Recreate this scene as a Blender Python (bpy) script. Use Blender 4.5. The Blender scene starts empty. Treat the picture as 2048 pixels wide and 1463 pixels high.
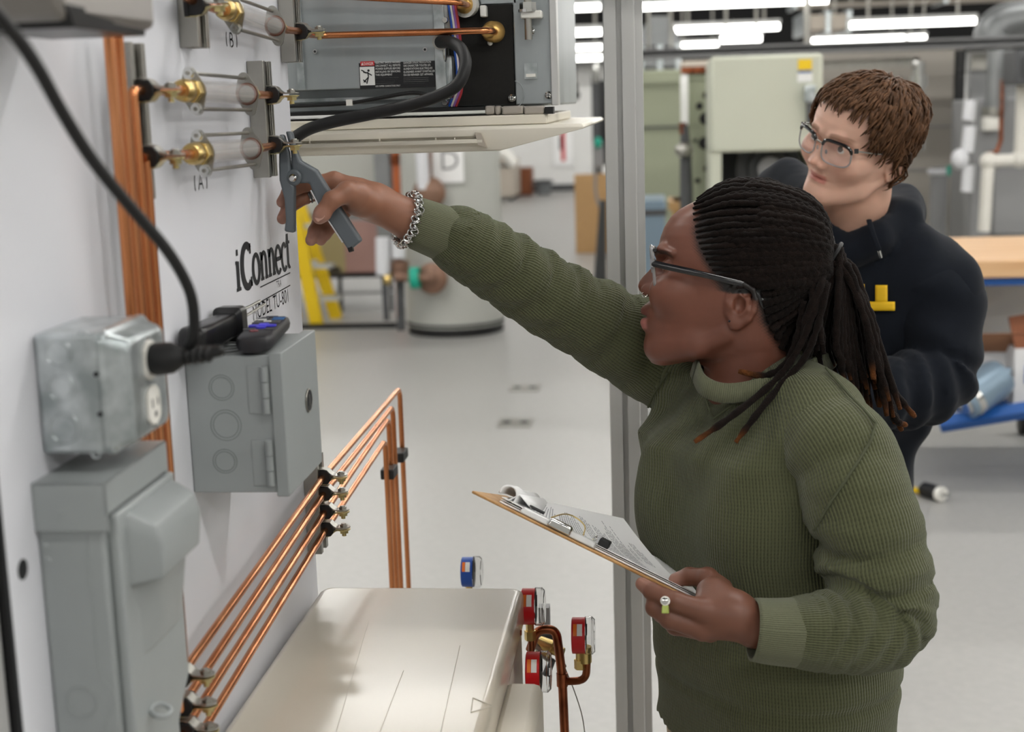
import bpy, math, random
import numpy as np
from mathutils import Vector, Matrix
R = math.radians
rnd = random.Random(7)
SC = bpy.context.scene
COL = SC.collection

# ------------------------------------------------------------------ camera
F_PX, PITCH, ROLL, YAW, EYE = 2868.0, 0.1816, -0.0315, 0.1067, 1.62
cy, sy, cp, sp = math.cos(YAW), math.sin(YAW), math.cos(PITCH), math.sin(PITCH)
FW = Vector((-sy*cp, cy*cp, -sp)); RT0 = Vector((cy, sy, 0)); UP0 = RT0.cross(FW)
cr, sr = math.cos(ROLL), math.sin(ROLL)
RT = cr*RT0 + sr*UP0; UP = -sr*RT0 + cr*UP0
CAMP = Vector((0, 0, EYE))
cd = bpy.data.cameras.new('camera'); cam = bpy.data.objects.new('camera', cd); COL.objects.link(cam)
cam.matrix_world = Matrix(((RT.x, UP.x, -FW.x, 0), (RT.y, UP.y, -FW.y, 0), (RT.z, UP.z, -FW.z, EYE), (0, 0, 0, 1)))
cd.sensor_width = 36; cd.lens = F_PX/2048*36; cd.clip_start = .05; cd.clip_end = 100
cd.dof.use_dof = True; cd.dof.focus_distance = 1.97; cd.dof.aperture_fstop = 4.7
SC.camera = cam
# ------------------------------------------------------------------ light, exposure
wd = bpy.data.worlds.new('world'); SC.world = wd; wd.use_nodes = True
wd.node_tree.nodes['Background'].inputs[0].default_value = (.9, .95, 1, 1)
wd.node_tree.nodes['Background'].inputs[1].default_value = .6
SC.view_settings.view_transform = 'Standard'; SC.view_settings.look = 'None'
SC.view_settings.exposure = 0.28; SC.view_settings.gamma = 1.0; SC.view_settings.use_curve_mapping = False
LAMP = 22.0          # strength of the lit diffusers
SC.cycles.max_bounces = 8; SC.cycles.diffuse_bounces = 4; SC.cycles.glossy_bounces = 4
SC.cycles.transmission_bounces = 8; SC.cycles.transparent_max_bounces = 12
SC.cycles.caustics_reflective = False; SC.cycles.caustics_refractive = False
SC.cycles.sample_clamp_indirect = 4.0

# ------------------------------------------------------------------ places in the room
WX = -0.5154         # x of the training board's face (it runs along +y)
def ray(px, py):
    return FW + RT*((px-1024)/F_PX) + UP*((731.5-py)/F_PX)
def P(px, py, Y):                      # the point at world depth Y
    d = ray(px, py); return CAMP + d*(Y/d.y)
def Wl(px, py, off=0.0):               # the point off metres in front of the board
    d = ray(px, py); return CAMP + d*((WX+off)/d.x)
def Z(px, py, z):                      # the point at height z
    d = ray(px, py); return CAMP + d*((z-EYE)/d.z)
def pxm(Y): return Y*1.005/F_PX        # metres per photo pixel at depth Y

# ------------------------------------------------------------------ materials
def lin(c):
    if isinstance(c, str):
        c = [int(c[i:i+2], 16)/255 for i in (0, 2, 4)]
    return tuple(v/12.92 if v <= .04045 else ((v+.055)/1.055)**2.4 for v in c)+(1,)
MATS = {}
def mat(name, col, rough=.5, metal=0, spec=.5, noise=0, nscale=20, bump=0, bscale=200, coat=0, trans=0, ior=1.45,
        emit=0, attr=None, sss=0, col2=None, stretch=None, alpha=1, aniso=0, sheen=0, detail=3):
    m = bpy.data.materials.new(name); m.use_nodes = True
    nt = m.node_tree; b = nt.nodes['Principled BSDF']; L = nt.links
    b.inputs['Base Color'].default_value = lin(col)
    b.inputs['Roughness'].default_value = rough; b.inputs['Metallic'].default_value = metal
    b.inputs['Specular IOR Level'].default_value = spec; b.inputs['IOR'].default_value = ior
    b.inputs['Coat Weight'].default_value = coat; b.inputs['Coat Roughness'].default_value = .15
    b.inputs['Transmission Weight'].default_value = trans; b.inputs['Alpha'].default_value = alpha
    if sheen: b.inputs['Sheen Weight'].default_value = sheen
    if sss:
        b.inputs['Subsurface Weight'].default_value = sss; b.inputs['Subsurface Scale'].default_value = .006
        b.inputs['Subsurface Radius'].default_value = (1, .35, .2)
    if name == 'lens_film': b.inputs['Specular IOR Level'].default_value = .5
    if emit:
        b.inputs['Emission Color'].default_value = lin(col); b.inputs['Emission Strength'].default_value = emit
    tc = nt.nodes.new('ShaderNodeTexCoord'); src = tc.outputs['Object']
    if stretch:
        mp = nt.nodes.new('ShaderNodeMapping'); mp.inputs['Scale'].default_value = stretch
        L.new(src, mp.inputs[0]); src = mp.outputs[0]
    base = None
    if attr:
        a = nt.nodes.new('ShaderNodeAttribute'); a.attribute_name = attr; base = a.outputs['Color']
        L.new(base, b.inputs['Base Color'])
    if noise:
        n = nt.nodes.new('ShaderNodeTexNoise'); n.inputs['Scale'].default_value = nscale; n.inputs['Detail'].default_value = detail
        L.new(src, n.inputs['Vector'])
        mx = nt.nodes.new('ShaderNodeMix'); mx.data_type = 'RGBA'
        c1 = lin(col); c2 = lin(col2) if col2 else tuple(v*(1-noise) for v in c1[:3])+(1,)
        mx.inputs[6].default_value = c1; mx.inputs[7].default_value = c2
        rp = nt.nodes.new('ShaderNodeValToRGB'); rp.color_ramp.elements[0].position = .35; rp.color_ramp.elements[1].position = .65
        L.new(n.outputs['Fac'], rp.inputs[0]); L.new(rp.outputs[0], mx.inputs[0])
        if base:
            mm = nt.nodes.new('ShaderNodeMix'); mm.data_type = 'RGBA'; mm.blend_type = 'MULTIPLY'; mm.inputs[0].default_value = 1
            mx.inputs[6].default_value = (1, 1, 1, 1); mx.inputs[7].default_value = (1-noise,)*3+(1,)
            L.new(base, mm.inputs[6]); L.new(mx.outputs[2], mm.inputs[7]); L.new(mm.outputs[2], b.inputs['Base Color'])
        else:
            L.new(mx.outputs[2], b.inputs['Base Color'])
    if bump:
        n2 = nt.nodes.new('ShaderNodeTexNoise'); n2.inputs['Scale'].default_value = bscale; n2.inputs['Detail'].default_value = 2
        L.new(src, n2.inputs['Vector'])
        bp = nt.nodes.new('ShaderNodeBump'); bp.inputs['Strength'].default_value = bump; bp.inputs['Distance'].default_value = .002
        L.new(n2.outputs['Fac'], bp.inputs['Height']); L.new(bp.outputs[0], b.inputs['Normal'])
    MATS[name] = m
    return m

# ------------------------------------------------------------------ mesh builder and things
WM = {}                                 # object -> its world matrix
def frame(o, x, y=None, z=None):
    """Matrix with origin o, x axis along x and z axis near z."""
    x = Vector(x).normalized(); z = Vector(z if z is not None else (0, 0, 1))
    y = z.cross(x).normalized(); z = x.cross(y).normalized(); o = Vector(o)
    return Matrix(((x.x, y.x, z.x, o.x), (x.y, y.y, z.y, o.y), (x.z, y.z, z.z, o.z), (0, 0, 0, 1)))
def catmull(pts, n=6, closed=False):
    pts = [Vector(p) for p in pts]; out = []; N = len(pts)
    rng = range(N) if closed else range(N-1)
    for i in rng:
        p0 = pts[(i-1) % N] if (closed or i > 0) else pts[i]*2-pts[i+1]
        p1 = pts[i]; p2 = pts[(i+1) % N]
        p3 = pts[(i+2) % N] if (closed or i+2 < N) else p2*2-p1
        for k in range(n):
            t = k/n
            out.append(.5*((2*p1)+(p2-p0)*t+(2*p0-5*p1+4*p2-p3)*t*t+(3*p1-p0-3*p2+p3)*t**3))
    if not closed: out.append(pts[-1])
    return out
class MB:
    def __init__(s, M=None): s.v = []; s.f = []; s.M = M; s.c = None
    def add(s, vs, fs):
        o = len(s.v)
        s.v += [(s.M @ Vector(v)) if s.M is not None else Vector(v) for v in vs]
        s.f += [tuple(i+o for i in f) for f in fs]; return s
    def box(s, c, size, Rm=None):
        hx, hy, hz = (k/2 for k in size); c = Vector(c)
        vs = [Vector((x, y, z)) for x in (-hx, hx) for y in (-hy, hy) for z in (-hz, hz)]
        vs = [c + (Rm @ v if Rm is not None else v) for v in vs]
        return s.add(vs, [(0, 1, 3, 2), (4, 6, 7, 5), (0, 4, 5, 1), (2, 3, 7, 6), (0, 2, 6, 4), (1, 5, 7, 3)])
    def span(s, a, b):
        a, b = Vector(a), Vector(b); d = b-a
        return s.box((a+b)/2, (abs(d.x), abs(d.y), abs(d.z)))
    def hexa(s, q):                     # eight corners: bottom ring then top ring
        return s.add(q, [(3, 2, 1, 0), (4, 5, 6, 7), (0, 1, 5, 4), (1, 2, 6, 5), (2, 3, 7, 6), (3, 0, 4, 7)])
    def tube(s, pts, r, n=10, cap=True, closed=False, flat=None, ref=None):
        pts = [Vector(p) for p in pts]; N = len(pts); rs = r if hasattr(r, '__len__') else [r]*N
        T = []
        for i in range(N):
            a = pts[(i-1) % N] if closed or i > 0 else pts[0]; b = pts[(i+1) % N] if closed or i < N-1 else pts[-1]
            t = (b-a); T.append(t.normalized() if t.length > 1e-9 else Vector((0, 0, 1)))
        u = Vector(ref) if ref is not None else (Vector((0, 0, 1)) if abs(T[0].z) < .9 else Vector((1, 0, 0)))
        vs = []
        for i in range(N):
            u = u - T[i]*u.dot(T[i]); u.normalize(); w = T[i].cross(u)
            fl = flat if flat else 1
            for k in range(n):
                a = 2*math.pi*k/n; vs.append(pts[i] + u*(math.cos(a)*rs[i]*fl) + w*(math.sin(a)*rs[i]))
        fs = []
        for i in range(N if closed else N-1):
            j = (i+1) % N
            for k in range(n):
                k2 = (k+1) % n; fs.append((i*n+k, i*n+k2, j*n+k2, j*n+k))
        if cap and not closed:
            fs.append(tuple(range(n))[::-1]); fs.append(tuple((N-1)*n+k for k in range(n)))
        return s.add(vs, fs)
    def cyl(s, a, b, r, n=20, r2=None): return s.tube([a, b], [r, r if r2 is None else r2], n)
    def lathe(s, prof, o, ax, n=24, ref=None):   # prof: (distance along axis, radius)
        ax = Vector(ax).normalized(); o = Vector(o)
        u = Vector(ref) if ref is not None else (Vector((0, 0, 1)) if abs(ax.z) < .9 else Vector((1, 0, 0)))
        u = (u-ax*u.dot(ax)).normalized(); w = ax.cross(u); vs = []; fs = []
        for (h, r) in prof:
            for k in range(n):
                a = 2*math.pi*k/n; vs.append(o+ax*h+(u*math.cos(a)+w*math.sin(a))*max(r, 1e-5))
        for i in range(len(prof)-1):
            for k in range(n):
                k2 = (k+1) % n; fs.append((i*n+k, i*n+k2, (i+1)*n+k2, (i+1)*n+k))
        if tuple(prof[0]) != tuple(prof[-1]): fs.append(tuple(range(n))[::-1]); fs.append(tuple((len(prof)-1)*n+k for k in range(n)))
        return s.add(vs, fs)
    def prism(s, poly, M, t):           # poly in the local xy plane of M, extruded t along z
        n = len(poly)
        vs = [M @ Vector((p[0], p[1], 0)) for p in poly]+[M @ Vector((p[0], p[1], t)) for p in poly]
        return s.add(vs, [tuple(range(n))[::-1], tuple(range(n, 2*n))]+[(i, (i+1) % n, n+(i+1) % n, n+i) for i in range(n)])
    def ell(s, c, rad, Rm=None, n=16, m=10):
        c = Vector(c); vs = []; fs = []
        for i in range(m+1):
            th = math.pi*i/m
            for k in range(n):
                a = 2*math.pi*k/n; v = Vector((math.sin(th)*math.cos(a)*rad[0], math.sin(th)*math.sin(a)*rad[1], math.cos(th)*rad[2]))
                vs.append(c+(Rm @ v if Rm is not None else v))
        for i in range(m):
            for k in range(n):
                k2 = (k+1) % n; fs.append((i*n+k, (i+1)*n+k, (i+1)*n+k2, i*n+k2))
        return s.add(vs, fs)
    def ring(s, c, ax, r, t, n=32, m=8, ref=None):   # torus
        ax = Vector(ax).normalized(); u = Vector((0, 0, 1)) if abs(ax.z) < .9 else Vector((1, 0, 0))
        u = (u-ax*u.dot(ax)).normalized(); w = ax.cross(u); c = Vector(c)
        pts = [c+(u*math.cos(2*math.pi*k/n)+w*math.sin(2*math.pi*k/n))*r for k in range(n)]
        return s.tube(pts, t, m, closed=True, ref=ax)
    def build(s, name, m, parent=None, bevel=0, smooth=35, local=False, seg=2):
        me = bpy.data.meshes.new(name); vs = s.v
        if parent is not None and not local:
            inv = WM[parent].inverted(); vs = [inv @ v for v in vs]
        me.from_pydata([tuple(v) for v in vs], [], s.f)
        me.validate(); me.update()
        if smooth:
            me.polygons.foreach_set('use_smooth', [True]*len(me.polygons)); me.set_sharp_from_angle(angle=R(smooth))
        return link(name, me, m, parent, bevel, seg)
def link(name, me, m, parent=None, bevel=0, seg=2):
    ms = m if isinstance(m, (list, tuple)) else [m]
    for k in ms: me.materials.append(MATS[k] if isinstance(k, str) else k)
    o = bpy.data.objects.new(name, me); COL.objects.link(o)
    if parent is not None: o.parent = parent; WM[o] = WM[parent].copy()
    else: WM[o] = Matrix.Identity(4)
    if bevel:
        bv = o.modifiers.new('bevel', 'BEVEL'); bv.width = bevel; bv.segments = seg; bv.limit_method = 'ANGLE'; bv.angle_limit = R(40)
        if hasattr(bv, 'harden_normals'): bv.harden_normals = False
    return o
def tag(o, label=None, cat=None, group=None, kind=None):
    if label: o['label'] = label
    if cat: o['category'] = cat
    if group: o['group'] = group
    if kind: o['kind'] = kind
    return o
def thing(name, label, cat, M=(0, 0, 0), group=None):
    o = bpy.data.objects.new(name, None); COL.objects.link(o); o.empty_display_size = .02
    M = M if isinstance(M, Matrix) else Matrix.Translation(Vector(M))
    o.matrix_world = M; WM[o] = M.copy()
    return tag(o, label, cat, group)
KIDS = {}
def dup(root, M, label=None, group=None):
    r = root.copy(); COL.objects.link(r); r.matrix_world = M; WM[r] = M.copy()
    if label: r['label'] = label
    if group: r['group'] = group
    for ch in [o for o in bpy.data.objects if o.parent == root]:
        c = ch.copy(); COL.objects.link(c); c.parent = r; WM[c] = M.copy()
        for g in [o for o in bpy.data.objects if o.parent == ch]:
            d = g.copy(); COL.objects.link(d); d.parent = c; WM[d] = M.copy()
    return r
def struct(o): o['kind'] = 'structure'; return o
def text_mb(body, M, size, align='LEFT', ext=0.0):
    """A line of plain lettering as flat mesh in the xy plane of M."""
    cu = bpy.data.curves.new('lettering', 'FONT'); cu.body = body; cu.size = size; cu.align_x = align; cu.extrude = ext
    cu.resolution_u = 3
    o = bpy.data.objects.new('lettering', cu); COL.objects.link(o)
    dg = bpy.context.evaluated_depsgraph_get(); me = bpy.data.meshes.new_from_object(o.evaluated_get(dg))
    mb = MB(); mb.add([M @ v.co for v in me.vertices], [tuple(p.vertices) for p in me.polygons])
    bpy.data.objects.remove(o); bpy.data.curves.remove(cu); bpy.data.meshes.remove(me)
    return mb
def strokes(mb, lines, M, w, t=0.0004):
    """Flat brush strokes of width w along polylines in the xy plane of M."""
    for ln in lines:
        pts = [Vector((p[0], p[1])) for p in ln]; N = len(pts); a = []; b = []
        for i in range(N):
            d = (pts[min(i+1, N-1)]-pts[max(i-1, 0)]).normalized(); nn = Vector((-d.y, d.x))*w/2
            a.append(pts[i]+nn); b.append(pts[i]-nn)
        vs = [M @ Vector((p.x, p.y, t)) for p in a]+[M @ Vector((p.x, p.y, t)) for p in b]
        mb.add(vs, [(i, N+i, N+i+1, i+1) for i in range(N-1)])
    return mb
def arc(cx, cy, rx, ry, a0, a1, n=16):
    return [(cx+rx*math.cos(R(a0+(a1-a0)*i/n)), cy+ry*math.sin(R(a0+(a1-a0)*i/n))) for i in range(n+1)]
def stadium(l, r, n=8):
    return arc(l, 0, r, r, -90, 90, n)+arc(-l, 0, r, r, 90, 270, n)
def rrect(w, h, r, n=5):
    w, h = w/2, h/2
    return arc(w-r, h-r, r, r, 0, 90, n)+arc(-w+r, h-r, r, r, 90, 180, n)+arc(-w+r, -h+r, r, r, 180, 270, n)+arc(w-r, -h+r, r, r, 270, 360, n)
def ngon(r, n=6, a=0): return [(r*math.cos(2*math.pi*k/n+a), r*math.sin(2*math.pi*k/n+a)) for k in range(n)]

mat('board_white', 'e3e4ea', .32, spec=.5, noise=.02, nscale=3)
mat('floor_resin', 'a8a7a4', .36, noise=.07, nscale=30, detail=8)
mat('wall_paint', 'e6e6e4', .7, noise=.02, nscale=2)
mat('ceiling_black', '0d0d0e', .9)
mat('duct_steel', '8d8f90', .45, .6, noise=.15, nscale=4)
mat('copper', 'e09a6c', .27, 1, noise=.25, nscale=18, col2='c67c4e', stretch=(1, 1, .3))
mat('copper_dull', '9a5a3c', .33, 1, noise=.3, nscale=25, col2='6e3c28')
mat('brass', 'd6bb7a', .34, 1, noise=.12, nscale=40)
mat('zinc_gold', 'cdbb7c', .3, 1, noise=.2, nscale=60, col2='a9a488')
mat('steel', 'a9a7a0', .32, 1, noise=.12, nscale=25)
mat('steel_bright', 'd5d5d2', .16, 1)
mat('galvanised', 'ced4d6', .28, .65, noise=.22, nscale=35, col2='9ba3a4', bump=.02, bscale=90)
mat('galv_panel', 'a3a9ab', .38, .55, noise=.08, nscale=9, stretch=(3, 1, .4))
mat('alu', 'cbcbca', .34, .4, noise=.05, nscale=8, stretch=(6, 6, .2))
mat('box_gray', '979c9c', .42, noise=.03, nscale=30, bump=.04, bscale=500)
mat('black_rubber', '121213', .55)
mat('black_gloss', '141416', .3)
mat('black_matte', '1a1917', .85, noise=.2, nscale=300)
mat('ink', '1b1c20', .6)
mat('ink_pale', 'b9bbbf', .6)
mat('white_plastic', 'e9e7e0', .35)
mat('glass', 'f4f4f2', .03, trans=1, ior=1.3)
mat('sight_tube', 'cdc9c6', .05, alpha=.3, spec=1.0)
mat('cream_paint', 'c2baab', .28, coat=.5, bump=.03, bscale=220, noise=.02, nscale=6)
mat('cream_side', 'c3bdb0', .4)
mat('cassette_white', 'e4ded0', .42)
mat('red_plastic', 'c3141c', .35)
mat('blue_plastic', '1c4da6', .4)
mat('orange_print', 'e87722', .5)
mat('label_black', '17181b', .5)
mat('label_white', 'e6e6e4', .5)
mat('label_red', 'cc2a32', .5)
mat('foam_gray', 'a39c94', .9)
mat('remote_black', '242428', .45)
mat('purple_key', '3b35c8', .4)
mat('key_gray', '57585e', .5)
mat('key_blue', '3f6fa8', .5)
mat('plier_gray', '5d6368', .42, bump=.02, bscale=700)
mat('oak_board', 'c59a66', .55, noise=.2, nscale=60, col2='a87c4a')
mat('paper', 'f6f6f6', .7)
mat('print_gray', '8a8b92', .8)
mat('yellow_paint', 'e8c410', .45)
mat('bronze_dull', '8a6a58', .45, .3, noise=.2, nscale=20)
mat('tank_gray', 'b9bab4', .35, noise=.03, nscale=2)
mat('sage_paint', 'bfc2b2', .5, noise=.03, nscale=3)
mat('sage_dark', '9a9f88', .55, noise=.03, nscale=3)
mat('maple_top', 'd8b48c', .45, noise=.12, nscale=5, stretch=(.3, 4, 4), col2='c79c70')
mat('blue_steel', '1b549c', .45)
mat('cream_panel', 'd3cfc2', .6)
mat('carton', 'a8795a', .8, noise=.1, nscale=10)
mat('carton_print', 'd9d9da', .7)
mat('gray_panel', '8d8d8e', .6)
mat('gray_dark', '4a4b4d', .6)
mat('pvc_white', 'dcd9d1', .4)
mat('mdf', 'c29b6b', .7, noise=.06, nscale=20)
mat('brown_wood', '7a4526', .6)
mat('insul_white', 'd9dade', .55)
mat('teal', '19a58c', .5)
mat('lamp_lit', 'fffdf8', .5, emit=LAMP)
mat('lamp_far', 'fffdf8', .5, emit=7)
mat('lamp_body', 'c9c9c7', .5)
mat('wire_purple', '8c5aa0', .5); mat('wire_white', 'd8d2cc', .5); mat('wire_red', 'a5343a', .5)
mat('beige_steel', 'b7ada0', .5); mat('bin_gray', '6d7072', .5)
mat('motor_gray', '7f93a3', .35, .3)
# ================================================================== the room
X0, X1, Y0, Y1, HC = -11.0, 13.0, -6.5, 26.4, 4.4
struct(MB().span((X0, Y0, -.1), (X1, Y1, 0)).build('floor', 'floor_resin', smooth=0))
struct(MB().span((X0, Y0, HC), (X1, Y1, HC+.1)).build('ceiling', 'ceiling_black', smooth=0))
struct(MB().span((X0, Y1, 0), (X1, Y1+.1, HC)).build('wall_back', 'wall_paint', smooth=0))
struct(MB().span((X0-.1, Y0, 0), (X0, Y1, HC)).build('wall_left', 'wall_paint', smooth=0))
struct(MB().span((X1, Y0, 0), (X1+.1, Y1, HC)).build('wall_right', 'wall_paint', smooth=0))
struct(MB().span((X0, Y0-.1, 0), (X1, Y0, HC)).build('wall_front', 'wall_paint', smooth=0))
struct(MB().span((X0, Y1-.02, 0), (X1, Y1, .12)).build('baseboard_back', 'gray_dark', smooth=0))
# dark soffit in front of the far wall
zs = P(1150, 128, Y1-.3).z
struct(MB().span((X0, Y1-.6, zs), (X1, Y1, HC)).build('trim_1', 'ceiling_black', smooth=0))

def lamp(name, label, c, L, ax=(1, 0, 0), group=None, w=.11, top=HC, hh=.05):
    c = Vector(c); ax = Vector(ax); t = thing(name, label, 'lamp', c, group)
    sx = (L, w, hh*.7)
    MB().box(c+Vector((0, 0, hh*.6)), sx).build('housing', 'lamp_body', t, smooth=0)
    d = (L-.03, w-.012, hh)
    MB().box(c-Vector((0, 0, hh*.3)), d).build('diffuser', 'lamp_lit' if group else 'lamp_far', t, smooth=0)
    for s in (-.35, .35):
        q = c+ax*(L*s); MB().cyl(q+Vector((0, 0, .05)), Vector((q.x, q.y, top)), .012, 8).build('hanger_rod', 'steel', t)
    return t
# lamps in the photograph: left end, right end (photo), depth, label
seen = [((1112, 14), (1204, 11), 11.5, 'bright linear lamp high up between the air unit and the aluminium post'),
        ((1102, 64), (1206, 60), 15.5, 'second bright linear lamp from the top, left of the aluminium post'),
        ((1103, 95), (1206, 92), 19.5, 'third linear lamp from the top, left of the aluminium post'),
        ((1103, 116), (1206, 113), 23.0, 'lowest and farthest linear lamp left of the aluminium post'),
        ((1272, 9), (1660, -1), 10.0, 'longest linear lamp at the top edge, right of the aluminium post'),
        ((1344, 58), (1561, 49), 15.0, 'linear lamp in the middle of the ceiling above the green gray furnace'),
        ((1353, 88), (1438, 86), 20.0, 'short linear lamp just above the gray duct beam beside the furnace'),
        ((1698, 48), (1954, 37), 13.0, 'bright linear lamp at upper right above the young man in the hoodie'),
        ((1622, 80), (1812, 72), 17.5, 'linear lamp right above the gray beam over the young man')]
for (a, b, Y, lb) in seen:
    A = P(a[0], a[1], Y); B = P(b[0], b[1], Y); c = (A+B)/2
    lamp('ceiling_lamp', lb, c, (B-A).length, w=13/F_PX*Y, hh=(11 if Y < 17 else 8)/F_PX*Y)
for q, (px, py, Y, lb) in enumerate([(1834, 73, 18, 'small lit lamp end right of the lamp above the young man'), (1482, 74, 12.5, 'wide white box lamp above the furnace top')]):
    lamp('ceiling_lamp', lb, P(px, py, Y), .22 if q == 0 else .36, w=.12)
for yy in (10.5, 14.0, 17.5, 20.8, 23.6):  # extra rows out of view, added to brighten the back of the lab
    for xx in (-7.0, -3.5, 0, 3.5, 7.0, 10.5):
        lamp('ceiling_lamp', 'unseen linear lamp added high above the far half of the lab to brighten it', (xx, yy, 3.75), 2.4,
             group='unseen lamps added to brighten the far half of the lab', w=.16)
# the rows that light the bay, above the picture; the row behind the camera is added fill
for yy in (-2.4, .3, 2.6, 4.8, 7.0):
    for xx in (-5.4, -2.1, 1.2, 4.5, 7.8):
        lamp('ceiling_lamp', 'long linear lamp hanging from the dark ceiling above the training bay', (xx, yy, 3.35), 2.4,
             group='linear lamps above the training bay', w=.16)

def box_thing(name, label, cat, a, b, m, part, bevel=.01, group=None):
    a, b = Vector(a), Vector(b)
    t = thing(name, label, cat, ((a.x+b.x)/2, (a.y+b.y)/2, min(a.z, b.z)), group)
    MB().span(a, b).build(part, m, t, bevel=bevel)
    return t
def rect(x0, y0, x1, y1, Y, dep):     # a block seen as a rectangle of the photo, its face at depth Y
    a = P(x0, y1, Y); b = P(x1, y0, Y); return (min(a.x, b.x), Y, min(a.z, b.z)), (max(a.x, b.x), Y+dep, max(a.z, b.z))
def duct(label, x0, y0, x1, y1, Y, dep, m='duct_steel', name='air_duct'):
    a, b = rect(x0, y0, x1, y1, Y, dep); t = thing(name, label, 'duct', ((a[0]+b[0])/2, Y, a[2]))
    MB().span(a, b).build('duct_body', m, t, bevel=.02)
    for k in (.2, .8):
        x = a[0]+(b[0]-a[0])*k; MB().cyl((x, Y+dep/2, b[2]-.01), (x, Y+dep/2, HC), .015, 8).build('hanger_rod', 'steel', t)
    for k in (.0, .5, .98):
        x = a[0]+(b[0]-a[0])*k; MB().box((x, Y+dep/2, (a[2]+b[2])/2), (.05, dep+.06, b[2]-a[2]+.06)).build('flange', 'galvanised', t)
    return t
# ---------------------------------------------------------------- overhead ducts and beams
duct('gray sheet metal duct sloping down beside the aluminium post', 1282, 95, 1358, 138, 12.5, 1.0)
t = thing('duct_hood', 'gray tapered hood of a duct above the dark green gray wall', 'duct', P(1320, 100, 13))
p = [P(1262, 91, 13), P(1365, 91, 13), P(1340, 32, 13), P(1302, 32, 13)]
MB().hexa([p[0], p[1], p[1]+Vector((0, .9, 0)), p[0]+Vector((0, .9, 0)), p[3], p[2], p[2]+Vector((0, .9, 0)), p[3]+Vector((0, .9, 0))]).build('hood_body', 'duct_steel', t)
a, b = rect(1240, 86, 2300, 100, 9.5, .25); a = (a[0], a[1], P(1650, 101, 9.5).z); b = (b[0], b[1], P(1650, 90, 9.5).z)
t = thing('overhead_beam', 'long gray horizontal beam crossing behind the heads of both people', 'beam', ((a[0]+b[0])/2, 9.5, a[2]))
MB().span(a, b).build('beam_web', 'gray_panel', t, bevel=.02)
for x in (a[0]+1.2, a[0]+3.0): MB().cyl((x, 9.62, b[2]), (x, 9.62, HC), .02, 8).build('hanger_rod', 'steel', t)
MB().span((a[0], 9.4, b[2]), (b[0], 9.85, b[2]+.012)).build('beam_flange', 'gray_panel', t)
MB().span((a[0], 9.4, a[2]-.012), (b[0], 9.85, a[2])).build('beam_flange', 'gray_panel', t)
a, b = rect(1600, 108, 1830, 116, 9.9, .12)
t = thing('unistrut_rail', 'thin gray rail below the long beam beside the furnace', 'rail', ((a[0]+b[0])/2, 9.9, a[2]))
MB().span(a, b).build('rail_body', 'gray_panel', t); MB().span((a[0], 9.86, a[2]-.08), (b[0], 9.9, a[2]-.02)).build('lower_lip', 'steel', t)
duct('tan rectangular duct between two ceiling lamps', 1612, 26, 1700, 62, 16, 1.2, 'beige_steel')
duct('long pale duct along the ceiling at the very top right', 1590, -14, 2200, 12, 19, .8, 'beige_steel')
t = thing('duct_elbow', 'large rounded gray duct in the top right corner', 'duct', P(2010, 60, 11))
MB().cyl(P(2100, 40, 11), P(2100, 40, 11)*1+Vector((0, 0, HC-P(2100, 40, 11).z)), .02, 8).build('hanger_rod', 'steel', t)
MB().tube(catmull([P(1985, 95, 11), P(1992, 58, 11), P(2040, 40, 11), P(2140, 40, 11)]), .14, 16).build('duct_body', 'duct_steel', t)
MB().lathe([(0, .15), (.05, .15)], P(1985, 92, 11), (0, 0, 1)).build('flange', 'galvanised', t)
t = thing('red_hanging_strap', 'red strap hanging beside the air unit under a lamp', 'strap', P(1112, 45, 9))
MB().tube([P(1108, 5, 9), P(1110, 30, 9), P(1113, 50, 9)], [.012, .016, .02], 8, flat=.4).build('strap_band', 'red_plastic', t)
MB().ell(P(1113, 52, 9), (.03, .02, .03)).build('strap_knob', 'red_plastic', t); q_ = P(1108, 6, 9); MB().cyl(q_, (q_.x, q_.y, HC), .01, 8).build('strap_cord', 'red_plastic', t)

# ---------------------------------------------------------------- far wall, left of the post
t = thing('wall_poster', 'white poster with a dark red figure on the far wall', 'poster', P(1127, 290, Y1-.03))
a, b = rect(1108, 235, 1143, 332, Y1-.05, .03); MB().span(a, b).build('poster_sheet', 'paper', t)
a, b = rect(1123, 250, 1129, 322, Y1-.06, .005); MB().span(a, b).build('poster_print', 'label_red', t)
a, b = rect(1119, 270, 1124, 300, Y1-.06, .005); MB().span(a, b).build('poster_print', 'key_gray', t)
for q, (x, y, lb) in enumerate([(1118, 234, 'small blue lettered sign on the far wall beside the air unit corner'), (1163, 241, 'small blue lettered sign on the far wall nearer the post')]):
    a, b = rect(x-12, y-5, x+12, y+5, Y1-.05, .03); t = box_thing('wall_sign', lb, 'sign', a, b, 'wall_paint', 'sign_plate', 0)
    a, b = rect(x-9, y-3, x+(9 if q else 1), y+3, Y1-.06, .005); MB().span(a, b).build('sign_print', 'blue_steel', t)
t = thing('hanging_pendant', 'black control pendant hanging on a cable before the far wall', 'pendant', P(1152, 190, 18))
MB().cyl(P(1150, 165, 18), (P(1150, 165, 18).x, 18, HC), .015, 8).build('cable', 'black_rubber', t)
MB().ell(P(1149, 172, 18), (.05, .05, .06)).build('upper_grip', 'black_rubber', t); MB().ell(P(1153, 190, 18), (.045, .045, .06)).build('lower_grip', 'black_rubber', t)
b0 = Z(1015, 402, 0); Y = b0.y
t = thing('steel_cart', 'beige steel cart standing behind the water heater tank', 'cart', b0)
a, b = rect(975, 318, 1028, 395, Y, 1.0); MB().span(a, b).build('cart_body', 'beige_steel', t, bevel=.03)
MB().span((a[0], Y-.03, a[2]+.5), (b[0], Y, a[2]+.54)).build('drawer_rail', 'gray_dark', t)
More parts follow.
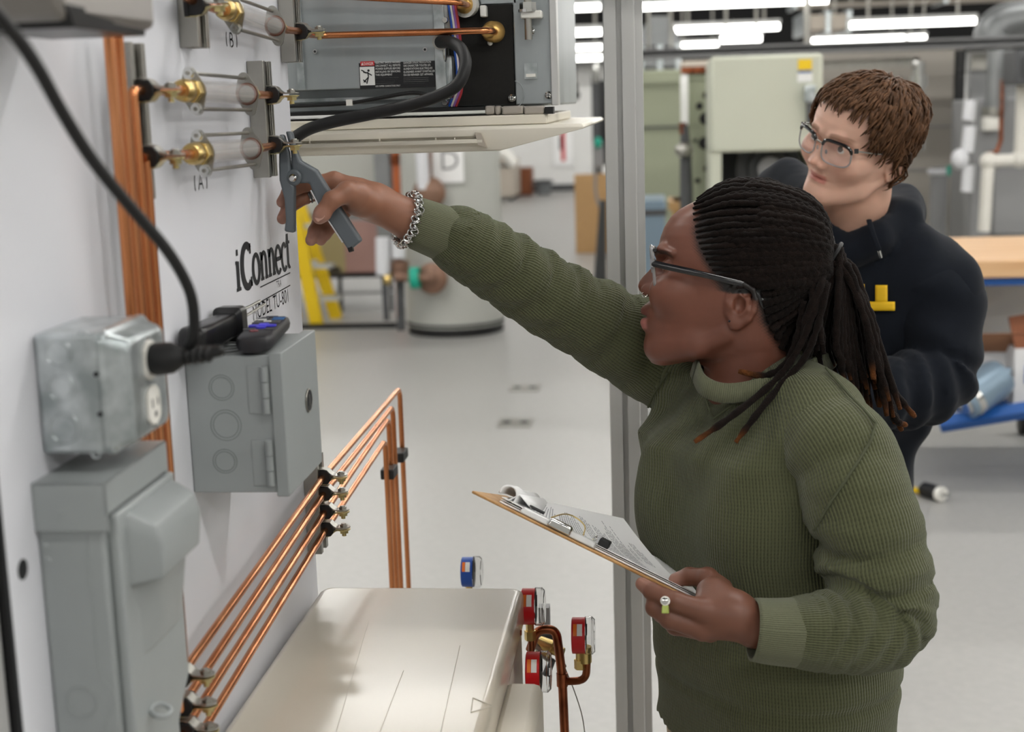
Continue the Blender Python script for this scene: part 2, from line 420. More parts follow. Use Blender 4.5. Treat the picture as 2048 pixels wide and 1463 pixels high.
q = [P(985, 300, Y), P(1010, 308, Y), P(1030, 330, Y)]
MB().tube(catmull(q), .09, 10).build('cart_hood', 'white_plastic', t)
for x in (a[0]+.08, b[0]-.08):
    for yy in (Y+.1, Y+.9): MB().cyl((x-.03, yy, .06), (x+.03, yy, .06), .06, 14).build('caster', 'gray_dark', t)
b0 = Z(1047, 391, 0); a, b = rect(1032, 336, 1062, 391, b0.y, .5); a = (a[0], a[1], 0)
t = box_thing('wooden_cabinet', 'small red brown wooden cabinet against the far wall', 'cabinet', a, b, 'brown_wood', 'cabinet_body')
MB().span((a[0]+.03, a[1]-.03, a[2]+.04), (b[0]-.03, a[1], b[2]-.06)).build('cabinet_door', 'brown_wood', t, bevel=.01)
b0 = Z(1087, 389, 0); t = thing('waste_bin', 'gray round waste bin beside the red brown cabinet', 'bin', b0)
r = 17/F_PX*b0.y
MB().lathe([(0, r*.8), (r*1.5, r), (r*1.5, r*.9), (.05, r*.7)], b0, (0, 0, 1), 20).build('bin_body', 'bin_gray', t); MB().ring(b0+Vector((0, 0, r*1.5)), (0, 0, 1), r, .03).build('bin_rim', 'gray_dark', t)
# mdf board stand, dark gear tower in front of it
b0 = Z(1185, 506, 0); a, b = rect(1152, 346, 1250, 506, b0.y, .04); a = (a[0], a[1], 0)
t = box_thing('fibreboard_panel', 'tan fibreboard panel standing left of the aluminium post', 'panel', a, b, 'mdf', 'board', .004)
MB().span((a[0]+.1, a[1]+.04, 0), (a[0]+.16, a[1]+.6, .06)).build('foot', 'mdf', t); MB().span((a[0]+.02, a[1]+.04, .5), (b[0]-.02, a[1]+.08, .58)).build('cleat', 'mdf', t)
Y = b0.y+.3; t = thing('gear_tower', 'tall dark gray stand with hoses behind the tan fibreboard panel', 'stand', (P(1195, 300, Y).x, Y, 0))
a, b = rect(1186, 150, 1200, 345, Y, .1); MB().span((a[0], a[1], 0), b).build('mast', 'gray_dark', t, bevel=.01)
a, b = rect(1200, 160, 1212, 330, Y, .12); MB().span(a, b).build('side_rail', 'black_gloss', t, bevel=.01)
MB().lathe([(0, .03), (.12, .05), (.2, .04)], P(1192, 165, Y-.1), (0, 0, 1)).build('lamp_head', 'steel_bright', t)
a, b = rect(1186, 285, 1206, 335, Y-.1, .1); MB().span(a, b).build('control_box', 'gray_panel', t, bevel=.01)
MB().ell(P(1196, 285, Y-.12), (.04, .04, .06)).build('teal_gauge', 'teal', t)
MB().tube(catmull([P(1192, 335, Y-.5), P(1191, 380, Y-.5), P(1198, 410, Y-.5), P(1208, 425, Y-.5)]), .015, 8).build('hose', 'gray_panel', t)
b0 = Z(1200, 566, 0); t = thing('dark_post', 'dark blue gray slanted leg beside the tan fibreboard panel', 'post', b0)
A = P(1206, 400, b0.y); MB().tube([b0+Vector((0, 0, .01)), A], [.06, .03], 10).build('post_body', 'gray_dark', t); MB().box(b0+Vector((0, 0, .012)), (.2, .16, .024)).build('foot_plate', 'gray_dark', t)

# ---------------------------------------------------------------- water heater
b0 = Z(888, 676, 0); Y = b0.y; r = 103/F_PX*Y; hx = P(888, 400, Y).x
t = thing('water_heater', 'tall pale gray water heater tank with a lettered sheet on its front', 'tank', (hx, Y+r, 0))
o = (hx, Y+r, 0); zt = 2.25
MB().lathe([(.06, r), (zt-.06, r), (zt, r*.94), (zt+.02, r*.3)], o, (0, 0, 1), 48).build('tank_shell', 'tank_gray', t)
MB().lathe([(0, r*.97), (.07, r*.97), (.07, r*1.005), (.09, r*1.005)], o, (0, 0, 1), 48).build('base_ring', 'black_rubber', t)
Yf = Y-.012
def onpipe(name, pts, rr, m, yo=-.16): MB().tube([P(x, y, Y+yo) for x, y in pts], rr, 12).build(name, m, t)
onpipe('copper_pipe', [(857, 290), (857, 392)], .026, 'bronze_dull'); onpipe('pipe_insulation', [(843, 300), (848, 378)], .045, 'insul_white', -.2)
MB().lathe([(0, .06), (.04, .11), (.1, .11), (.14, .05)], P(862, 384, Y-.1), (0, -1, 0)).build('flange_cap', 'bronze_dull', t)
onpipe('copper_pipe', [(796, 440), (796, 560)], .03, 'bronze_dull', -.05); onpipe('pipe_insulation', [(765, 475), (766, 548)], .05, 'insul_white', -.15); onpipe('pipe_insulation', [(797, 480), (797, 515)], .05, 'insul_white', -.12)
onpipe('drop_pipe', [(768, 548), (773, 640)], .022, 'gray_dark', -.15); onpipe('drop_pipe', [(800, 560), (803, 660)], .03, 'gray_dark', -.1)
onpipe('brass_union', [(770, 556), (782, 558)], .045, 'brass', -.15)
onpipe('copper_pipe', [(790, 552), (868, 556)], .035, 'bronze_dull', -.2)
MB().lathe([(0, .05), (.03, .1), (.1, .11), (.13, .06)], P(868, 553, Y-.05), (0, -1, 0)).build('flange_cap', 'bronze_dull', t)
MB().lathe([(0, .075), (.06, .075)], P(822, 556, Y-.2), (1, 0, .05)).build('teal_collar', 'teal', t)
MB().lathe([(0, .06), (.1, .06)], P(800, 522, Y-.1), (0, 0, -1)).build('valve_body', 'bronze_dull', t)
t2 = thing('sheet_on_tank', 'white paper sheet printed with the letter D taped to the tank', 'paper', P(896, 335, Yf-.03))
a, b = rect(866, 296, 926, 366, Yf-.03, .003); MB().span(a, b).build('sheet', 'paper', t2, smooth=0)
c = P(879, 340, Yf-.034); text_mb('D', frame(c, (1, 0, 0), z=(0, -1, 0)), .19).build('printed_letter', 'gray_panel', t2, smooth=0)
# ---------------------------------------------------------------- gray cabinet behind the ladder
b0 = Z(700, 662, 0); Y = b0.y+1.0
t = thing('heat_pump_cabinet', 'large gray equipment cabinet with a reddish lower door behind the yellow ladder', 'cabinet', (P(690, 400, Y).x, Y+.3, 0))
a, b = rect(520, 232, 785, 552, Y, .7); MB().span(a, b).build('cabinet_body', 'gray_panel', t, bevel=.02)
a, b = rect(690, 440, 776, 546, Y-.02, .02); MB().span(a, b).build('lower_door', mat('dull_red', 'a5827c', .5), t, bevel=.01)
a, b = rect(636, 440, 688, 546, Y-.02, .02); MB().span(a, b).build('lower_panel', mat('dull_tan', 'a79a70', .5), t, bevel=.01)
a, b = rect(600, 300, 770, 430, Y-.02, .02); MB().span(a, b).build('upper_panel', 'tank_gray', t, bevel=.01)
a, b = rect(657, 534, 680, 543, Y-.03, .01); MB().span(a, b).build('vent_label', 'label_black', t)
a, b = rect(755, 290, 775, 480, Y-.06, .05); MB().span(a, b).build('corner_trim', 'duct_steel', t)
a, b = rect(560, 552, 785, 558, Y-.05, .6); MB().span(a, b).build('shelf_rail', 'gray_dark', t)
a, b = rect(640, 584, 785, 589, Y-.05, .1); MB().span(a, b).build('stretcher_rail', 'gray_panel', t)
for x in (560, 678, 780):
    a = P(x-3, 552, Y); MB().span((a.x, Y, 0), (a.x+.03, Y+.03, a.z)).build('leg', 'gray_dark', t)
t = thing('floor_rail', 'black rail on the floor left of the water heater tank', 'rail', Z(690, 660, 0))
A = Z(560, 659, .0); B = Z(786, 661, .0); MB().span((A.x, A.y, 0), (B.x, A.y+.05, .035)).build('rail_body', 'black_rubber', t); MB().span((A.x, A.y+.05, 0), (B.x, A.y+.12, .01)).build('rail_lip', 'gray_dark', t)
t = thing('copper_riser', 'orange copper riser pipe between cabinet and water heater tank', 'pipe', P(790, 300, Y-.2))
MB().cyl(P(790, 250, Y-.3), (P(793, 470, Y-.3).x, Y-.3, 0), .03, 12).build('pipe_body', mat('pipe_orange', 'c0673a', .5), t); MB().lathe([(0, .04), (.08, .04)], P(791, 330, Y-.3), (0, 0, 1)).build('coupling', 'copper_dull', t)
# ---------------------------------------------------------------- step ladder
fl = Z(662, 655, 0); Y = fl.y
t = thing('step_ladder', 'yellow step ladder leaning behind the edge of the white board', 'ladder', fl)
def rail(x0, y0, x1, y1, w, d0=0, d1=0, nm='side_rail'):
    A = P(x0, y0, Y+d0); B = P(x1, y1, Y+d1); d = (B-A).normalized(); s = Vector((d.z, 0, -d.x))*w/2*Y/F_PX
    q = [A-s, A+s, B+s, B-s]; e = Vector((0, .05, 0))
    MB().hexa([q[0], q[1], q[1]+e, q[0]+e, q[3], q[2], q[2]+e, q[3]+e]).build(nm, 'yellow_paint', t)
rail(588, 430, 634, 657, 27); rail(594, 400, 672, 638, 25, .5, .45, 'rear_rail'); rail(530, 430, 560, 657, 24); rail(520, 400, 590, 638, 24, .5, .45, 'rear_rail')
for (x, y) in ((606, 455), (622, 535), (637, 600)):
    A = P(x-30, y, Y); MB().box(A+Vector((.1, .1, 0)), (.32, .12, .03)).build('step', 'tank_gray', t)
A = P(610, 520, Y); MB().box(A+Vector((.02, .05, -.03)), (.12, .04, .05)).build('spreader', 'tank_gray', t)
# ---------------------------------------------------------------- floor outlet covers
for q, (x, y, lb) in enumerate([(1050, 776, 'square floor outlet cover with two dark holes, the farther one'), (1031, 846, 'square floor outlet cover with two dark holes, the nearer one')]):
    c = Z(x, y, 0); t = thing('floor_outlet', lb, 'outlet', c)
    MB().box(c+Vector((0, 0, .003)), (.17, .19, .006)).build('cover_plate', 'steel', t, bevel=.002)
    for s in (-.045, .045): MB().lathe([(0, .022), (.004, .022)], c+Vector((s, 0, .004)), (0, 0, 1)).build('outlet_lid', 'black_rubber', t)

# ---------------------------------------------------------------- furnaces on the right
b0 = Z(1310, 470, 0)
a, b = rect(1262, 138, 1366, 560, 11.6, .8); t = box_thing('dark_furnace', 'darker sage green tall cabinet behind the aluminium post', 'cabinet', (a[0], a[1], 0), b, 'sage_dark', 'cabinet_body', .02)
A = P(1262, 258, 11.58); MB().span((a[0]+.01, 11.58, A.z), (b[0]-.01, 11.6, A.z+.015)).build('panel_seam', 'gray_dark', t); MB().span((a[0]+.02, 11.57, b[2]-.1), (b[0]-.02, 11.6, b[2]-.03)).build('top_trim', 'sage_dark', t)
Y = 7.0
t = thing('furnace', 'pale sage green furnace with an open blower bay behind the young man', 'furnace', (P(1535, 300, Y).x, Y+.35, 0))
a, b = rect(1422, 106, 1646, 306, Y, .04); MB().span(a, b).build('front_panel', 'sage_paint', t, bevel=.015)
za = a[2]; xa, xb = a[0], b[0]; zb = b[2]
MB().span((xa, Y+.04, za), (xb, Y+.75, zb-.01)).build('cabinet_body', 'sage_paint', t, bevel=.01)
MB().span((xa, Y+.02, 0), (xa+.05, Y+.75, za)).build('side_wall', 'sage_paint', t); MB().span((xb-.05, Y+.02, 0), (xb, Y+.75, za)).build('side_wall', 'sage_paint', t)
MB().span((xa+.05, Y+.7, 0), (xb-.05, Y+.75, za)).build('back_wall', 'gray_dark', t)
c = P(1540, 338, Y+.2); MB().lathe([(0, .15), (.02, .16), (.06, .16), (.06, .11), (.1, .1), (.1, .03), (.14, .03)], c+Vector((0, .15, 0)), (0, -1, 0), 32).build('blower_housing', 'gray_dark', t)
MB().lathe([(0, .06), (.04, .06), (.05, .02)], c+Vector((0, .02, 0)), (0, -1, 0), 20).build('blower_motor', 'gray_panel', t)
for (x, y, w, h, m, nm) in ((1610, 129, 28, 22, 'yellow_paint', 'warning_sticker'), (1610, 143, 28, 5, 'blue_steel', 'sticker_band'), (1610, 155, 30, 18, 'label_white', 'rating_label')):
    a, b = rect(x-w/2, y-h/2, x+w/2, y+h/2, Y-.004, .004); MB().span(a, b).build(nm, m, t)
a, b = rect(1610, 170, 1632, 205, Y-.07, .07); MB().span(a, b).build('switch_box', 'galvanised', t, bevel=.006)
MB().cyl(P(1620, 205, Y-.04), P(1620, 250, Y-.04), .018, 10).build('conduit', 'gray_dark', t)
# side with knockout holes: a separate plenum turned towards the aisle
Y = 7.9
t = thing('furnace_plenum', 'sage green cabinet side with a column of dark round holes', 'cabinet', (P(1400, 300, Y).x, Y, 0))
a, b = rect(1374, 146, 1430, 470, Y, .6); MB().span((a[0], a[1], 0), b).build('side_panel', 'sage_dark', t, bevel=.01)
for (x, y, rr) in ((1412, 190, 6), (1399, 212, 7), (1411, 237, 12), (1409, 286, 12), (1390, 281, 4), (1413, 337, 6), (1395, 361, 5)):
    MB().lathe([(0, rr/F_PX*Y), (.006, rr/F_PX*Y)], P(x, y, Y), (0, -1, 0), 20).build('knockout_hole', 'black_gloss', t)
a, b = rect(1362, 150, 1376, 250, Y-.1, .1); MB().span(a, b).build('pale_trim', 'wall_paint', t); 
t = thing('gas_piping', 'dark pipe with valve in the gap beside the holed cabinet', 'pipe', P(1370, 330, Y-.2))
MB().tube([P(1369, 250, Y-.2), P(1371, 300, Y-.2), P(1373, 400, Y-.2), (P(1373, 400, Y-.2).x, Y-.2, 0)], [.02, .03, .035, .035], 10).build('pipe_body', 'gray_dark', t); MB().ell(P(1368, 300, Y-.25), (.05, .04, .04)).build('valve_body', 'steel', t)
MB().tube([P(1366, 245, Y-.2), P(1366, 268, Y-.2)], .02, 10).build('copper_stub', 'copper_dull', t)
a, b = rect(1362, 120, 1420, 146, Y, .5); t = box_thing('brown_ledge', 'brownish duct board ledge above the holed cabinet', 'ledge', a, b, 'beige_steel', 'ledge_board')
MB().span((a[0], a[1]-.03, a[2]), (b[0], a[1], a[2]+.03)).build('ledge_lip', 'copper_dull', t)
# tan crate seen under the furnace left of the woman's hair
b0 = Z(1360, 470, 0); t = thing('tan_crate', 'small tan crate on the floor just left of the braided hair', 'crate', P(1368, 412, 8.6))
a, b = rect(1345, 402, 1390, 470, 8.6, .4); MB().span((a[0], a[1], 0), b).build('crate_body', 'mdf', t, bevel=.01); MB().span((a[0]-.02, a[1]-.02, b[2]-.05), (b[0]+.02, b[1]+.02, b[2])).build('crate_rim', 'mdf', t)
a, b = rect(1276, 400, 1330, 500, 9.5, .6); t = box_thing('blue_gray_case', 'blue gray case on the floor right beside the aluminium post', 'case', (a[0], a[1], 0), b, 'motor_gray', 'case_body'); MB().span((a[0]-.01, a[1]-.01, b[2]-.1), (b[0]+.01, b[1]+.01, b[2]-.06)).build('case_seam', 'gray_dark', t)

# ---------------------------------------------------------------- right wall of equipment
a, b = rect(1640, 96, 1930, 520, 10.6, .1); t = box_thing('gray_partition', 'gray brown partition wall behind the young man', 'partition', (a[0], a[1], 0), b, mat('taupe', 'a8a299', .6), 'partition_board'); 
for y in (260, 345): A = P(1700, y, 10.58); MB().span((a[0], 10.58, A.z), (b[0], 10.6, A.z+.012)).build('seam', 'gray_panel', t)
a, b = rect(1930, 96, 2330, 520, 9.9, .1); t = box_thing('equipment_backboard', 'gray backboard carrying pipes behind the workbench', 'backboard', (a[0], a[1], 0), b, mat('mid_gray', '9b9c9d', .6), 'backboard_sheet'); MB().span((a[0], 9.87, b[2]-.1), (b[0], 9.9, b[2])).build('top_rail', 'steel', t)
t = thing('black_riser', 'tall black pipe standing between partition and gray cabinet', 'pipe', (P(1912, 300, 9.3).x, 9.3, 0))
MB().cyl((P(1908, 400, 9.3).x, 9.3, .0), P(1921, 100, 9.3), .035, 12).build('pipe_body', 'black_gloss', t); MB().lathe([(0, .06), (.06, .06)], P(1913, 350, 9.3), (0, 0, 1)).build('teal_clamp', 'teal', t)
t = thing('galvanised_conduit', 'bright galvanised conduit rising behind the hair of the young man', 'pipe', P(1838, 160, 9.4))
MB().tube(catmull([P(1825, 127, 9.4), P(1836, 128, 9.4), P(1838, 138, 9.4), P(1836, 300, 9.4)]), .04, 12).build('pipe_body', 'steel_bright', t); MB().lathe([(0, .055), (.07, .055)], P(1838, 150, 9.4), (0, 0, -1)).build('coupling', 'steel_bright', t)
t = thing('gray_cabinet', 'gray air handler cabinet with white insulated pipes on its left', 'cabinet', (P(1975, 300, 8.6).x, 8.6, 0))
a, b = rect(1938, 196, 2090, 480, 8.6, .6); MB().span((a[0], a[1], 0), b).build('cabinet_body', 'gray_panel', t, bevel=.015)
a, b = rect(1985, 330, 2090, 470, 8.57, .03); MB().span(a, b).build('lower_door', 'gray_panel', t, bevel=.01)
a, b = rect(1968, 232, 2004, 262, 8.5, .1); MB().span(a, b).build('control_box', 'white_plastic', t, bevel=.01)
MB().lathe([(0, .06), (.05, .06), (.05, .045), (.16, .04)], P(1985, 232, 8.55), (0, 0, 1)).build('fitting', 'steel', t)
MB().cyl(P(1990, 220, 8.55), P(1996, 100, 8.55), .06, 14).build('flue_pipe', 'duct_steel', t)
for (x0, y0, x1, y1) in ((1941, 200, 1937, 240), (1940, 252, 1934, 304), (1938, 330, 1934, 383)):
    MB().cyl(P(x0, y0, 8.4), P(x1, y1, 8.4), .036, 12).build('pipe_insulation', 'insul_white', t)
MB().ell(P(1920, 318, 8.4), (.05, .05, .06)).build('white_valve', 'insul_white', t)
MB().tube([P(2004, 160, 8.5), P(2002, 280, 8.5), P(1994, 303, 8.5), P(1972, 308, 8.5)], .012, 8).build('copper_line', 'copper_dull', t)
t = thing('condensate_pipe', 'white plastic pipe stepping down in front of the gray cabinet', 'pipe', P(2000, 320, 8.3))
MB().tube(catmull([P(2046, 170, 8.3), P(2040, 314, 8.3), P(2034, 319, 8.3), P(1985, 322, 8.3), P(1977, 326, 8.3), P(1968, 462, 8.3)], 5), .035, 12).build('pipe_body', 'pvc_white', t)
for (x, y) in ((2039, 318), (1977, 322)): MB().ell(P(x, y, 8.3), (.05, .05, .05)).build('elbow', 'pvc_white', t)
a, b = rect(1870, 336, 1908, 445, 9.5, .3); c = Vector(((a[0]+b[0])/2, 9.7, 0)); t = thing('gray_cylinder', 'gray upright cylinder tank beside the black pipe', 'tank', c)
MB().lathe([(0, (b[0]-a[0])/2), (b[2]-.04, (b[0]-a[0])/2), (b[2], (b[0]-a[0])/2*.85)], c, (0, 0, 1), 28).build('tank_shell', 'gray_panel', t); MB().ring(c+Vector((0, 0, b[2]-.03)), (0, 0, 1), (b[0]-a[0])/2, .02).build('tank_rim', 'insul_white', t)
a, b = rect(2030, 96, 2130, 170, 8.0, .3); t = box_thing('dark_wall_box', 'dark gray box mounted high at the right edge of the picture', 'box', a, b, 'gray_dark', 'box_body'); MB().span((a[0]+.04, 7.97, a[2]+.04), (b[0]-.04, 8.0, b[2]-.04)).build('box_lid', 'gray_dark', t)
# ---------------------------------------------------------------- workbench
Y = 5.75
t = thing('workbench', 'workbench with thick maple top and blue steel frame at right', 'workbench', (P(2000, 560, Y).x, Y+.4, 0))
L = P(1760, 555, Y).x; Rr = P(2330, 555, Y).x; zt = P(1990, 521, Y).z; zu = P(1990, 556, Y).z
MB().span((L, Y, zu), (Rr, Y+.95, zt)).build('worktop', 'maple_top', t, bevel=.006)
zv = P(1990, 573, Y).z; MB().span((L+.03, Y+.03, zv), (Rr-.03, Y+.09, zu)).build('front_rail', 'blue_steel', t, bevel=.004)
zw = P(1990, 835, Y).z
for x in (L+.06, Rr-.1):
    for yy in (Y+.06, Y+.85): MB().box((x, yy, zu/2+.05), (.06, .06, zu-.1)).build('leg', 'blue_steel', t, bevel=.004)
MB().span((L+.05, Y+.85, zw), (Rr-.05, Y+.87, zv)).build('back_panel', 'cream_panel', t)
MB().span((L+.05, Y+.1, zw+.005), (Rr-.05, Y+.85, zw+.03)).build('lower_shelf', 'blue_steel', t)
A = P(1880, 848, Y+.05); B = P(2120, 808, Y-.05)
MB().tube([A, B], .035, 4).build('shelf_edge', 'blue_steel', t)
for x in (L+.06, Rr-.1):
    for yy in (Y+.06, Y+.85): MB().lathe([(0, .045), (.03, .045)], (x-.015, yy, .045), (1, 0, 0), 16).build('caster', 'black_rubber', t)
zs = zw+.03
c = Vector((P(1960, 790, Y+.3).x, Y+.3, zs)); 
t = thing('open_carton', 'open cardboard carton with folded out flaps on the lower bench shelf', 'carton', c)
MB().span(c+Vector((-.14, .1, 0)), c+Vector((.14, .11, .24))).build('carton_wall', 'carton', t); MB().span(c+Vector((-.14, -.1, 0)), c+Vector((-.13, .1, .24))).build('carton_wall', 'carton_print', t)
MB().span(c+Vector((.13, -.1, 0)), c+Vector((.14, .1, .24))).build('carton_wall', 'carton_print', t); MB().span(c+Vector((-.14, -.1, 0)), c+Vector((.14, -.09, .2))).build('carton_wall', 'carton_print', t)
MB().hexa([c+Vector(v) for v in ((-.14, -.1, .2), (.14, -.1, .2), (.14, -.09, .2), (-.14, -.09, .2), (-.1, -.24, .3), (.16, -.24, .3), (.16, -.23, .3), (-.1, -.23, .3))]).build('carton_flap', 'carton', t)
c2 = Vector((P(2066, 780, Y+.15).x, Y+.15, zs))
t = thing('blue_white_carton', 'white carton with a blue printed label on the lower bench shelf', 'carton', c2)
MB().span(c2+Vector((-.1, -.1, 0)), c2+Vector((.22, .1, .24))).build('carton_body', 'carton_print', t); MB().span(c2+Vector((-.06, -.106, .1)), c2+Vector((.2, -.1, .17))).build('printed_band', 'blue_plastic', t)
MB().hexa([c2+Vector(v) for v in ((-.1, -.1, .24), (.02, -.1, .24), (.02, -.09, .24), (-.1, -.09, .24), (-.12, -.06, .36), (0, -.06, .38), (0, -.05, .38), (-.12, -.05, .36))]).build('carton_flap', 'brown_wood', t)
c3 = Vector((P(1965, 790, Y+.02).x, Y+.02, zs+.085))
t = thing('electric_motor', 'blue gray cylindrical motor lying in front of the open carton', 'motor', c3)
ax = Vector((.75, .3, .45)); MB().lathe([(-.1, .03), (-.1, .075), (-.06, .08), (.07, .08), (.1, .07), (.1, .02), (.14, .012)], c3, ax, 28).build('motor_shell', 'motor_gray', t)
MB().lathe([(-.11, .05), (-.07, .083), (-.05, .083)], c3, ax, 28).build('end_bell', 'steel_bright', t)
c4 = Vector((P(1915, 815, Y+.15).x, Y+.15, zs)); t = thing('dark_tool_roll', 'dark blue cloth bundle on the lower bench shelf beside the motor', 'cloth', c4)
MB().ell(c4+Vector((0, 0, .04)), (.12, .09, .045)).build('bundle', mat('navy_cloth', '1b2438', .9), t); MB().ring(c4+Vector((0, 0, .04)), (1, 0, 0), .062, .008).build('tie', 'black_rubber', t)
c5 = Z(2046, 868, 0); t = thing('caster_jack', 'teal and chrome caster jack at the right edge below the shelf', 'caster', c5)
MB().lathe([(0, .05), (.04, .05)], c5+Vector((-.02, 0, .05)), (1, 0, 0), 18).build('wheel', 'black_rubber', t); MB().box(c5+Vector((0, 0, .11)), (.07, .07, .06)).build('fork', 'motor_gray', t, bevel=.01); MB().lathe([(0, .025), (.06, .03)], c5+Vector((-.05, 0, .15)), (-1, 0, .1)).build('pedal', 'steel_bright', t)
# ---------------------------------------------------------------- yellow cords
def cord(label, pts, r): 
    t = thing('extension_cord', label, 'cord', pts[0]); MB().tube(catmull(pts), r, 8).build('cable', 'yellow_paint', t); return t
g = [Z(1690, 1000, .012), Z(1760, 990, .012), Z(1815, 978, .012), Z(1848, 984, .02)]
t = cord('yellow extension cord with a black plug lying on the floor at right', g, .012)
d = (g[-1]-g[-2]).normalized(); d.z = 0; d.normalize()
MB().lathe([(-.02, .014), (0, .03), (.075, .032), (.08, .028)], g[-1]+Vector((0, 0, .013)), d, 18).build('plug_body', 'black_rubber', t)
MB().lathe([(.08, .03), (.1, .03)], g[-1]+Vector((0, 0, .013)), d, 18).build('plug_face', 'white_plastic', t)
for s in (-.01, .01): MB().box(g[-1]+d*.118+Vector((0, s, .015)), (.03, .005, .008)).build('prong', 'steel_bright', t)
t = thing('drop_cable', 'yellow and black cord hanging behind the shoulder of the woman', 'cord', P(1797, 990, 3.3))
MB().tube(catmull([P(1800, 830, 3.3), P(1803, 870, 3.3), P(1797, 930, 3.3), P(1797, 1100, 3.3), Z(1790, 1350, .02)]), .006, 8).build('cable', 'black_rubber', t); MB().tube([P(1803, 840, 3.3), P(1801, 885, 3.3)], [.012, .009], 10).build('cord_grip', 'yellow_paint', t)
# ================================================================== the training board and what is fixed to it
yl = Wl(22, 1230).y; yr = Wl(600, 500).y
zb, zt = .55, 2.45
bd = thing('training_board', 'big white training board that fills the left side of the picture', 'board', (WX-.03, (yl+yr)/2, 0))
MB().span((WX-.018, yl, zb), (WX, yr-.012, zt)).build('board_face', 'board_white', bd, smooth=0)
MB().cyl((WX-.012, yr-.012, zb), (WX-.012, yr-.012, zt), .012, 20).build('rounded_edge', 'board_white', bd)
MB().span((WX-.02, yl-.006, zb), (WX+.001, yl, zt)).build('edge_trim', 'black_gloss', bd, smooth=0)
MB().span((WX-.075, yl-.06, 0), (WX-.005, yl-.008, zt)).build('frame_post', 'alu', bd, bevel=.003)
MB().span((WX-.075, yr-.08, 0), (WX-.02, yr-.025, zt)).build('frame_post', 'alu', bd, bevel=.003)
for z in (.3, zb+.02): MB().span((WX-.07, yl, z), (WX-.022, yr-.08, z+.05)).build('frame_rail', 'alu', bd, bevel=.003)
for y in (yl-.034, yr-.05): MB().span((WX-.3, y-.03, 0), (WX+.12, y+.03, .05)).build('foot', 'alu', bd, bevel=.003)
c = Wl(45, 1138); MB().lathe([(-.002, .0085), (.0006, .0085)], c, (1, 0, 0), 24).build('drilled_hole', 'black_gloss', bd)
# lettering: local x along +y of the room, local y up
def TM(py_, pz_): return Matrix(((0, 0, 1, WX), (1, 0, 0, py_), (0, 1, 0, pz_), (0, 0, 0, 1)))
A = Wl(473, 588); B = Wl(581, 536); y0, y1 = A.y, B.y; z0 = (A.z+Wl(579, 532).z)/2; LW = y1-y0; H = .05
Mt = TM(y0, z0) @ Matrix.Diagonal((1.75, 1, 1, 1))
_st = strokes
def strokes(mb, lines, M, w, t=0.0004):
    if M is Mt: lines = [[(x/1.75, y) for x, y in l] for l in lines]
    return _st(mb, lines, M, w, t)
def S(lines, ox, sx, w=.008, sy=H):
    strokes(mb, [[(ox+x*sx, y*sy) for x, y in l] for l in lines], Mt, w)
mb = MB(); u = LW/8.6
def bar(ox, x0, x1, y): strokes(mb, [[(ox+x0, y), (ox+x1, y)]], Mt, .0042, .0005)
def serif(ox, x, y, w=.0085): bar(ox, x-w, x+w, y)
o = 0
strokes(mb, [[(o+.011, .002), (o+.011, .036)], [(o+.007, .047), (o+.0155, .047)]], Mt, .0075); serif(o, .011, .002, .01); bar(o, .002, .011, .035)
o = u*.85
strokes(mb, [[(o+x, y) for x, y in arc(.026, .026, .022, .026, 50, 310, 22)]], Mt, .0095); strokes(mb, [[(o+.042, .04), (o+.042, .053)]], Mt, .004); strokes(mb, [[(o+.042, -.001), (o+.042, .011)]], Mt, .004)
o = u*2.45
strokes(mb, [[(o+x, y) for x, y in arc(.017, .018, .0145, .018, 0, 360, 24)]], Mt, .0065)
for o in (u*3.62, u*4.85):
    strokes(mb, [[(o+.008, .002), (o+.008, .036)], [(o+x, y) for x, y in arc(.018, .024, .01, .011, 170, 0, 10)]+[(o+.028, .002)]], Mt, .0062)
    serif(o, .008, .002, .0075); serif(o, .028, .002, .0075); bar(o, .001, .008, .035)
o = u*6.05
strokes(mb, [[(o+x, y) for x, y in arc(.016, .018, .0135, .018, 0, 315, 20)], [(o+.004, .019), (o+.029, .019)]], Mt, .0058)
o = u*7.1
strokes(mb, [[(o+x, y) for x, y in arc(.015, .018, .0125, .018, 40, 315, 18)]], Mt, .0058)
o = u*7.95
strokes(mb, [[(o+.009, .048), (o+.009, .008)]+[(o+x, y) for x, y in arc(.015, .008, .006, .006, 180, 300, 6)]], Mt, .006); bar(o, .001, .02, .036)
mb.build('board_lettering', 'ink', bd, smooth=0)
mb = MB()
for (a, b) in (((520, 574), (580, 545)), ((509, 610), (580, 570))):
    p, q = Wl(*a), Wl(*b); strokes(mb, [[(p.y, p.z), (q.y, (p.z+q.z)/2+(q.z-p.z)/2)]], TM(0, 0), .0016)
mb.build('ruled_line', 'ink', bd, smooth=0)
p = Wl(553, 572); text_mb('TRA', TM(p.y, p.z-.003), .014).build('board_lettering', 'ink_pale', bd, smooth=0)
p = Wl(508, 641); text_mb('MODEL TU-801', TM(p.y-.004, p.z), .027).build('board_lettering', 'ink', bd, smooth=0)
def marker(body, px, py, s):
    p = Wl(px, py); mbk = MB(); h = .0175*s
    M2 = TM(p.y, p.z)
    L = [arc(.004, .5*h, .006, .62*h, 130, 230, 8), arc(.036, .5*h, .006, .62*h, -50, 50, 8)]
    if body == 'A': L += [[(.011, .05*h), (.019, .95*h), (.028, .05*h)], [(.014, .4*h), (.025, .4*h)]]
    else: L += [[(.013, .02*h), (.013, .95*h)], [(.013, .95*h)]+arc(.016, .72*h, .008, .22*h, 90, -90, 8), [(.013, .5*h)]+arc(.017, .27*h, .009, .25*h, 90, -90, 8)]
    strokes(mbk, L, M2, .0022); mbk.build('marker_writing', 'ink', bd, smooth=0)
marker('A', 391, 382, 1); marker('B', 454, 93, 1)

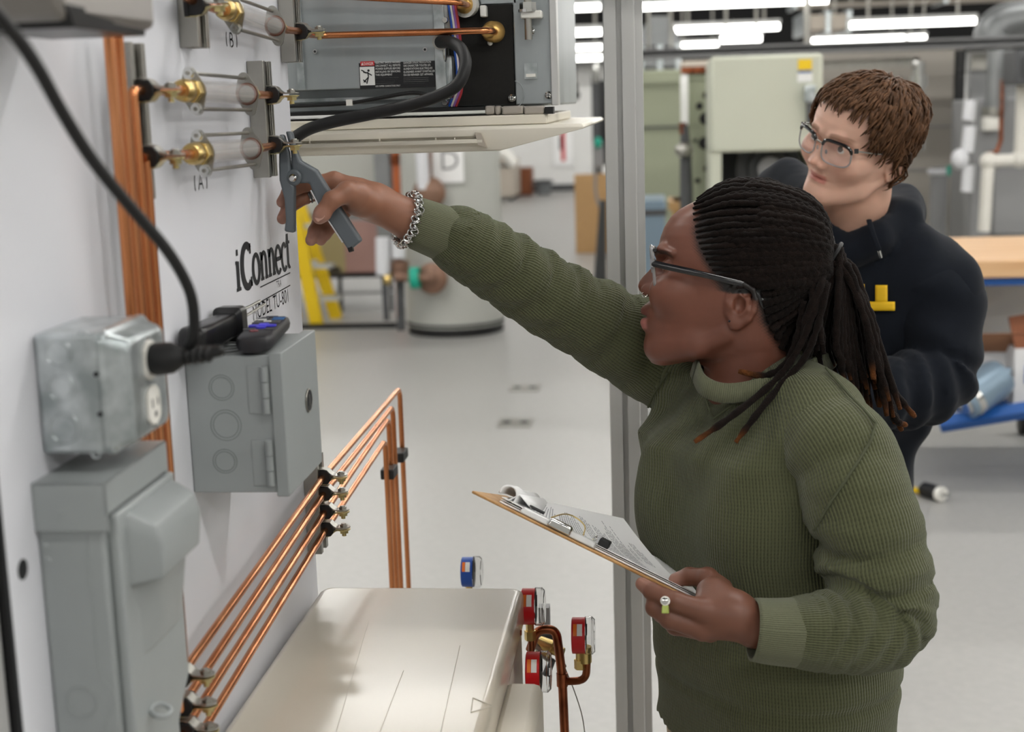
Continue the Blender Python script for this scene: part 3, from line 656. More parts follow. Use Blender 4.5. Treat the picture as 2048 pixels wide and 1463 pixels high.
# ------------------------------------------------------------------ strut channels
def strut(label, px, ptop, pbot, px_b=None):
    a = Wl(px, ptop); b = Wl(px if px_b is None else px_b, pbot); y = (a.y+b.y)/2; za, zz = b.z, a.z
    t = thing('strut_channel', label, 'channel', (WX, y+.02, za))
    w, d, s, lip = .041, .021, .0022, .011
    mb = MB()
    mb.span((WX+.0003, y, za), (WX+d, y+s, zz)); mb.span((WX+.0003, y+w-s, za), (WX+d, y+w, zz)); mb.span((WX+.0003, y+s, za), (WX+s, y+w-s, zz))
    mb.span((WX+d-s, y+s, za), (WX+d, y+lip, zz)); mb.span((WX+d-s, y+w-lip, za), (WX+d, y+w-s, zz))
    mb.span((WX+d-.007, y+lip-s, za), (WX+d-s, y+lip, zz)); mb.span((WX+d-.007, y+w-lip, za), (WX+d-s, y+w-lip+s, zz))
    mb.build('channel_body', 'steel', t, smooth=0, bevel=.0007)
    MB().lathe([(0, .005), (.003, .004)], (WX+s, y+w/2, (za+zz)/2), (1, 0, 0), 12).build('fixing_bolt', 'steel_bright', t)
    return y+w/2
Y_aL = strut('gray strut channel behind the left clamps of the two lower sight glasses', 215, 85, 404, 241)
Y_bL = strut('gray strut channel at the top of the board under the upper left clamp', 350, -70, 95, 358)
Y_aR = strut('gray strut channel behind the right clamps of the two lower sight glasses', 489, 122, 355, 510)
Y_bR = strut('gray strut channel high on the board edge by the air unit', 553, -60, 124, 560)
Y_dR = strut('gray strut channel under the row of four clamps at the board edge', 606, 915, 1110, 614)
Y_dL = strut('gray strut channel under the row of four clamps at lower left', 292, 1252, 1500, 312)
OFF = .025

# ------------------------------------------------------------------ cushioned pipe clamp, tube along local x, outwards local y, up local z
def make_clamp(label):
    t = thing('pipe_clamp', label, 'clamp', Matrix.Identity(4), 'cushioned pipe clamps')
    mb = MB()
    for s in (1, -1):
        prof = [(-.012, 15), (-.004, 15.5), (.004, 14)]
    cu = MB()
    poly = [(-.012, -.0135), (.009, -.0135), (.014, -.006), (.014, .006), (.009, .0135), (-.012, .0135)]
    Mx = Matrix(((0, 0, 1, -.0145), (1, 0, 0, 0), (0, 1, 0, 0), (0, 0, 0, 1)))
    cu.prism(poly, Mx, .029).box((0, -.009, 0), (.034, .006, .031)).build('cushion', 'black_rubber', t, local=True, bevel=.0012)
    for s in (1, -1):
        up = [(-.0125, .0165), (.002, .0165), (.0085, .0145), (.0135, .008), (.018, .0042), (.022, .0035), (.022, .0015), (.016, .002), (.0115, .0062), (.0075, .0125), (.001, .0145), (-.0125, .0145)]
        mb = MB(); mb.prism([(a, s*b) for a, b in up], Matrix(((0, 0, 1, -.0105), (1, 0, 0, 0), (0, 1, 0, 0), (0, 0, 0, 1))), .021)
        # rounded ear
        ear = [(-.0105, .020), (.0105, .020)]+[(.0125*math.cos(R(a)), .030+.0115*math.sin(R(a))) for a in range(-10, 191, 20)]
        z0_ = .0014 if s > 0 else -.0034
        mb.prism(ear, Matrix.Translation((0, 0, z0_)), .002)
        mb.build('clamp_plate', 'zinc_gold' if s < 0 else 'steel', t, local=True, bevel=.0004)
    MB().prism(ngon(.0068), Matrix.Translation((0, .030, .0034)), .0045).lathe([(.0, .0045), (.002, .004)], (0, .03, .0078), (0, 0, 1), 12).build('bolt_head', 'steel', t, local=True)
    nb = MB().prism(ngon(.0078, 6, .3), Matrix.Translation((0, .030, -.0105)), .007).lathe([(0, .0038), (.0055, .0036)], (0, .03, -.0165), (0, 0, 1), 12)
    nb.lathe([(0, .0095), (.0015, .0095)], (0, .03, -.005), (0, 0, 1), 16).build('bolt_nut', 'zinc_gold', t, local=True)
    return t
def wallM(y, z, off=OFF, roll=0, tilt=0):   # local x along +y, local y outwards +x, local z = up
    return Matrix(((0, 1, 0, WX+off), (1, 0, 0, y), (0, 0, 1, z), (0, 0, 0, 1))) @ Matrix.Rotation(tilt, 4, 'Y')
CL = None
def clamp(px, py, label, ystrut=None, off=OFF, tilt=0):
    global CL
    p = Wl(px, py, off); y = ystrut if ystrut is not None else p.y
    # mirrored frame: keep it a proper rotation by flipping z
    M = Matrix(((0, 1, 0, WX+off), (-1, 0, 0, y), (0, 0, 1, p.z), (0, 0, 0, 1))) @ Matrix.Rotation(tilt, 4, 'Y') @ Matrix.Diagonal((.75, .85, .72, 1))
    if CL is None:
        CL = make_clamp(label); CL.matrix_world = M; WM[CL] = M
        for ch in [o for o in bpy.data.objects if o.parent == CL]: WM[ch] = M
        return y, p.z
    dup(CL, M, label); return y, p.z
clamp(392, 10, 'left clamp of the topmost sight glass at the top edge of the picture', tilt=.12)
clamp(608, 64, 'right clamp of the topmost sight glass in front of the steel air unit', Y_bR, tilt=.12)
c2L = clamp(290, 181, 'left clamp of the middle sight glass', Y_aL); c2R = clamp(532, 190, 'right clamp of the middle sight glass', Y_aR)
cAL = clamp(314, 312, 'left clamp of the lowest sight glass beside the bent copper tube', Y_aL); cAR = clamp(545, 290, 'right clamp of the lowest sight glass, gripped beside the gray pliers', Y_aR)
right4 = [clamp(638, y, lb, Y_dR)[1] for y, lb in ((962, 'topmost clamp in the row of four at the board edge'), (997, 'second clamp from the top in the row of four at the board edge'), (1037, 'third clamp from the top in the row of four at the board edge'), (1075, 'lowest clamp in the row of four at the board edge'))]
left4 = [clamp(380, y, lb, Y_dL)[1] for y, lb in ((1328, 'topmost clamp in the stack of four at lower left beside the gray switch box'), (1390, 'second clamp from the top in the stack at lower left'), (1444, 'third clamp from the top in the stack at lower left'), (1504, 'lowest clamp in the stack at lower left, cut by the picture edge'))]

# ------------------------------------------------------------------ sight glasses, along local x
SG = None
def make_sight(label):
    t = thing('sight_glass', label, 'gauge', Matrix.Identity(4), 'sight glasses on the board')
    L = .235
    def lx(prof, m, nm, n=24): MB().lathe(prof, (0, 0, 0), (1, 0, 0), n).build(nm, m, t, local=True)
    lx([(-.075, .0052), (0, .0052)], 'copper', 'copper_stub', 14); lx([(L, .0052), (L+.075, .0052)], 'copper', 'copper_stub', 14)
    lx([(-.046, .0065), (-.046, .0095), (-.040, .0115), (-.026, .0122), (-.022, .0105), (-.018, .0098), (-.014, .0105)], 'brass', 'union_nut')
    YZ = Matrix(((0, 0, 1, -.015), (1, 0, 0, 0), (0, 1, 0, 0), (0, 0, 0, 1)))
    MB().prism(ngon(.0132, 6, .2), YZ, .015).build('hex_nut', 'brass', t, local=True, bevel=.001)
    YZ2 = Matrix(((0, 0, 1, L), (1, 0, 0, 0), (0, 1, 0, 0), (0, 0, 0, 1)))
    MB().prism(ngon(.0122, 6, .1), YZ2, .018).lathe([(.018, .0085), (.026, .0085)], (L, 0, 0), (1, 0, 0), 18).build('hex_nut', 'brass', t, local=True, bevel=.001)
    dia = arc(0, .019, .0068, .0068, 20, 160, 8)+[(-.0135, .004), (-.0135, -.004)]+arc(0, -.019, .0068, .0068, 200, 340, 8)+[(.0135, -.004), (.0135, .004)]
    for x, e in ((0, 0), (L-.003, 0)):
        MB().prism(dia, Matrix(((0, 0, 1, x), (1, 0, 0, 0), (0, 1, 0, 0), (0, 0, 0, 1))) @ Matrix.Rotation(-.16, 4, 'Z'), .003).build('flange_plate', 'steel', t, local=True)
    lx([(.003, .0125), (L-.003, .0125), (L-.003, .0105), (.003, .0105), (.003, .0125)], 'sight_tube', 'glass_tube', 32)
    lx([(.003, .0131), (.006, .0131), (.006, .0100), (.003, .0100), (.003, .0131)], 'copper_dull', 'seal_ring'); lx([(L-.006, .0131), (L-.003, .0131), (L-.003, .0100), (L-.006, .0100), (L-.006, .0131)], 'copper_dull', 'seal_ring')
    for s in (1, -1):
        cy_, cz_ = .019*math.sin(.16)*s, .019*math.cos(.16)*s
        rod = MB().cyl((-.008, cy_, cz_), (L+.006, cy_, cz_), .0022, 10).build('tie_rod', 'steel', t, local=True)
        for x in (-.006, L):
            hx_ = MB().prism(ngon(.0055), Matrix(((0, 0, 1, x), (1, 0, 0, cy_), (0, 1, 0, cz_), (0, 0, 0, 1))), .006); hx_.lathe([(0, .0068), (.001, .0068)], (x+(.005 if x < 0 else 0), cy_, cz_), (1, 0, 0), 16).build('rod_nut', 'steel_bright', rod, local=True)
    return t
def sight(a, b, label):
    """a, b: the two flange centres in the photo."""
    global SG
    A = Wl(a[0], a[1], OFF); B = Wl(b[0], b[1], OFF); d = (B-A).normalized()
    M = frame(A, d); k = (B-A).length/.235
    M = M @ Matrix.Diagonal((k, 1, 1, 1))
    if SG is None:
        SG = make_sight(label); SG.matrix_world = M; WM[SG] = M
    else: dup(SG, M, label)
    return A, B, d
sA = sight((403, 306), (503, 297), 'lowest clear sight glass tube, marked A on the board below it')
s2 = sight((386, 182), (495, 188), 'middle clear sight glass tube, between its two neighbours')
sB = sight((465, 24), (551, 52), 'topmost clear sight glass tube, near the handwritten B')

# ------------------------------------------------------------------ copper tubes
def pipe(label, pts, r=.0048, m='copper', smooth=True, n=6, sleeves=()):
    t = thing('copper_tube', label, 'pipe', Vector(pts[0]))
    MB().tube(catmull(pts, n) if smooth else pts, r, 12).build('tube_body', m, t)
    return t
TO = .025
def bend(pts, r=.02):
    """round the corners of a polyline"""
    pts = [Vector(p) for p in pts]; out = [pts[0]]
    for i in range(1, len(pts)-1):
        a = (pts[i-1]-pts[i]); b = (pts[i+1]-pts[i]); k = min(r, a.length*.45, b.length*.45)
        p = pts[i]+a.normalized()*k; q = pts[i]+b.normalized()*k
        for s in range(7):
            tt = s/6; out.append(p*(1-tt)**2+pts[i]*2*tt*(1-tt)+q*tt*tt)
    out.append(pts[-1]); return out
x_ = WX+TO
# four runs: vertical drop on the left, run along the board through both clamp stacks, bend down beyond the board edge
vert = [(334, 900, 0), (319, 900, 1), (302, 900, 2), (260, 600, 3)]
tops = [None, None, Wl(236, 60, TO), Wl(219, 60, TO)]
ends = [(799, 776), (785, 812), (777, 836), (770, 880)]
drop = [(823, 1165), (806, 1165), (798, 1165), (789, 1165)]
names = ['first', 'second', 'third', 'fourth']
for i in range(4):
    v = Wl(vert[i][0]+2, vert[i][1], TO); yv = v.y
    zl, zr = left4[i], right4[i]
    e = Wl(ends[i][0], ends[i][1], TO); ye = e.y; ze = e.z; dn = Vector((x_, ye, .62)); 
    A = Vector((x_, yv, zl-.004)); M1 = Vector((x_, Y_dL, zl)); M2 = Vector((x_, Y_dR, zr)); E = Vector((x_, ye, ze))
    if i == 0: top = [Vector((x_, Y_aL-.02, cAL[1])), Vector((x_, yv, cAL[1]))]; lb = 'copper tube bending down from the lowest sight glass, topmost of the four runs below'
    elif i == 1: top = [Vector((x_, Y_aL-.02, c2L[1])), Vector((x_, yv, c2L[1]))]; lb = 'copper tube bending down from the middle sight glass, second of the four runs below'
    else: top = [tops[i]]; top[0].y = yv-.004; lb = ('copper tube rising to the gray device at the top, third of the four lower runs' if i == 2 else 'leftmost copper tube rising to the gray device, lowest of the four lower runs')
    pts = top+[A, M1, M2, E, dn]
    if i < 2: top[0] = top[0]
    t = thing('copper_tube', lb, 'pipe', (x_, ye, .62))
    MB().tube(bend(pts, .022), .0048, 12).build('tube_body', 'copper', t)
    if i >= 2: pass
t = thing('tube_clip', 'black plastic clip holding the four dropping copper tubes together', 'clip', P(792, 945, 2.5))
q = Wl(777, 945, TO); q2 = Wl(803, 945, TO)
MB().span((x_-.012, q.y-.015, q.z-.009), (x_+.012, q.y+.03, q.z+.009)).build('clip_body', 'black_rubber', t, bevel=.002)
MB().span((x_-.011, q2.y-.03, q.z-.006), (x_+.011, q2.y+.02, q.z+.012)).build('clip_half', 'black_rubber', t, bevel=.002)
# links between clamps and the sight glasses
pipe('short copper tube from the right clamp of the lowest sight glass', [sA[1]+sA[2]*.06, Vector((x_, Y_aR, cAR[1])), Vector((x_, Y_aR+.04, cAR[1]+.001))])
pipe('short copper tube from the right clamp of the middle sight glass', [s2[1]+s2[2]*.06, Vector((x_, Y_aR, c2R[1])), Vector((x_, Y_aR+.035, c2R[1]))])
pipe('short copper tube joining left clamp and nut of the lowest sight glass', [Vector((x_, Y_aL-.02, cAL[1])), Vector((x_, Y_aL+.02, cAL[1])), sA[0]-sA[2]*.02])
pipe('short copper tube joining left clamp and nut of the middle sight glass', [Vector((x_, Y_aL-.02, c2L[1])), Vector((x_, Y_aL+.02, c2L[1])), s2[0]-s2[2]*.02])
pipe('copper tube running from the top edge into the topmost sight glass', [Wl(345, -25, TO), Wl(385, 0, TO), Wl(440, 20, TO), sB[0]-sB[2]*.02], .0052)

# ------------------------------------------------------------------ gray device at the top left
t = thing('metal_device', 'blurred gray metal case with a black underside at the top left', 'device', Wl(215, 30, .05))
def W8(q, o0, o1, up):     # a block fixed to the board: four photo points of its lower face on the board plane at off o
    pass
o_ = .10; n0 = Wl(135, 42, o_); n1 = Wl(316, 63, o_+.01); n2 = Wl(62, -12, o_); xo = WX+.012; zl = (n0.z+n1.z)/2; ya, yb2, zlo = n0.y, n1.y, zl
q = [(xo, n0.y, zl), (WX+o_, n0.y, zl), (WX+o_+.01, n1.y, zl), (xo, n1.y, zl), (xo, n2.y, zl+.05), (WX+o_, n2.y, zl+.05), (WX+o_+.01, n1.y+.005, zl+.12), (xo, n1.y+.005, zl+.12)]
MB().hexa([Vector(v) for v in q]).build('case_shell', mat('device_gray', '8f8a86', .35, .5), t, bevel=.008)
b0_ = Wl(238, 55, o_-.02).y
MB().hexa([Vector(v) for v in ((xo+.01, n0.y+.008, zl-.004), (WX+o_+.0015, n0.y+.008, zl-.004), (WX+o_+.0015, b0_, zl-.004), (xo+.01, b0_, zl-.004), (xo+.01, n0.y-.004, zl+.012), (WX+o_+.0015, n0.y-.004, zl+.012), (WX+o_+.0055, b0_-.006, zl+.012), (xo+.01, b0_-.006, zl+.012))]).build('black_base', 'black_gloss', t, bevel=.001)
MB().span((WX, ya+.03, zlo+.03), (xo+.004, yb2-.03, zlo+.08)).build('mounting_plate', 'steel', t)

# ------------------------------------------------------------------ metal outlet box with receptacle cover and plug
yb_, zb_, s_, d_ = 1.1159, 1.4451, .1016, .0560
t = thing('outlet_box', 'galvanised square outlet box with a raised receptacle cover on the board', 'box', (WX, yb_+.05, zb_-s_))
MB().span((WX+.0005, yb_, zb_-s_), (WX+d_, yb_+s_, zb_)).build('box_body', 'galvanised', t, bevel=.004, seg=3)
def Wy(px, py, y): return P(px, py, y)
for (x, y, rr) in ((117, 706, 28), (123, 776, 29), (130, 856, 33)):
    c = P(x, y, yb_); c.y = yb_
    k = MB().ring(c+Vector((0, -.0003, 0)), (0, 1, 0), rr*yb_/F_PX, .0008, 36, 6).build('knockout_ring', 'galvanised', t)
    MB().lathe([(0, rr*.8*yb_/F_PX), (.0006, rr*.78*yb_/F_PX)], c, (0, -1, 0), 28).build('knockout_disc', 'galvanised', t)
for (x, y) in ((192, 748), (200, 828)):
    c = P(x, y, yb_); MB().lathe([(-.001, .0022), (.0004, .0022)], c, (0, -1, 0), 14).build('screw_hole', 'black_gloss', t)
for (x, y) in ((165, 669), (192, 907)):
    c = P(x, y, yb_); c.y = yb_; MB().ring(c, (0, 1, 0), .0035, .0008, 16, 6).build('bracket_notch', 'galvanised', t)
# raised cover
mb = MB(); n_ = 14
out = rrect(s_+.004, s_+.004, .012); cen = Vector((WX+d_, yb_+s_/2, zb_-s_/2))
Mc = lambda h, sc: [cen+Vector((h, p[0]*sc, p[1]*sc)) for p in out]
rings = [Mc(0, 1), Mc(.004, 1.0), Mc(.006, .97), Mc(.010, .9), Mc(.019, .84), Mc(.022, .80), Mc(.0225, .7)]
vs = [v for r_ in rings for v in r_]; N = len(out)
mb.add(vs, [(i*N+k, i*N+(k+1) % N, (i+1)*N+(k+1) % N, (i+1)*N+k) for i in range(6) for k in range(N)]+[tuple(6*N+k for k in range(N))]+[tuple(range(N))[::-1]])
cv = mb.build('raised_cover', 'galvanised', t, smooth=50)
for sgy, sgz in ((-1, 1), (-1, -1), (1, 1), (1, -1)):
    MB().lathe([(0, .0055), (.003, .005), (.0035, .002)], cen+Vector((.004, sgy*.044, sgz*.044)), (1, 0, 0), 16).build('corner_screw', 'steel_bright', cv)
for sg in (1, -1): MB().lathe([(0, .0035), (.002, .003)], cen+Vector((.0225, 0, sg*.036)), (1, 0, 0), 14).build('cover_screw', 'steel_bright', cv)
for k, sg in enumerate((1, -1)):
    c = cen+Vector((.0222, 0, sg*.0195))
    poly = arc(0, 0, .0172, .0172, 35, 145, 8)+arc(0, 0, .0172, .0172, 215, 325, 8)
    YZm = Matrix(((0, 0, 1, c.x), (1, 0, 0, c.y), (0, 1, 0, c.z), (0, 0, 0, 1)))
    rc = MB().prism(poly, YZm, .0035).build('receptacle', 'white_plastic', t, bevel=.0008)
    for (dy, dz, h, w) in ((-.0062, .002, .008, .0016), (.0062, .002, .0065, .0016), (0, -.008, .0045, .0045)):
        MB().box(c+Vector((.0036, dy, dz)), (.0008, w, h)).build('slot', 'ink', rc)
# plug and black cord
pc = cen+Vector((.0257, 0, .0195))
t = thing('power_cord', 'black power cord sweeping across the board down to its plug', 'cord', pc)
cz = P(384, 690, 1.165)
dr = (P(372, 712, 1.165)-pc).normalized()
MB().lathe([(0, .0125), (.004, .0142), (.018, .0135), (.026, .009), (.03, .0065)], pc, dr, 20).build('plug_body', 'black_rubber', t, smooth=50)
mb = MB()
for k in range(4): mb.lathe([(.03+.006*k, .0058), (.032+.006*k, .0072), (.034+.006*k, .0072), (.036+.006*k, .0055)], pc, dr, 14)
mb.build('strain_relief', 'black_rubber', t, smooth=60)
e0 = pc+dr*.05
pts = [e0, e0+dr*.012+Vector((.0, .0, .002)), P(381, 700, 1.17), P(388, 668, 1.16), P(386, 610, 1.15), P(370, 560, 1.13), P(330, 495, 1.10), P(262, 415, 1.06), P(185, 320, 1.01), P(125, 225, .97), P(75, 135, .93), P(30, 70, .90), P(-30, 5, .87), P(-120, -70, .84), Vector((-.50, .80, 2.1)), Vector((WX+.01, .95, 2.5))]
MB().tube(catmull(pts, 8), [.0045]*17+[.0048]*(8*15+1-17), 12).build('cable', 'black_rubber', t)

# ------------------------------------------------------------------ gray disconnect switch box, lower left
t = thing('switch_box', 'gray painted disconnect switch box with a raised hinged cover', 'box', (WX, 1.24, .9))
y0 = Wl(60, 972).y; A = P(208, 962, y0); dep = A.x-WX; zt_ = P(130, 966, y0).z
B = Wl(333, 884, dep); y1 = B.y
zc = P(140, 1065, y0).z     # lower edge of the hood skirt
zb2 = zt_-.30
MB().span((WX+.0005, y0+.004, zb2), (WX+dep-.006, y1-.004, zt_-.003)).build('box_body', 'box_gray', t, bevel=.003)
hd = MB(); hd.span((WX+.0005, y0, zc), (WX+dep, y0+.003, zt_)); hd.span((WX+.0005, y0, zt_-.003), (WX+dep, y1, zt_)); hd.span((WX+.0005, y1-.003, zc), (WX+dep, y1, zt_)); hd.span((WX+dep-.003, y0, zt_-.028), (WX+dep, y1, zt_))
hd.build('top_hood', 'box_gray', t, bevel=.002)
# hinged front cover with a slanted lower end
f0, f1 = WX+dep-.006, WX+dep+.004
zr_ = Wl(366, 1350, dep).z; zl_ = zb2-.03
side = [(y0+.012, zt_-.03), (y1+.004, zt_-.03), (y1+.004, zr_), (y1-.05, zr_-.05), (y0+.012, zl_)]
XM = Matrix(((0, 0, 1, f0), (1, 0, 0, 0), (0, 1, 0, 0), (0, 0, 0, 1)))
co = MB().prism(side, XM, f1-f0).build('front_cover', 'box_gray', t, bevel=.003)
# raised grip on the cover: thick at the top, running out below
zg1 = zt_-.035; zg2 = Wl(270, 1325, dep).z
ya_, yb__ = y0+.03, y1-.006
def gr(h, z, ins): return [Vector((f1-.001, ya_-.004, z)), Vector((f1+h, ya_+ins, z)), Vector((f1+h, yb__-ins*.3, z)), Vector((f1-.001, yb__+.004, z))]
lv = [gr(.001, zg1, .004), gr(.022, zg1-.012, .006), gr(.027, zg1-.03, .008), gr(.024, zg1-.06, .012), gr(.012, (zg1+zg2)/2, .03), gr(.0015, zg2, .05)]
mb = MB(); vs = [v for l_ in lv for v in l_]
mb.add(vs, [(i*4+k, i*4+k+1, i*4+k+5, i*4+k+4) for i in range(5) for k in range(3)]+[(0, 3, 2, 1), (20, 21, 22, 23)])
mb.build('raised_grip', 'box_gray', t, bevel=.006, seg=3, smooth=60)
c = P(122, 1027, y0); MB().lathe([(0, .0028), (.0012, .0022)], c, (0, -1, 0), 14).build('side_screw', 'box_gray', t)
for (x, y) in ((92, 1093), (96, 1120)): MB().lathe([(0, .003), (.0012, .002)], P(x, y, y0+.004), (0, -1, 0), 12).build('dimple', 'box_gray', t)
MB().ring(P(163, 1402, y0+.0035), (0, 1, 0), .013, .0007, 32, 6).build('knockout_ring', 'box_gray', t)
mb = MB(); q = [P(x, y, y0+.004) for x, y in ((172, 1066), (186, 1230), (200, 1345), (222, 1375), (230, 1410), (212, 1440), (208, 1480))]
mb.tube(catmull(q), .0006, 6).build('pressed_seam', 'box_gray', t)
c = Wl(322, 1420, dep+.012); MB().ring(c, (.3, -.2, 1), .0085, .0022, 24, 8).build('padlock_eye', 'box_gray', t)

# ------------------------------------------------------------------ gray junction box
yg, zg, s_, dp = 1.4832, 1.361, .1524, .095
t = thing('junction_box', 'gray square junction box with a hinged door and round lock', 'box', (WX, yg+.07, zg-s_))
MB().span((WX+.0005, yg, zg-s_), (WX+dp, yg+s_-.004, zg)).build('box_body', 'box_gray', t, bevel=.0012)
dr_ = MB().span((WX+dp-.0005, yg-.003, zg-s_-.004), (WX+dp+.0135, yg+s_, zg+.003)).build('door', 'box_gray', t, bevel=.0012)
c = Wl(616, 800, dp+.0135); 
MB().lathe([(0, .0125), (.002, .012)], c, (1, 0, 0), 28).build('lock', 'black_gloss', dr_); MB().ring(c+Vector((.001, 0, 0)), (1, 0, 0), .0128, .0012, 28, 6).build('lock_bezel', 'steel', dr_); MB().box(c+Vector((.002, 0, 0)), (.001, .003, .013)).build('lock_slot', 'steel', dr_)
for (x, y, r1, r2) in ((443, 775, 27, 22), (452, 850, 33, 27), (450, 922, 26, 21)):
    c = P(x, y, yg); c.y = yg
    for rr in (r1, r2): MB().ring(c, (0, 1, 0), rr*yg/F_PX, .00045, 40, 6).build('knockout_ring', mat('seam_gray', '767f7c', .5) if 'seam_gray' not in MATS else 'seam_gray', t)
for (x, y0_, y1_) in ((533, 731, 826), (538, 879, 970)):
    a = P(x, y0_, yg); b = P(x, y1_, yg); hp = MB()
    for k in range(3):
        za = a.z+(b.z-a.z)*k/3; zz = a.z+(b.z-a.z)*(k+1)/3+.0008
        hp.cyl((WX+dp-.006, yg-.004, za), (WX+dp-.006, yg-.004, zz), .004, 14)
    hg = hp.build('hinge', 'box_gray', t)
    MB().span((WX+dp-.026, yg-.0012, b.z), (WX+dp-.006, yg+.0005, a.z)).build('hinge_leaf', 'box_gray', hg, bevel=.0005)
# remote on the box
c = P(530, 672, yg+.078); c.z = zg+.003; 
Mr = frame(c, (math.sin(-.11), math.cos(-.11), .0), z=(0, 0, 1))
t = thing('remote_control', 'black remote control with purple arrow keys lying on the junction box', 'remote', Mr)
xs = [(-.082, .4), (-.08, .75), (-.074, .95), (-.05, 1), (.05, 1), (.066, .95), (.07, .8), (.071, .4)]
def sec(x, k): return [(x, y*k, z*(.5+.5*k)+(0 if z > .01 else 0)) for y, z in ((-.0125, .0), (.0125, 0), (.019, .004), (.0205, .010), (.0185, .0165), (.014, .0185), (-.014, .0185), (-.0185, .0165), (-.0205, .010), (-.019, .004))]
mb = MB(); vs = [v for x, k in xs for v in sec(x, k)]; N = 10
mb.add(vs, [(i*N+k, i*N+(k+1) % N, (i+1)*N+(k+1) % N, (i+1)*N+k) for i in range(7) for k in range(N)]+[tuple(range(N))[::-1], tuple(7*N+k for k in range(N))])
mb.build('remote_body', 'remote_black', t, local=True, bevel=.0015, smooth=50)
zk = .0186
def key(nm, m, x, y, w, h, r=.002): MB().prism(rrect(w, h, r), Matrix.Translation((x, y, zk)), .0011).build(nm, m, t, local=True)
mb = MB(); mb.prism(rrect(.034, .011, .004), Matrix.Translation((-.012, 0, zk)), .0014).prism(rrect(.012, .031, .004), Matrix.Translation((-.012, 0, zk)), .0015); mb.build('arrow_pad', 'purple_key', t, local=True)
MB().prism(rrect(.009, .008, .002), Matrix.Translation((-.012, 0, zk+.0014)), .0008).build('ok_key', mat('purple_light', '5a53dd', .4), t, local=True)
key('round_key', mat('dull_rose', '8a4a50', .5), -.047, .004, .008, .01, .004)
for yy in (-.012, .011): key('bar_key', 'key_gray', -.036, yy, .003, .013, .001)
for xx, yy, mm in ((.012, -.011, 'key_gray'), (.012, 0, 'key_gray'), (.012, .011, 'key_gray'), (.022, -.011, 'key_gray'), (.022, 0, 'label_white'), (.022, .011, 'key_gray'), (.036, .010, 'label_white'), (.036, -.010, 'key_blue'), (.047, .010, 'key_gray'), (.047, -.010, 'key_blue'), (.058, 0, 'key_gray')):
    key('key', mm, xx, yy, .0045, .009 if xx < .03 else .014, .0012)
# black handled tool beside it
A = Wl(388, 688, .020); A.z = zg+.0185; B = Wl(462, 662, .022); B.z = zg+.02
Mh = frame(A, B-A)
t = thing('hand_tool', 'black plastic handled tool with thin steel shafts behind the remote', 'tool', Mh)
Lh = (B-A).length
hs = [(-.012, .55), (-.008, .9), (.0, 1), (Lh*.3, .9), (Lh*.6, .85), (Lh*.9, .8), (Lh*.93, 1.15), (Lh+.012, 1.1), (Lh+.015, .9)]
pr = rrect(.030, .034, .006, 4); N = len(pr)
mb = MB(); mb.add([(x, p[0]*k, p[1]*k) for x, k in hs for p in pr], [(i*N+k, i*N+(k+1) % N, (i+1)*N+(k+1) % N, (i+1)*N+k) for i in range(len(hs)-1) for k in range(N)]+[tuple(range(N))[::-1], tuple((len(hs)-1)*N+k for k in range(N))])
mb.build('handle', 'black_gloss', t, local=True, smooth=50)
for k in (-1, 1): MB().cyl((Lh+.01, k*.004, .003+k*.003), (Lh+.13, k*.003, .004+k*.002), .0017, 8).build('shaft', 'steel', t, local=True)
t = thing('wire_loop', 'thin black wire loop lying between tool and remote on the gray box', 'wire', (WX+.04, yg+.03, zg))
cc = Vector((WX+.042, yg+.028, zg+.001)); MB().tube(catmull([cc+Vector((.022*math.cos(a), .026*math.sin(a), .0003*k)) for k, a in enumerate([x*.6 for x in range(0, 21)])], 4), .0007, 6).build('wire_coil', 'black_rubber', t)
MB().tube([cc+Vector((.022, 0, 0)), cc+Vector((.03, .012, 0)), cc+Vector((.026, .03, .004))], .0007, 6).build('wire_end', 'black_rubber', t)
# ================================================================== the cassette air unit at the board's far edge
YC = 2.14
def blk(x0, y0, x1, y1, Y, dep):
    a, b = rect(x0, y0, x1, y1, Y, dep); return MB().span(a, b)
ac = thing('air_unit', 'steel ceiling cassette air unit with cream louvre panel at top centre', 'air unit', P(850, 250, YC+.3))
xr = P(1105, 100, YC).x; xl = xr-.62; zlo = P(1000, 214, YC).z; ztop = zlo+.27
MB().span((xl, YC+.03, zlo), (xr, YC+.60, ztop)).build('casing', 'galv_panel', ac, bevel=.003)
MB().span((xr-.004, YC+.01, zlo+.0), (xr+.006, YC+.05, ztop)).build('corner_flange', 'alu', ac, bevel=.001)
MB().span((xr-.058, YC+.016, zlo+.002), (xr-.002, YC+.03, ztop)).build('corner_bracket', 'galv_panel', ac, bevel=.002)
blk(905, 8, 1024, 212, YC+.018, .012).build('insulation_sheet', 'black_matte', ac)
bx = P(1024, 10, YC+.018)
blk(962, -40, 1030, 8, YC+.016, .014).build('pipe_plate', 'galv_panel', ac)
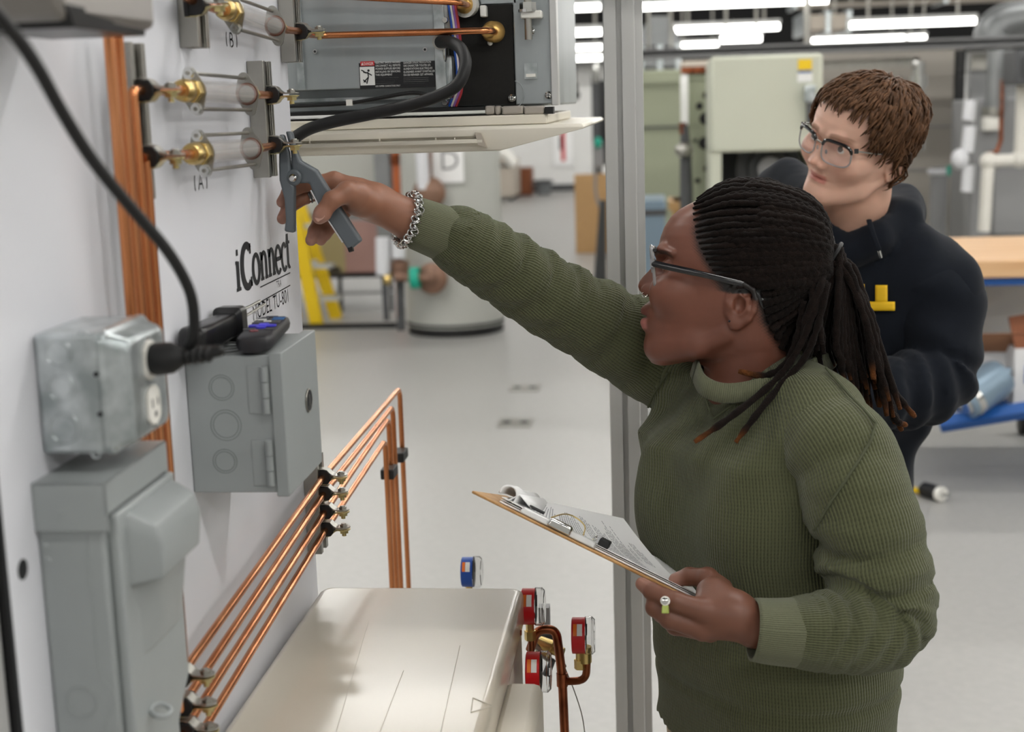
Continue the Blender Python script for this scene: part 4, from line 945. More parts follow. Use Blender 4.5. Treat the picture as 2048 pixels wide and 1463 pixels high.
# control box with the warning label
cb = blk(560, -60, 872, 183, YC-.015, .06).build('control_box', 'galv_panel', ac, bevel=.002)
blk(872, -60, 884, 186, YC-.02, .05).build('control_flange', 'galvanised', ac, bevel=.001)
blk(596, 0, 600, 180, YC-.019, .004).build('cover_fold', 'galvanised', cb)
for (x, y) in ((630, 103), (850, 99)):
    c = P(x, y, YC-.016); MB().lathe([(0, .0035), (.001, .0032)], c, (0, -1, 0), 14).build('punched_hole', 'alu', cb); MB().lathe([(0, .0018), (.0014, .0018)], c, (0, -1, 0), 10).build('hole_core', 'ink', cb)
blk(884, 0, 898, 60, YC-.01, .03).build('gland_plate', 'alu', ac, bevel=.004); MB().ell(P(890, 96, YC-.015), (.004, .012, .022)).build('oval_plug', 'steel_bright', ac)
for (x, y) in ((890, 40), (902, 190), (890, 205)): MB().lathe([(0, .005), (.003, .004)], P(x, y, YC-.018), (0, -1, 0), 14).build('panel_screw', 'steel_bright', ac)
for q, (m, dx) in enumerate((('wire_white', 0), ('wire_purple', 5), ('wire_red', 9), ('blue_plastic', -4))):
    MB().tube(catmull([P(898+dx, -10, YC-.01), P(906+dx, 40, YC-.015), P(912+dx, 90, YC-.02), P(917+dx*.6, 140, YC-.02), P(914+dx, 180, YC-.015), P(903+dx, 212, YC-.005)]), .0022, 6).build('wire', m, ac)
blk(880, 110, 903, 200, YC-.012, .03).build('terminal_cover', 'galvanised', ac, bevel=.004)
# label
lb = thing('warning_label', 'black danger label with red header and white lettering on the steel box', 'label', P(797, 150, YC-.0155))
Yl = YC-.0158
def lblk(x0, y0, x1, y1, o=0): a, b = rect(x0, y0, x1, y1, Yl-o, .0003); return MB().span(a, b)
lblk(720, 121, 872, 178).build('label_sheet', 'label_black', lb, smooth=0)
lblk(721, 122, 748.5, 132, .0003).build('red_header', 'label_red', lb, smooth=0)
lblk(721, 133, 748.5, 171, .0003).build('white_panel', 'label_white', lb, smooth=0)
def ltext(body, x, y, hpx, m, nm='label_lettering', wpx=None):
    c = P(x, y, Yl-.0007); mb = text_mb(body, frame(c, (1, 0, 0), z=(0, -1, 0)), hpx/F_PX*Yl*1.38)
    if wpx:
        w = max(v.x for v in mb.v)-c.x; k = wpx/F_PX*Yl/w; mb.v = [Vector((c.x+(v.x-c.x)*k, v.y, v.z)) for v in mb.v]
    return mb.build(nm, m, lb, smooth=0)
ltext('DANGER', 727, 130.5, 6.0, 'label_white', wpx=20)
mbx = MB(); c = [P(722.5, 130.5, Yl-.0007), P(726.5, 130.5, Yl-.0007), P(724.5, 124, Yl-.0007)]; mbx.add(c, [(0, 1, 2)]); mbx.build('warning_triangle', 'label_white', lb, smooth=0)
for k, (l1, l2) in enumerate((('ELECTRIC SHOCK HAZARD', "DANGER D'ELECTROCUTION"), ('DISCONNECT ALL REMOTE', 'DECONNECTER TOUTES LES'), ('POWER SUPPLIES BEFORE', 'ALIMENTATIONS ELECTRIQUES'), ('INSTALLING OR SERVICING', "ELOIGNEES AVANT D'INSTALLER"), ('THIS EQUIPMENT', 'OU DE REPARER CET APPAREIL'))):
    ltext(l1, 751, 127.5+k*6.1, 4.0, 'label_white', wpx=50 if k < 4 else 34); ltext(l2, 807, 127.5+k*6.1, 4.0, 'label_white', wpx=[55, 54, 58, 63, 60][k])
mbx = MB()
for k in range(4):
    for x0, w in ((751, 46-k*3), (807, 50-6*(k == 3))):
        a, b = rect(x0, 154.6+k*3.7, x0+w, 156.0+k*3.7, Yl-.0004, .0003); mbx.span(a, b)
mbx.build('small_print', mat('print_white_dim', '9c9c9c', .6), lb, smooth=0)['kind'] = 'stuff'
ltext('USE COPPER CONDUCTORS ONLY', 751, 174, 3.2, 'label_white', wpx=50)
# struck figure pictogram
mbx = MB(); F = frame(P(735, 152, Yl-.0005), (1, 0, 0), z=(0, -1, 0)); k = Yl/F_PX
strokes(mbx, [[(k*x, k*y) for x, y in l] for l in ([(1, 8), (2, -2)], [(2, -2), (-8, -12)], [(2, -2), (-2, -15)], [(1, 6), (9, 1)], [(1, 6), (-8, 8)], [(-12, 12), (-6, 9), (-8, 8), (-2, 6)], [(-9, -7), (-3, -12)])], F, k*2.2)
mbx.lathe([(0, k*2.4), (.0003, k*2.4)], P(737, 141, Yl-.0003), (0, -1, 0), 14); mbx.build('struck_figure', 'ink', lb, smooth=0)
# tab, hanger bolt, screws on the corner bracket
blk(1049, 126, 1074, 158, YC+.013, .003).build('louvre_tab', 'galvanised', ac); blk(1052, 147, 1071, 154, YC+.004, .012).build('tab_lip', 'white_plastic', ac)
for (x, y) in ((1062, 62), (1024, 196), (1097, 190)): 
    c = P(x, y, YC+.014); MB().lathe([(0, .006), (.002, .0055), (.004, .003)], c, (0, -1, 0), 16).build('panel_screw', 'steel_bright', ac)
    MB().box(c+Vector((0, -.0042, 0)), (.006, .001, .0012)).box(c+Vector((0, -.0042, 0)), (.0012, .001, .006)).build('screw_cross', 'gray_dark', ac)
pts = [P(1030+rr[0], 180+rr[1], YC+.013) for rr in arc(0, 8, 18, 26, 100, -90, 14)]; MB().tube(pts, .0007, 6).build('pressed_arc', 'galvanised', ac)
hb = blk(1041, 20, 1083, 37, YC-.012, .03).build('hanger_bracket', 'white_plastic', ac, bevel=.002)
hz = P(1056, 30, YC-.004); MB().cyl(hz+Vector((0, 0, -.035)), hz+Vector((0, 0, .5)), .0055, 12).build('threaded_rod', 'steel', ac)
MB().prism(ngon(.012), Matrix.Translation(hz+Vector((0, 0, .006))), .012).lathe([(0, .014), (.004, .014)], hz+Vector((0, 0, .004)), (0, 0, 1), 18).build('rod_nut', 'steel_bright', ac)
blk(960, 10, 972, 34, YC-.002, .02).build('pipe_clip', 'white_plastic', ac, bevel=.002)
# flare fittings
for q, (x, y, rr, m2) in enumerate(((991, 64, .0155, 'brass'), (936, 10, .013, 'white_plastic'))):
    c = P(x, y, YC+.018)
    MB().lathe([(0, rr), (.014, rr), (.018, rr*.8), (.02, rr*.62), (.03, rr*.6), (.032, rr*.45)], c, (-.35, -1, 0), 28).build('flare_cap', mat('brass_bright', 'd9b06a', .35, .7) if 'brass_bright' not in MATS else 'brass_bright', ac, smooth=50)
    if q: MB().lathe([(-.003, .017), (.01, .0185)], c, (-.35, -1, 0), 24).build('cap_collar', 'white_plastic', ac)
    MB().ell(c+Vector((-.008, -.005, -rr)), (.004, .004, .004)).build('cap_tab', 'white_plastic', ac)
# base: dark foam, gray blocks, pale tray and the cream louvre panel
xfr = P(1170, 250, YC-.02).x; zp = P(1168, 246, YC-.02).z; xfl = xfr-.72; yf, yb = YC-.05, YC+.67
blk(560, 188, 905, 206, YC+.015, .03).build('drain_edge', 'galvanised', ac)
blk(560, 213, 968, 233, YC-.013, .05).build('foam_gasket', 'black_rubber', ac)
for (x0, x1) in ((970, 988), (990, 1000), (1004, 1046), (1048, 1088)): blk(x0, 211, x1, 229, YC-.012, .03).build('foam_block', 'foam_gray', ac, bevel=.003)
blk(1090, 213, 1106, 228, YC-.015, .03).build('foam_corner', 'black_rubber', ac)
zt_ = zp+.0005
MB().span((xl+.01, YC-.01, zt_), (xr-.01, YC+.56, P(900, 233, YC).z)).build('drain_tray', 'cassette_white', ac, bevel=.002)
# bevelled panel: shallow bevel at the sides, steep louvre face at the front and back
t0 = .007; t1 = .036; sx, sy = .125, .012
def ringp(x0, x1, y0_, y1_, z): return [Vector((x0, y0_, z)), Vector((x1, y0_, z)), Vector((x1, y1_, z)), Vector((x0, y1_, z))]
r0 = ringp(xfl+.004, xfr-.004, yf+.004, yb-.004, zp); r1 = ringp(xfl, xfr, yf, yb, zp-.003); r2 = ringp(xfl, xfr, yf, yb, zp-t0)
r3 = ringp(xfl+sx, xfr-sx, yf+sy, yb-sy, zp-t1)
vs = r0+r1+r2+r3
MB().add(vs, [(0, 1, 2, 3)]+[(i*4+k, i*4+4+k, i*4+4+(k+1) % 4, i*4+(k+1) % 4) for i in range(3) for k in range(4)]+[(15, 14, 13, 12)]).build('louvre_panel', 'cassette_white', ac, bevel=.002)
# louvre slot with vanes
ys = yf+sy*.5-.008; 
a, b = rect(470, 274, 958, 286, yf-.001, .009); MB().span(a, b).build('louvre_slot', mat('slot_shade', '8d8676', .7), ac)
for x in (620, 760, 872, 910): 
    c = P(x, 281, yf); MB().box(c+Vector((0, .002, 0)), (.002, .008, .0085)).build('vane', 'cassette_white', ac)
a, b = rect(470, 286, 966, 292, yf-.004, .016); MB().span(a, b).build('louvre_blade', 'cassette_white', ac, bevel=.001)
q0 = P(956, 270, yf); MB().hexa([q0+Vector(v) for v in ((0, -.004, -.014), (.012, -.004, -.018), (.012, .01, -.018), (0, .01, -.014), (-.004, -.004, .004), (.005, -.004, .003), (.005, .01, .003), (-.004, .01, .004))]).build('louvre_end', 'beige_steel', ac)
# pipes and hoses to the unit
t = thing('copper_tube', 'long copper tube from the top clamp to the lower brass cap of the air unit', 'pipe', P(800, 66, 2.05))
A = Vector((WX+OFF, Y_bR, Wl(608, 64, OFF).z)); MB().tube(bend([sB[1]+sB[2]*.06, A, A+Vector((.0, .05, -.002)), P(640, 71, 2.1), P(980, 61, 2.095), P(990, 64, YC+.0)], .014), .0048, 12).build('tube_body', 'copper', t)
t = thing('copper_tube', 'copper tube along the top edge into the upper brass cap', 'pipe', P(800, 0, 2.06))
MB().tube(bend([P(560, -14, 2.07), P(918, 5, 2.09), P(935, 10, YC+.0)], .012), .0045, 12).build('tube_body', 'copper', t)
t = thing('insulated_hose', 'thick black insulated hose looping out of the air unit behind the board', 'hose', P(760, 230, 2.08))
MB().tube(catmull([P(880, 84, 2.11), P(900, 84, 2.08), P(922, 98, 2.05), P(931, 128, 2.03), P(918, 165, 2.02), P(885, 188, 2.02), P(820, 210, 2.02), P(740, 228, 2.04), P(660, 245, 2.05), P(610, 262, 2.06), P(575, 292, 2.07), P(545, 350, 2.1)], 8), .0088, 16).build('hose_body', 'black_rubber', t)
MB().lathe([(0, .012), (.012, .012)], P(883, 84, 2.125), (0, -1, 0), 18).build('hose_gland', 'steel', t)
t = thing('control_cable', 'thin black cable sagging under the steel control box', 'cable', P(740, 200, 2.1))
MB().tube(catmull([P(560, 213, 2.1), P(640, 210, 2.1), P(700, 206, 2.1), P(760, 196, 2.1), P(820, 186, 2.1), P(860, 190, 2.1), P(890, 196, 2.115)]), .0028, 8).build('cable_body', 'black_rubber', t); MB().box(P(699, 205, 2.098), (.009, .006, .009)).build('cable_tie', 'white_plastic', t)
for z in (zlo+.30,): MB().span((xl-.1, YC+.0, z), (xr+.35, YC+.04, z+.04)).build('support_rail', 'alu', ac); 

# ================================================================== condenser below
cu = thing('condenser_unit', 'cream painted outdoor condenser unit below the board with a glossy top', 'condenser', (WX+.2, 1.75, .25))
q = Wl(640, 1176, .012); zc_ = q.z; yb_c = q.y+.01; xw = WX+.012; xe = P(1049, 1176, yb_c).x
yn = 1.18
def topring(ins, z, r=.014): 
    w, l = xe-xw-2*ins, yb_c-yn-2*ins
    return [Vector(((xw+xe)/2+p[0], (yn+yb_c)/2+p[1], z)) for p in rrect(w, l, r, 6)]
rr = [topring(0, zc_-.045), topring(0, zc_-.012), topring(.002, zc_-.004), topring(.007, zc_), topring(.012, zc_+.0012), topring(.012, zc_+.0012)]
N = len(rr[0]); vs = [v for r_ in rr for v in r_]
MB().add(vs, [(i*N+k, i*N+(k+1) % N, (i+1)*N+(k+1) % N, (i+1)*N+k) for i in range(5) for k in range(N)]+[tuple(5*N+k for k in range(N)), tuple(range(N))[::-1]]).build('top_cover', 'cream_paint', cu, smooth=50)
MB().span((xw+.006, yn+.01, .28), (xe-.012, yb_c-.01, zc_-.042)).build('casing', 'cream_side', cu, bevel=.006)
MB().span((xe-.012, yn+.02, .34), (xe-.004, yb_c-.02, zc_-.06)).build('side_panel', 'cream_side', cu, bevel=.003)
for z in (.45, .55, .65): MB().span((xe-.004, yn+.1, z), (xe-.001, yn+.3, z+.012)).build('side_louvre', 'cream_side', cu, bevel=.001)
a = P(1062, 1372, 1.72)
MB().span((xe-.006, 1.2, .45), (xe+.045, 1.74, a.z)).build('service_cover', 'cream_side', cu, bevel=.012)
for y in (yn+.1, yb_c-.1): MB().span((xw+.0, y-.03, 0), (xe, y+.03, .28)).build('stand_leg', 'gray_dark', cu, bevel=.004)
for (x0, y0_, x1, y1_) in ((738, 1240, 672, 1463), (807, 1340, 757, 1470), (920, 1290, 880, 1470)):
    a, b = Z(x0, y0_, zc_+.0014), Z(x1, y1_, zc_+.0014); MB().tube([a, b], .0004, 4).build('scratch', 'cream_paint', cu)
tri = [Z(x, y, zc_+.0016) for x, y in ((946, 1395), (985, 1411), (942, 1424), (946, 1395))]; MB().tube(tri, .0007, 4).build('embossed_triangle', 'cream_side', cu)
c = P(1043, 1264, 1.9); MB().lathe([(0, .005), (.002, .004)], Vector((xe, c.y, c.z)), (1, 0, 0), 14).build('side_screw', 'copper_dull', cu)
MB().span((WX+.0005, 1.22, zc_+.004), (WX+.0009, 1.30, zc_+.012)).build('hazard_strip', 'label_black', bd)
for k in range(3): MB().span((WX+.0009, 1.40+k*.035, zc_+.003), (WX+.0014, 1.415+k*.035, zc_+.014)).build('hazard_strip', 'yellow_paint' if k == 0 else 'label_black', bd)

# ------------------------------------------------------------------ gauges with clear lens, looking towards +x
GA = None
def gauge(px, py, Y, label, m, rpx, stem, yaw=.02):
    c = P(px, py, Y); r = rpx/F_PX*Y
    t = thing('pressure_gauge', label, 'gauge', c, 'round pressure gauges')
    ax = Vector((math.cos(yaw), math.sin(yaw), 0))
    MB().lathe([(-.012, r*.85), (-.011, r*.95), (.007, r*.95), (.008, r)], c, ax, 36).build('gauge_case', m, t, smooth=50)
    MB().lathe([(.0085, r*.8), (.009, r*.8)], c, ax, 32).build('dial', 'label_white', t)
    MB().lathe([(.008, r*1.0), (.018, r*1.0), (.022, r*.85), (.022, r*.2), (.0205, r*.2), (.0205, r*.83), (.017, r*.95), (.0085, r*.95), (.008, r*1.0)], c, ax, 36).build('clear_lens', mat('clear_plastic', 'f6f6f6', .06, trans=1, ior=1.12) if 'clear_plastic' not in MATS else 'clear_plastic', t, smooth=40)
    mb = MB(); mb.tube([c+ax*.0095, c+ax*.0095+Vector((0, .3, .8)).normalized()*r*.6], .0008, 5).build('needle', 'ink', t)
    up = Vector((0, 0, 1)); sd = ax.cross(up)
    # small printed tag wrapped on the case, facing the camera
    for (o0, o1, mm) in ((-.009, -.004, 'orange_print'), (-.0035, .004, 'label_white')):
        vs = []; n = 6
        for k in range(n+1):
            a = R(58-k*6.5); d = (up*math.sin(a)+sd*math.cos(a))*(r*.95+.0004); vs += [c+ax*o0+d, c+ax*o1+d]
        MB().add(vs, [(2*k, 2*k+1, 2*k+3, 2*k+2) for k in range(n)]).build('printed_tag', mm, t)
    MB().lathe([(r*.9, .006), (r*.9+.012, .006), (r*.9+.012, .0085), (r*.9+.026, .0085)], c-ax*.001, (0, 0, -1), 6).build('brass_stem', 'brass', t)
    if stem: MB().cyl(c+Vector((0, 0, -r)), c+Vector((0, 0, -r-stem)), .0045, 12).build('stem_tube', 'copper_dull', t)
    return c, r
gauge(938, 1143, 2.28, 'blue cased pressure gauge standing behind the cream condenser', 'blue_plastic', 33, .3)
g1 = gauge(1060, 1212, 1.98, 'red pressure gauge close to the far right corner of the condenser', 'red_plastic', 40, .1)
g2 = gauge(1160, 1270, 1.98, 'rightmost red pressure gauge standing on a curved copper tube', 'red_plastic', 40, 0)
g3 = gauge(1070, 1342, 1.85, 'lowest red pressure gauge, half behind the condenser side', 'red_plastic', 44, .1)
t = thing('copper_manifold', 'brown copper tube manifold hooking down beside the red gauges', 'pipe', P(1128, 1400, 2.0))
MB().tube(bend([P(1060, 1300, 2.0), P(1074, 1258, 2.0), P(1112, 1258, 2.0), P(1124, 1345, 2.0), P(1130, 1480, 2.0), P(1136, 1700, 2.0)], .03), .0068, 14).build('main_tube', 'copper_dull', t)
MB().tube(bend([P(1128, 1362, 2.0), P(1172, 1360, 1.99), P(1174, 1318, 1.98)], .022), .0058, 14).build('branch_tube', 'copper_dull', t)
MB().lathe([(0, .0085), (.02, .0085)], P(1124, 1345, 2.0), (0, 0, -1), 16).build('tee_joint', 'copper_dull', t); MB().lathe([(-.01, .0095), (.014, .0095)], P(1170, 1305, 1.98), (0, 0, -1), 16).build('union', 'brass', t)
t = thing('service_valve', 'brass and gray service valve behind the copper hook', 'valve', P(1092, 1290, 2.04))
MB().lathe([(-.02, .007), (-.01, .007), (-.01, .013), (.012, .013), (.012, .008), (.03, .008)], P(1090, 1292, 2.04), (1, -.3, -.25), 18).build('valve_body', 'brass', t); MB().box(P(1100, 1282, 2.07), (.03, .02, .03)).build('valve_bracket', 'gray_dark', t, bevel=.003)
MB().tube([P(1070, 1290, 2.03), P(1100, 1318, 2.03)], .005, 10).build('valve_stub', 'steel', t); MB().tube([P(1104, 1318, 2.04), P(1092, 1350, 2.04)], .006, 6).build('bracket_arm', 'gray_dark', t)
blk_ = rect(1078, 1215, 1098, 1262, 2.1, .02); MB().span(*blk_).build('back_plate', 'gray_panel', t)
t = thing('capillary_wire', 'thin gray capillary wire hanging from the copper manifold', 'wire', P(1150, 1400, 2.0))
MB().tube(catmull([P(1128, 1330, 2.01), P(1150, 1385, 2.0), P(1166, 1440, 2.0), P(1170, 1500, 2.0), P(1160, 1600, 2.0)]), .0009, 6).build('wire_body', 'steel', t); MB().ell(P(1129, 1331, 2.008), (.003, .003, .003)).build('wire_tip', 'steel', t)

# ================================================================== aluminium post
pl = P(1210, 300, 2.34); pr_ = P(1273, 300, 2.34); w = pr_.x-pl.x; xm = (pl.x+pr_.x)/2
po = thing('aluminium_post', 'tall aluminium profile post in the middle of the picture', 'post', (xm, 2.34+w/2, 0))
h = w/2; s = .004; g = .0045
# profile with a T-slot in each face
quarter = [(h, g), (h, h-.0015), (h-.0015, h), (g, h), (g, h-s), (.013, h-s), (.006, h-.016), (-.006, h-.016), (-.013, h-s)]
prof = []
for k in range(4):
    a = k*math.pi/2
    for (x, y) in [(h, h-.0015), (h-.0015, h), (g, h), (g, h-s), (.012, h-s), (.006, h-.013), (-.006, h-.013), (-.012, h-s), (-g, h-s), (-g, h)]:
        prof.append((x*math.cos(a)-y*math.sin(a), x*math.sin(a)+y*math.cos(a)))
MB().prism(prof, Matrix.Translation((xm, 2.34+h, .01)), 2.9).build('profile', 'alu', po, smooth=0)
MB().prism(rrect(w+.06, w+.06, .008), Matrix.Translation((xm, 2.34+h, 0)), .012).build('foot_plate', 'alu', po, bevel=.002)
MB().span((xm+h, 2.35, .02), (xm+h+.012, 2.34+w, 2.9)).build('side_strip', 'alu', po, smooth=0)

# ================================================================== pliers
YP = 1.83
pl_ = thing('pinch_pliers', 'gray pinch pliers closed on the tube beside the right clamp', 'pliers', P(588, 355, YP))
def plate(pts, Y, th, nm, m='plier_gray', bv=.003):
    V = [P(x, y, Y) for x, y in pts]; n = len(V); e = Vector((0, th, 0))
    mb = MB(); mb.add(V+[v+e for v in V], [tuple(range(n)), tuple(range(2*n-1, n-1, -1))]+[(i, n+i, n+(i+1) % n, (i+1) % n) for i in range(n)])
    return mb.build(nm, m, pl_, bevel=bv, seg=3)
plate([(570, 262), (582, 264), (588, 295), (600, 322), (632, 340), (652, 372), (722, 482), (697, 502), (634, 408), (618, 366), (592, 367), (578, 357), (574, 345), (583, 338), (580, 300)], YP, .016, 'handle_lever')
plate([(558, 268), (566, 270), (576, 305), (580, 338), (576, 352), (584, 368), (588, 372), (588, 466), (568, 463), (571, 440), (568, 398), (558, 360), (557, 330)], YP-.006, .014, 'jaw_lever')
c = P(588, 355, YP-.002); MB().lathe([(0, .0105), (.003, .0102), (.0045, .0085)], c, (0, -1, 0), 24).build('pivot_boss', 'plier_gray', pl_)
MB().lathe([(0, .0055), (.0035, .005), (.0055, .003)], c+Vector((0, -.004, 0)), (0, -1, 0), 20).build('pivot_rivet', 'steel_bright', pl_)
V = [P(622, 380, YP+.002), P(640, 415, YP+.002), P(686, 484, YP+.002)]; MB().tube(V, .0016, 6).build('steel_edge', 'steel_bright', pl_)
MB().tube([P(697, 499, YP+.003), P(706, 496, YP+.003)], .004, 8).build('handle_tip', 'black_rubber', pl_)
# ================================================================== organic shapes: signed distance on a grid, then surface nets
class Sdf:
    def __init__(s, lo, hi, h):
        s.lo = np.array(lo, np.float32); s.h = h
        s.n = np.ceil((np.array(hi)-np.array(lo))/h).astype(int)+1
        s.d = np.full(s.n, .05, np.float32)
        s.ax = [s.lo[i]+h*np.arange(s.n[i], dtype=np.float32) for i in range(3)]
    def sl(s, lo, hi, pad):
        a = np.clip(np.floor((np.array(lo)-pad-s.lo)/s.h).astype(int), 0, s.n); b = np.clip(np.ceil((np.array(hi)+pad-s.lo)/s.h).astype(int)+1, 0, s.n)
        if (b <= a).any(): return None
        return tuple(slice(int(a[i]), int(b[i])) for i in range(3))
    def grid(s, q): return np.meshgrid(s.ax[0][q[0]], s.ax[1][q[1]], s.ax[2][q[2]], indexing='ij', sparse=True)
    def merge(s, q, e, k, op):
        d = s.d[q]
        if op == 's': e = -e
        if k <= 0:
            r = np.minimum(d, e) if op == 'u' else np.maximum(d, e)
        else:
            w = np.maximum(k-np.abs(d-e), 0)/k
            r = np.minimum(d, e)-w*w*k*.25 if op == 'u' else np.maximum(d, e)+w*w*k*.25
        s.d[q] = r
    def ell(s, c, r, Rm=None, k=.004, op='u'):
        c = np.array(c, np.float32); r = np.array(r, np.float32); m = float(r.max())
        q = s.sl(c-m, c+m, k+3*s.h)
        if q is None: return s
        X, Y, Z_ = s.grid(q); X = X-c[0]; Y = Y-c[1]; Z_ = Z_-c[2]
        if Rm is not None:
            A = np.array(Rm, np.float32)          # columns are the local axes
            x = X*A[0, 0]+Y*A[1, 0]+Z_*A[2, 0]; y = X*A[0, 1]+Y*A[1, 1]+Z_*A[2, 1]; z = X*A[0, 2]+Y*A[1, 2]+Z_*A[2, 2]
        else: x, y, z = X, Y, Z_
        k0 = np.sqrt((x/r[0])**2+(y/r[1])**2+(z/r[2])**2); k1 = np.sqrt((x/r[0]**2)**2+(y/r[1]**2)**2+(z/r[2]**2)**2)+1e-6
        s.merge(q, k0*(k0-1)/k1, k, op); return s
    def cone(s, a, b, ra, rb, k=.004, op='u'):
        a = np.array(a, np.float32); b = np.array(b, np.float32); m = max(ra, rb)
        q = s.sl(np.minimum(a, b)-m, np.maximum(a, b)+m, k+3*s.h)
        if q is None: return s
        X, Y, Z_ = s.grid(q); v = b-a; L = float(v@v)+1e-9
        t = np.clip(((X-a[0])*v[0]+(Y-a[1])*v[1]+(Z_-a[2])*v[2])/L, 0, 1)
        e = np.sqrt((X-a[0]-t*v[0])**2+(Y-a[1]-t*v[1])**2+(Z_-a[2]-t*v[2])**2)-(ra+t*(rb-ra))
        s.merge(q, e, k, op); return s
    def chain(s, pts, rs, k=.004, op='u'):
        for i in range(len(pts)-1): s.cone(pts[i], pts[i+1], rs[i], rs[i+1], k if i == 0 else min(k, .004), op)
        return s
    def mesh(s, smooth=1):
        d = s.d; n = d.shape; ins = d < 0
        cnt = np.zeros(tuple(k-1 for k in n), np.int8)
        for i in (0, 1):
            for j in (0, 1):
                for k in (0, 1): cnt += ins[i:n[0]-1+i, j:n[1]-1+j, k:n[2]-1+k]
        act = (cnt > 0) & (cnt < 8); idx = np.argwhere(act); ids = np.full(act.shape, -1, np.int64); ids[act] = np.arange(len(idx))
        pos = np.zeros((len(idx), 3), np.float64); w = np.zeros(len(idx))
        cor = [(i, j, k) for i in (0, 1) for j in (0, 1) for k in (0, 1)]
        cv = {c: d[idx[:, 0]+c[0], idx[:, 1]+c[1], idx[:, 2]+c[2]].astype(np.float64) for c in cor}
        for c in cor:
            for a in range(3):
                if c[a] == 0:
                    c2 = list(c); c2[a] = 1; c2 = tuple(c2); v0, v1 = cv[c], cv[c2]; m = (v0 < 0) != (v1 < 0)
                    t = np.where(m, v0/np.where(v0 == v1, 1, v0-v1), 0)
                    p = np.array(c, float)[None].repeat(len(idx), 0); p[:, a] = t
                    pos[m] += p[m]; w[m] += 1
        V = (idx+pos/w[:, None])*s.h+s.lo
        Q = []
        for a in range(3):
            b, c = (a+1) % 3, (a+2) % 3
            sl0 = [slice(None)]*3; sl1 = [slice(None)]*3; sl0[a] = slice(0, -1); sl1[a] = slice(1, None)
            x = ins[tuple(sl0)] != ins[tuple(sl1)]; e = np.argwhere(x)
            e = e[(e[:, b] > 0) & (e[:, c] > 0) & (e[:, b] < n[b]-1) & (e[:, c] < n[c]-1)]
            if not len(e): continue
            f = ins[tuple(e.T)]
            def cell(db, dc):
                q = e.copy(); q[:, b] += db; q[:, c] += dc; return ids[tuple(q.T)]
            q = np.stack([cell(-1, -1), cell(0, -1), cell(0, 0), cell(-1, 0)], 1); q[~f] = q[~f][:, ::-1]; Q.append(q)
        F = np.concatenate(Q); F = F[(F >= 0).all(1)]
        for _ in range(smooth):
            acc = np.zeros_like(V); cn = np.zeros(len(V))
            for i in range(4):
                for j in (1, 3):
                    np.add.at(acc, F[:, i], V[F[:, (i+j) % 4]]); np.add.at(cn, F[:, i], 1)
            V = V*.5+.5*acc/np.maximum(cn, 1)[:, None]
        return V, F
def np_mesh(name, parts, m, parent=None, attrs=None):
    """parts: list of (V, F); attrs: name -> array per vertex (n) or (n,3)."""
    V = np.concatenate([p[0] for p in parts]); o = 0; F = []
    for v, f in parts: F.append(f+o); o += len(v)
    F = np.concatenate(F)
    if parent is not None:
        iv = np.array(WM[parent].inverted()); V = V @ iv[:3, :3].T+iv[:3, 3]
    me = bpy.data.meshes.new(name); me.vertices.add(len(V)); me.vertices.foreach_set('co', V.astype(np.float32).ravel())
    me.loops.add(F.size); me.loops.foreach_set('vertex_index', F.astype(np.int32).ravel())
    me.polygons.add(len(F)); me.polygons.foreach_set('loop_start', np.arange(0, F.size, 4, dtype=np.int32))
    me.polygons.foreach_set('loop_total', np.full(len(F), 4, np.int32)); me.polygons.foreach_set('use_smooth', np.ones(len(F), bool))
    me.update(calc_edges=True)
    for k, a in (attrs or {}).items():
        if a.ndim == 1:
            at = me.attributes.new(k, 'FLOAT', 'POINT'); at.data.foreach_set('value', a.astype(np.float32))
        else:
            at = me.attributes.new(k, 'FLOAT_COLOR', 'POINT'); c = np.ones((len(a), 4), np.float32); c[:, :3] = a; at.data.foreach_set('color', c.ravel())
    return link(name, me, m, parent)
A3 = lambda v: np.array((v.x, v.y, v.z))
def lin3(h): return np.array(lin(h)[:3])
def smst(x, a, b): t = np.clip((x-a)/(b-a), 0, 1); return t*t*(3-2*t)
def to_world(V, M): Mn = np.array(M); return V @ Mn[:3, :3].T+Mn[:3, 3]
def dense(pts, rs, n=8):
    """dense centre line with parallel-transported frames."""
    C = catmull(pts, n); rr = np.interp(np.linspace(0, len(pts)-1, len(C)), range(len(pts)), rs)
    C = np.array([A3(c) for c in C]); T = np.gradient(C, axis=0); T /= np.linalg.norm(T, axis=1)[:, None]
    U = []; u = A3(CAMP)-C[0]; u = u-T[0]*(u@T[0]); u /= np.linalg.norm(u)
    for t in T: u = u-t*(u@t); u /= np.linalg.norm(u); U.append(u)
    return C, T, np.array(U), rr
def along(V, C, T, U):
    """for every vertex: index of the nearest centre point, angle about it."""
    out = np.zeros(len(V), int)
    for a in range(0, len(V), 20000):
        out[a:a+20000] = ((V[a:a+20000, None]-C[None])**2).sum(2).argmin(1)
    dlt = V-C[out]; W = np.cross(T, U)
    return out, np.arctan2((dlt*W[out]).sum(1), (dlt*U[out]).sum(1))
def bounds(pts, m):
    a = np.array([A3(Vector(p)) for p in pts]); return a.min(0)-m, a.max(0)+m

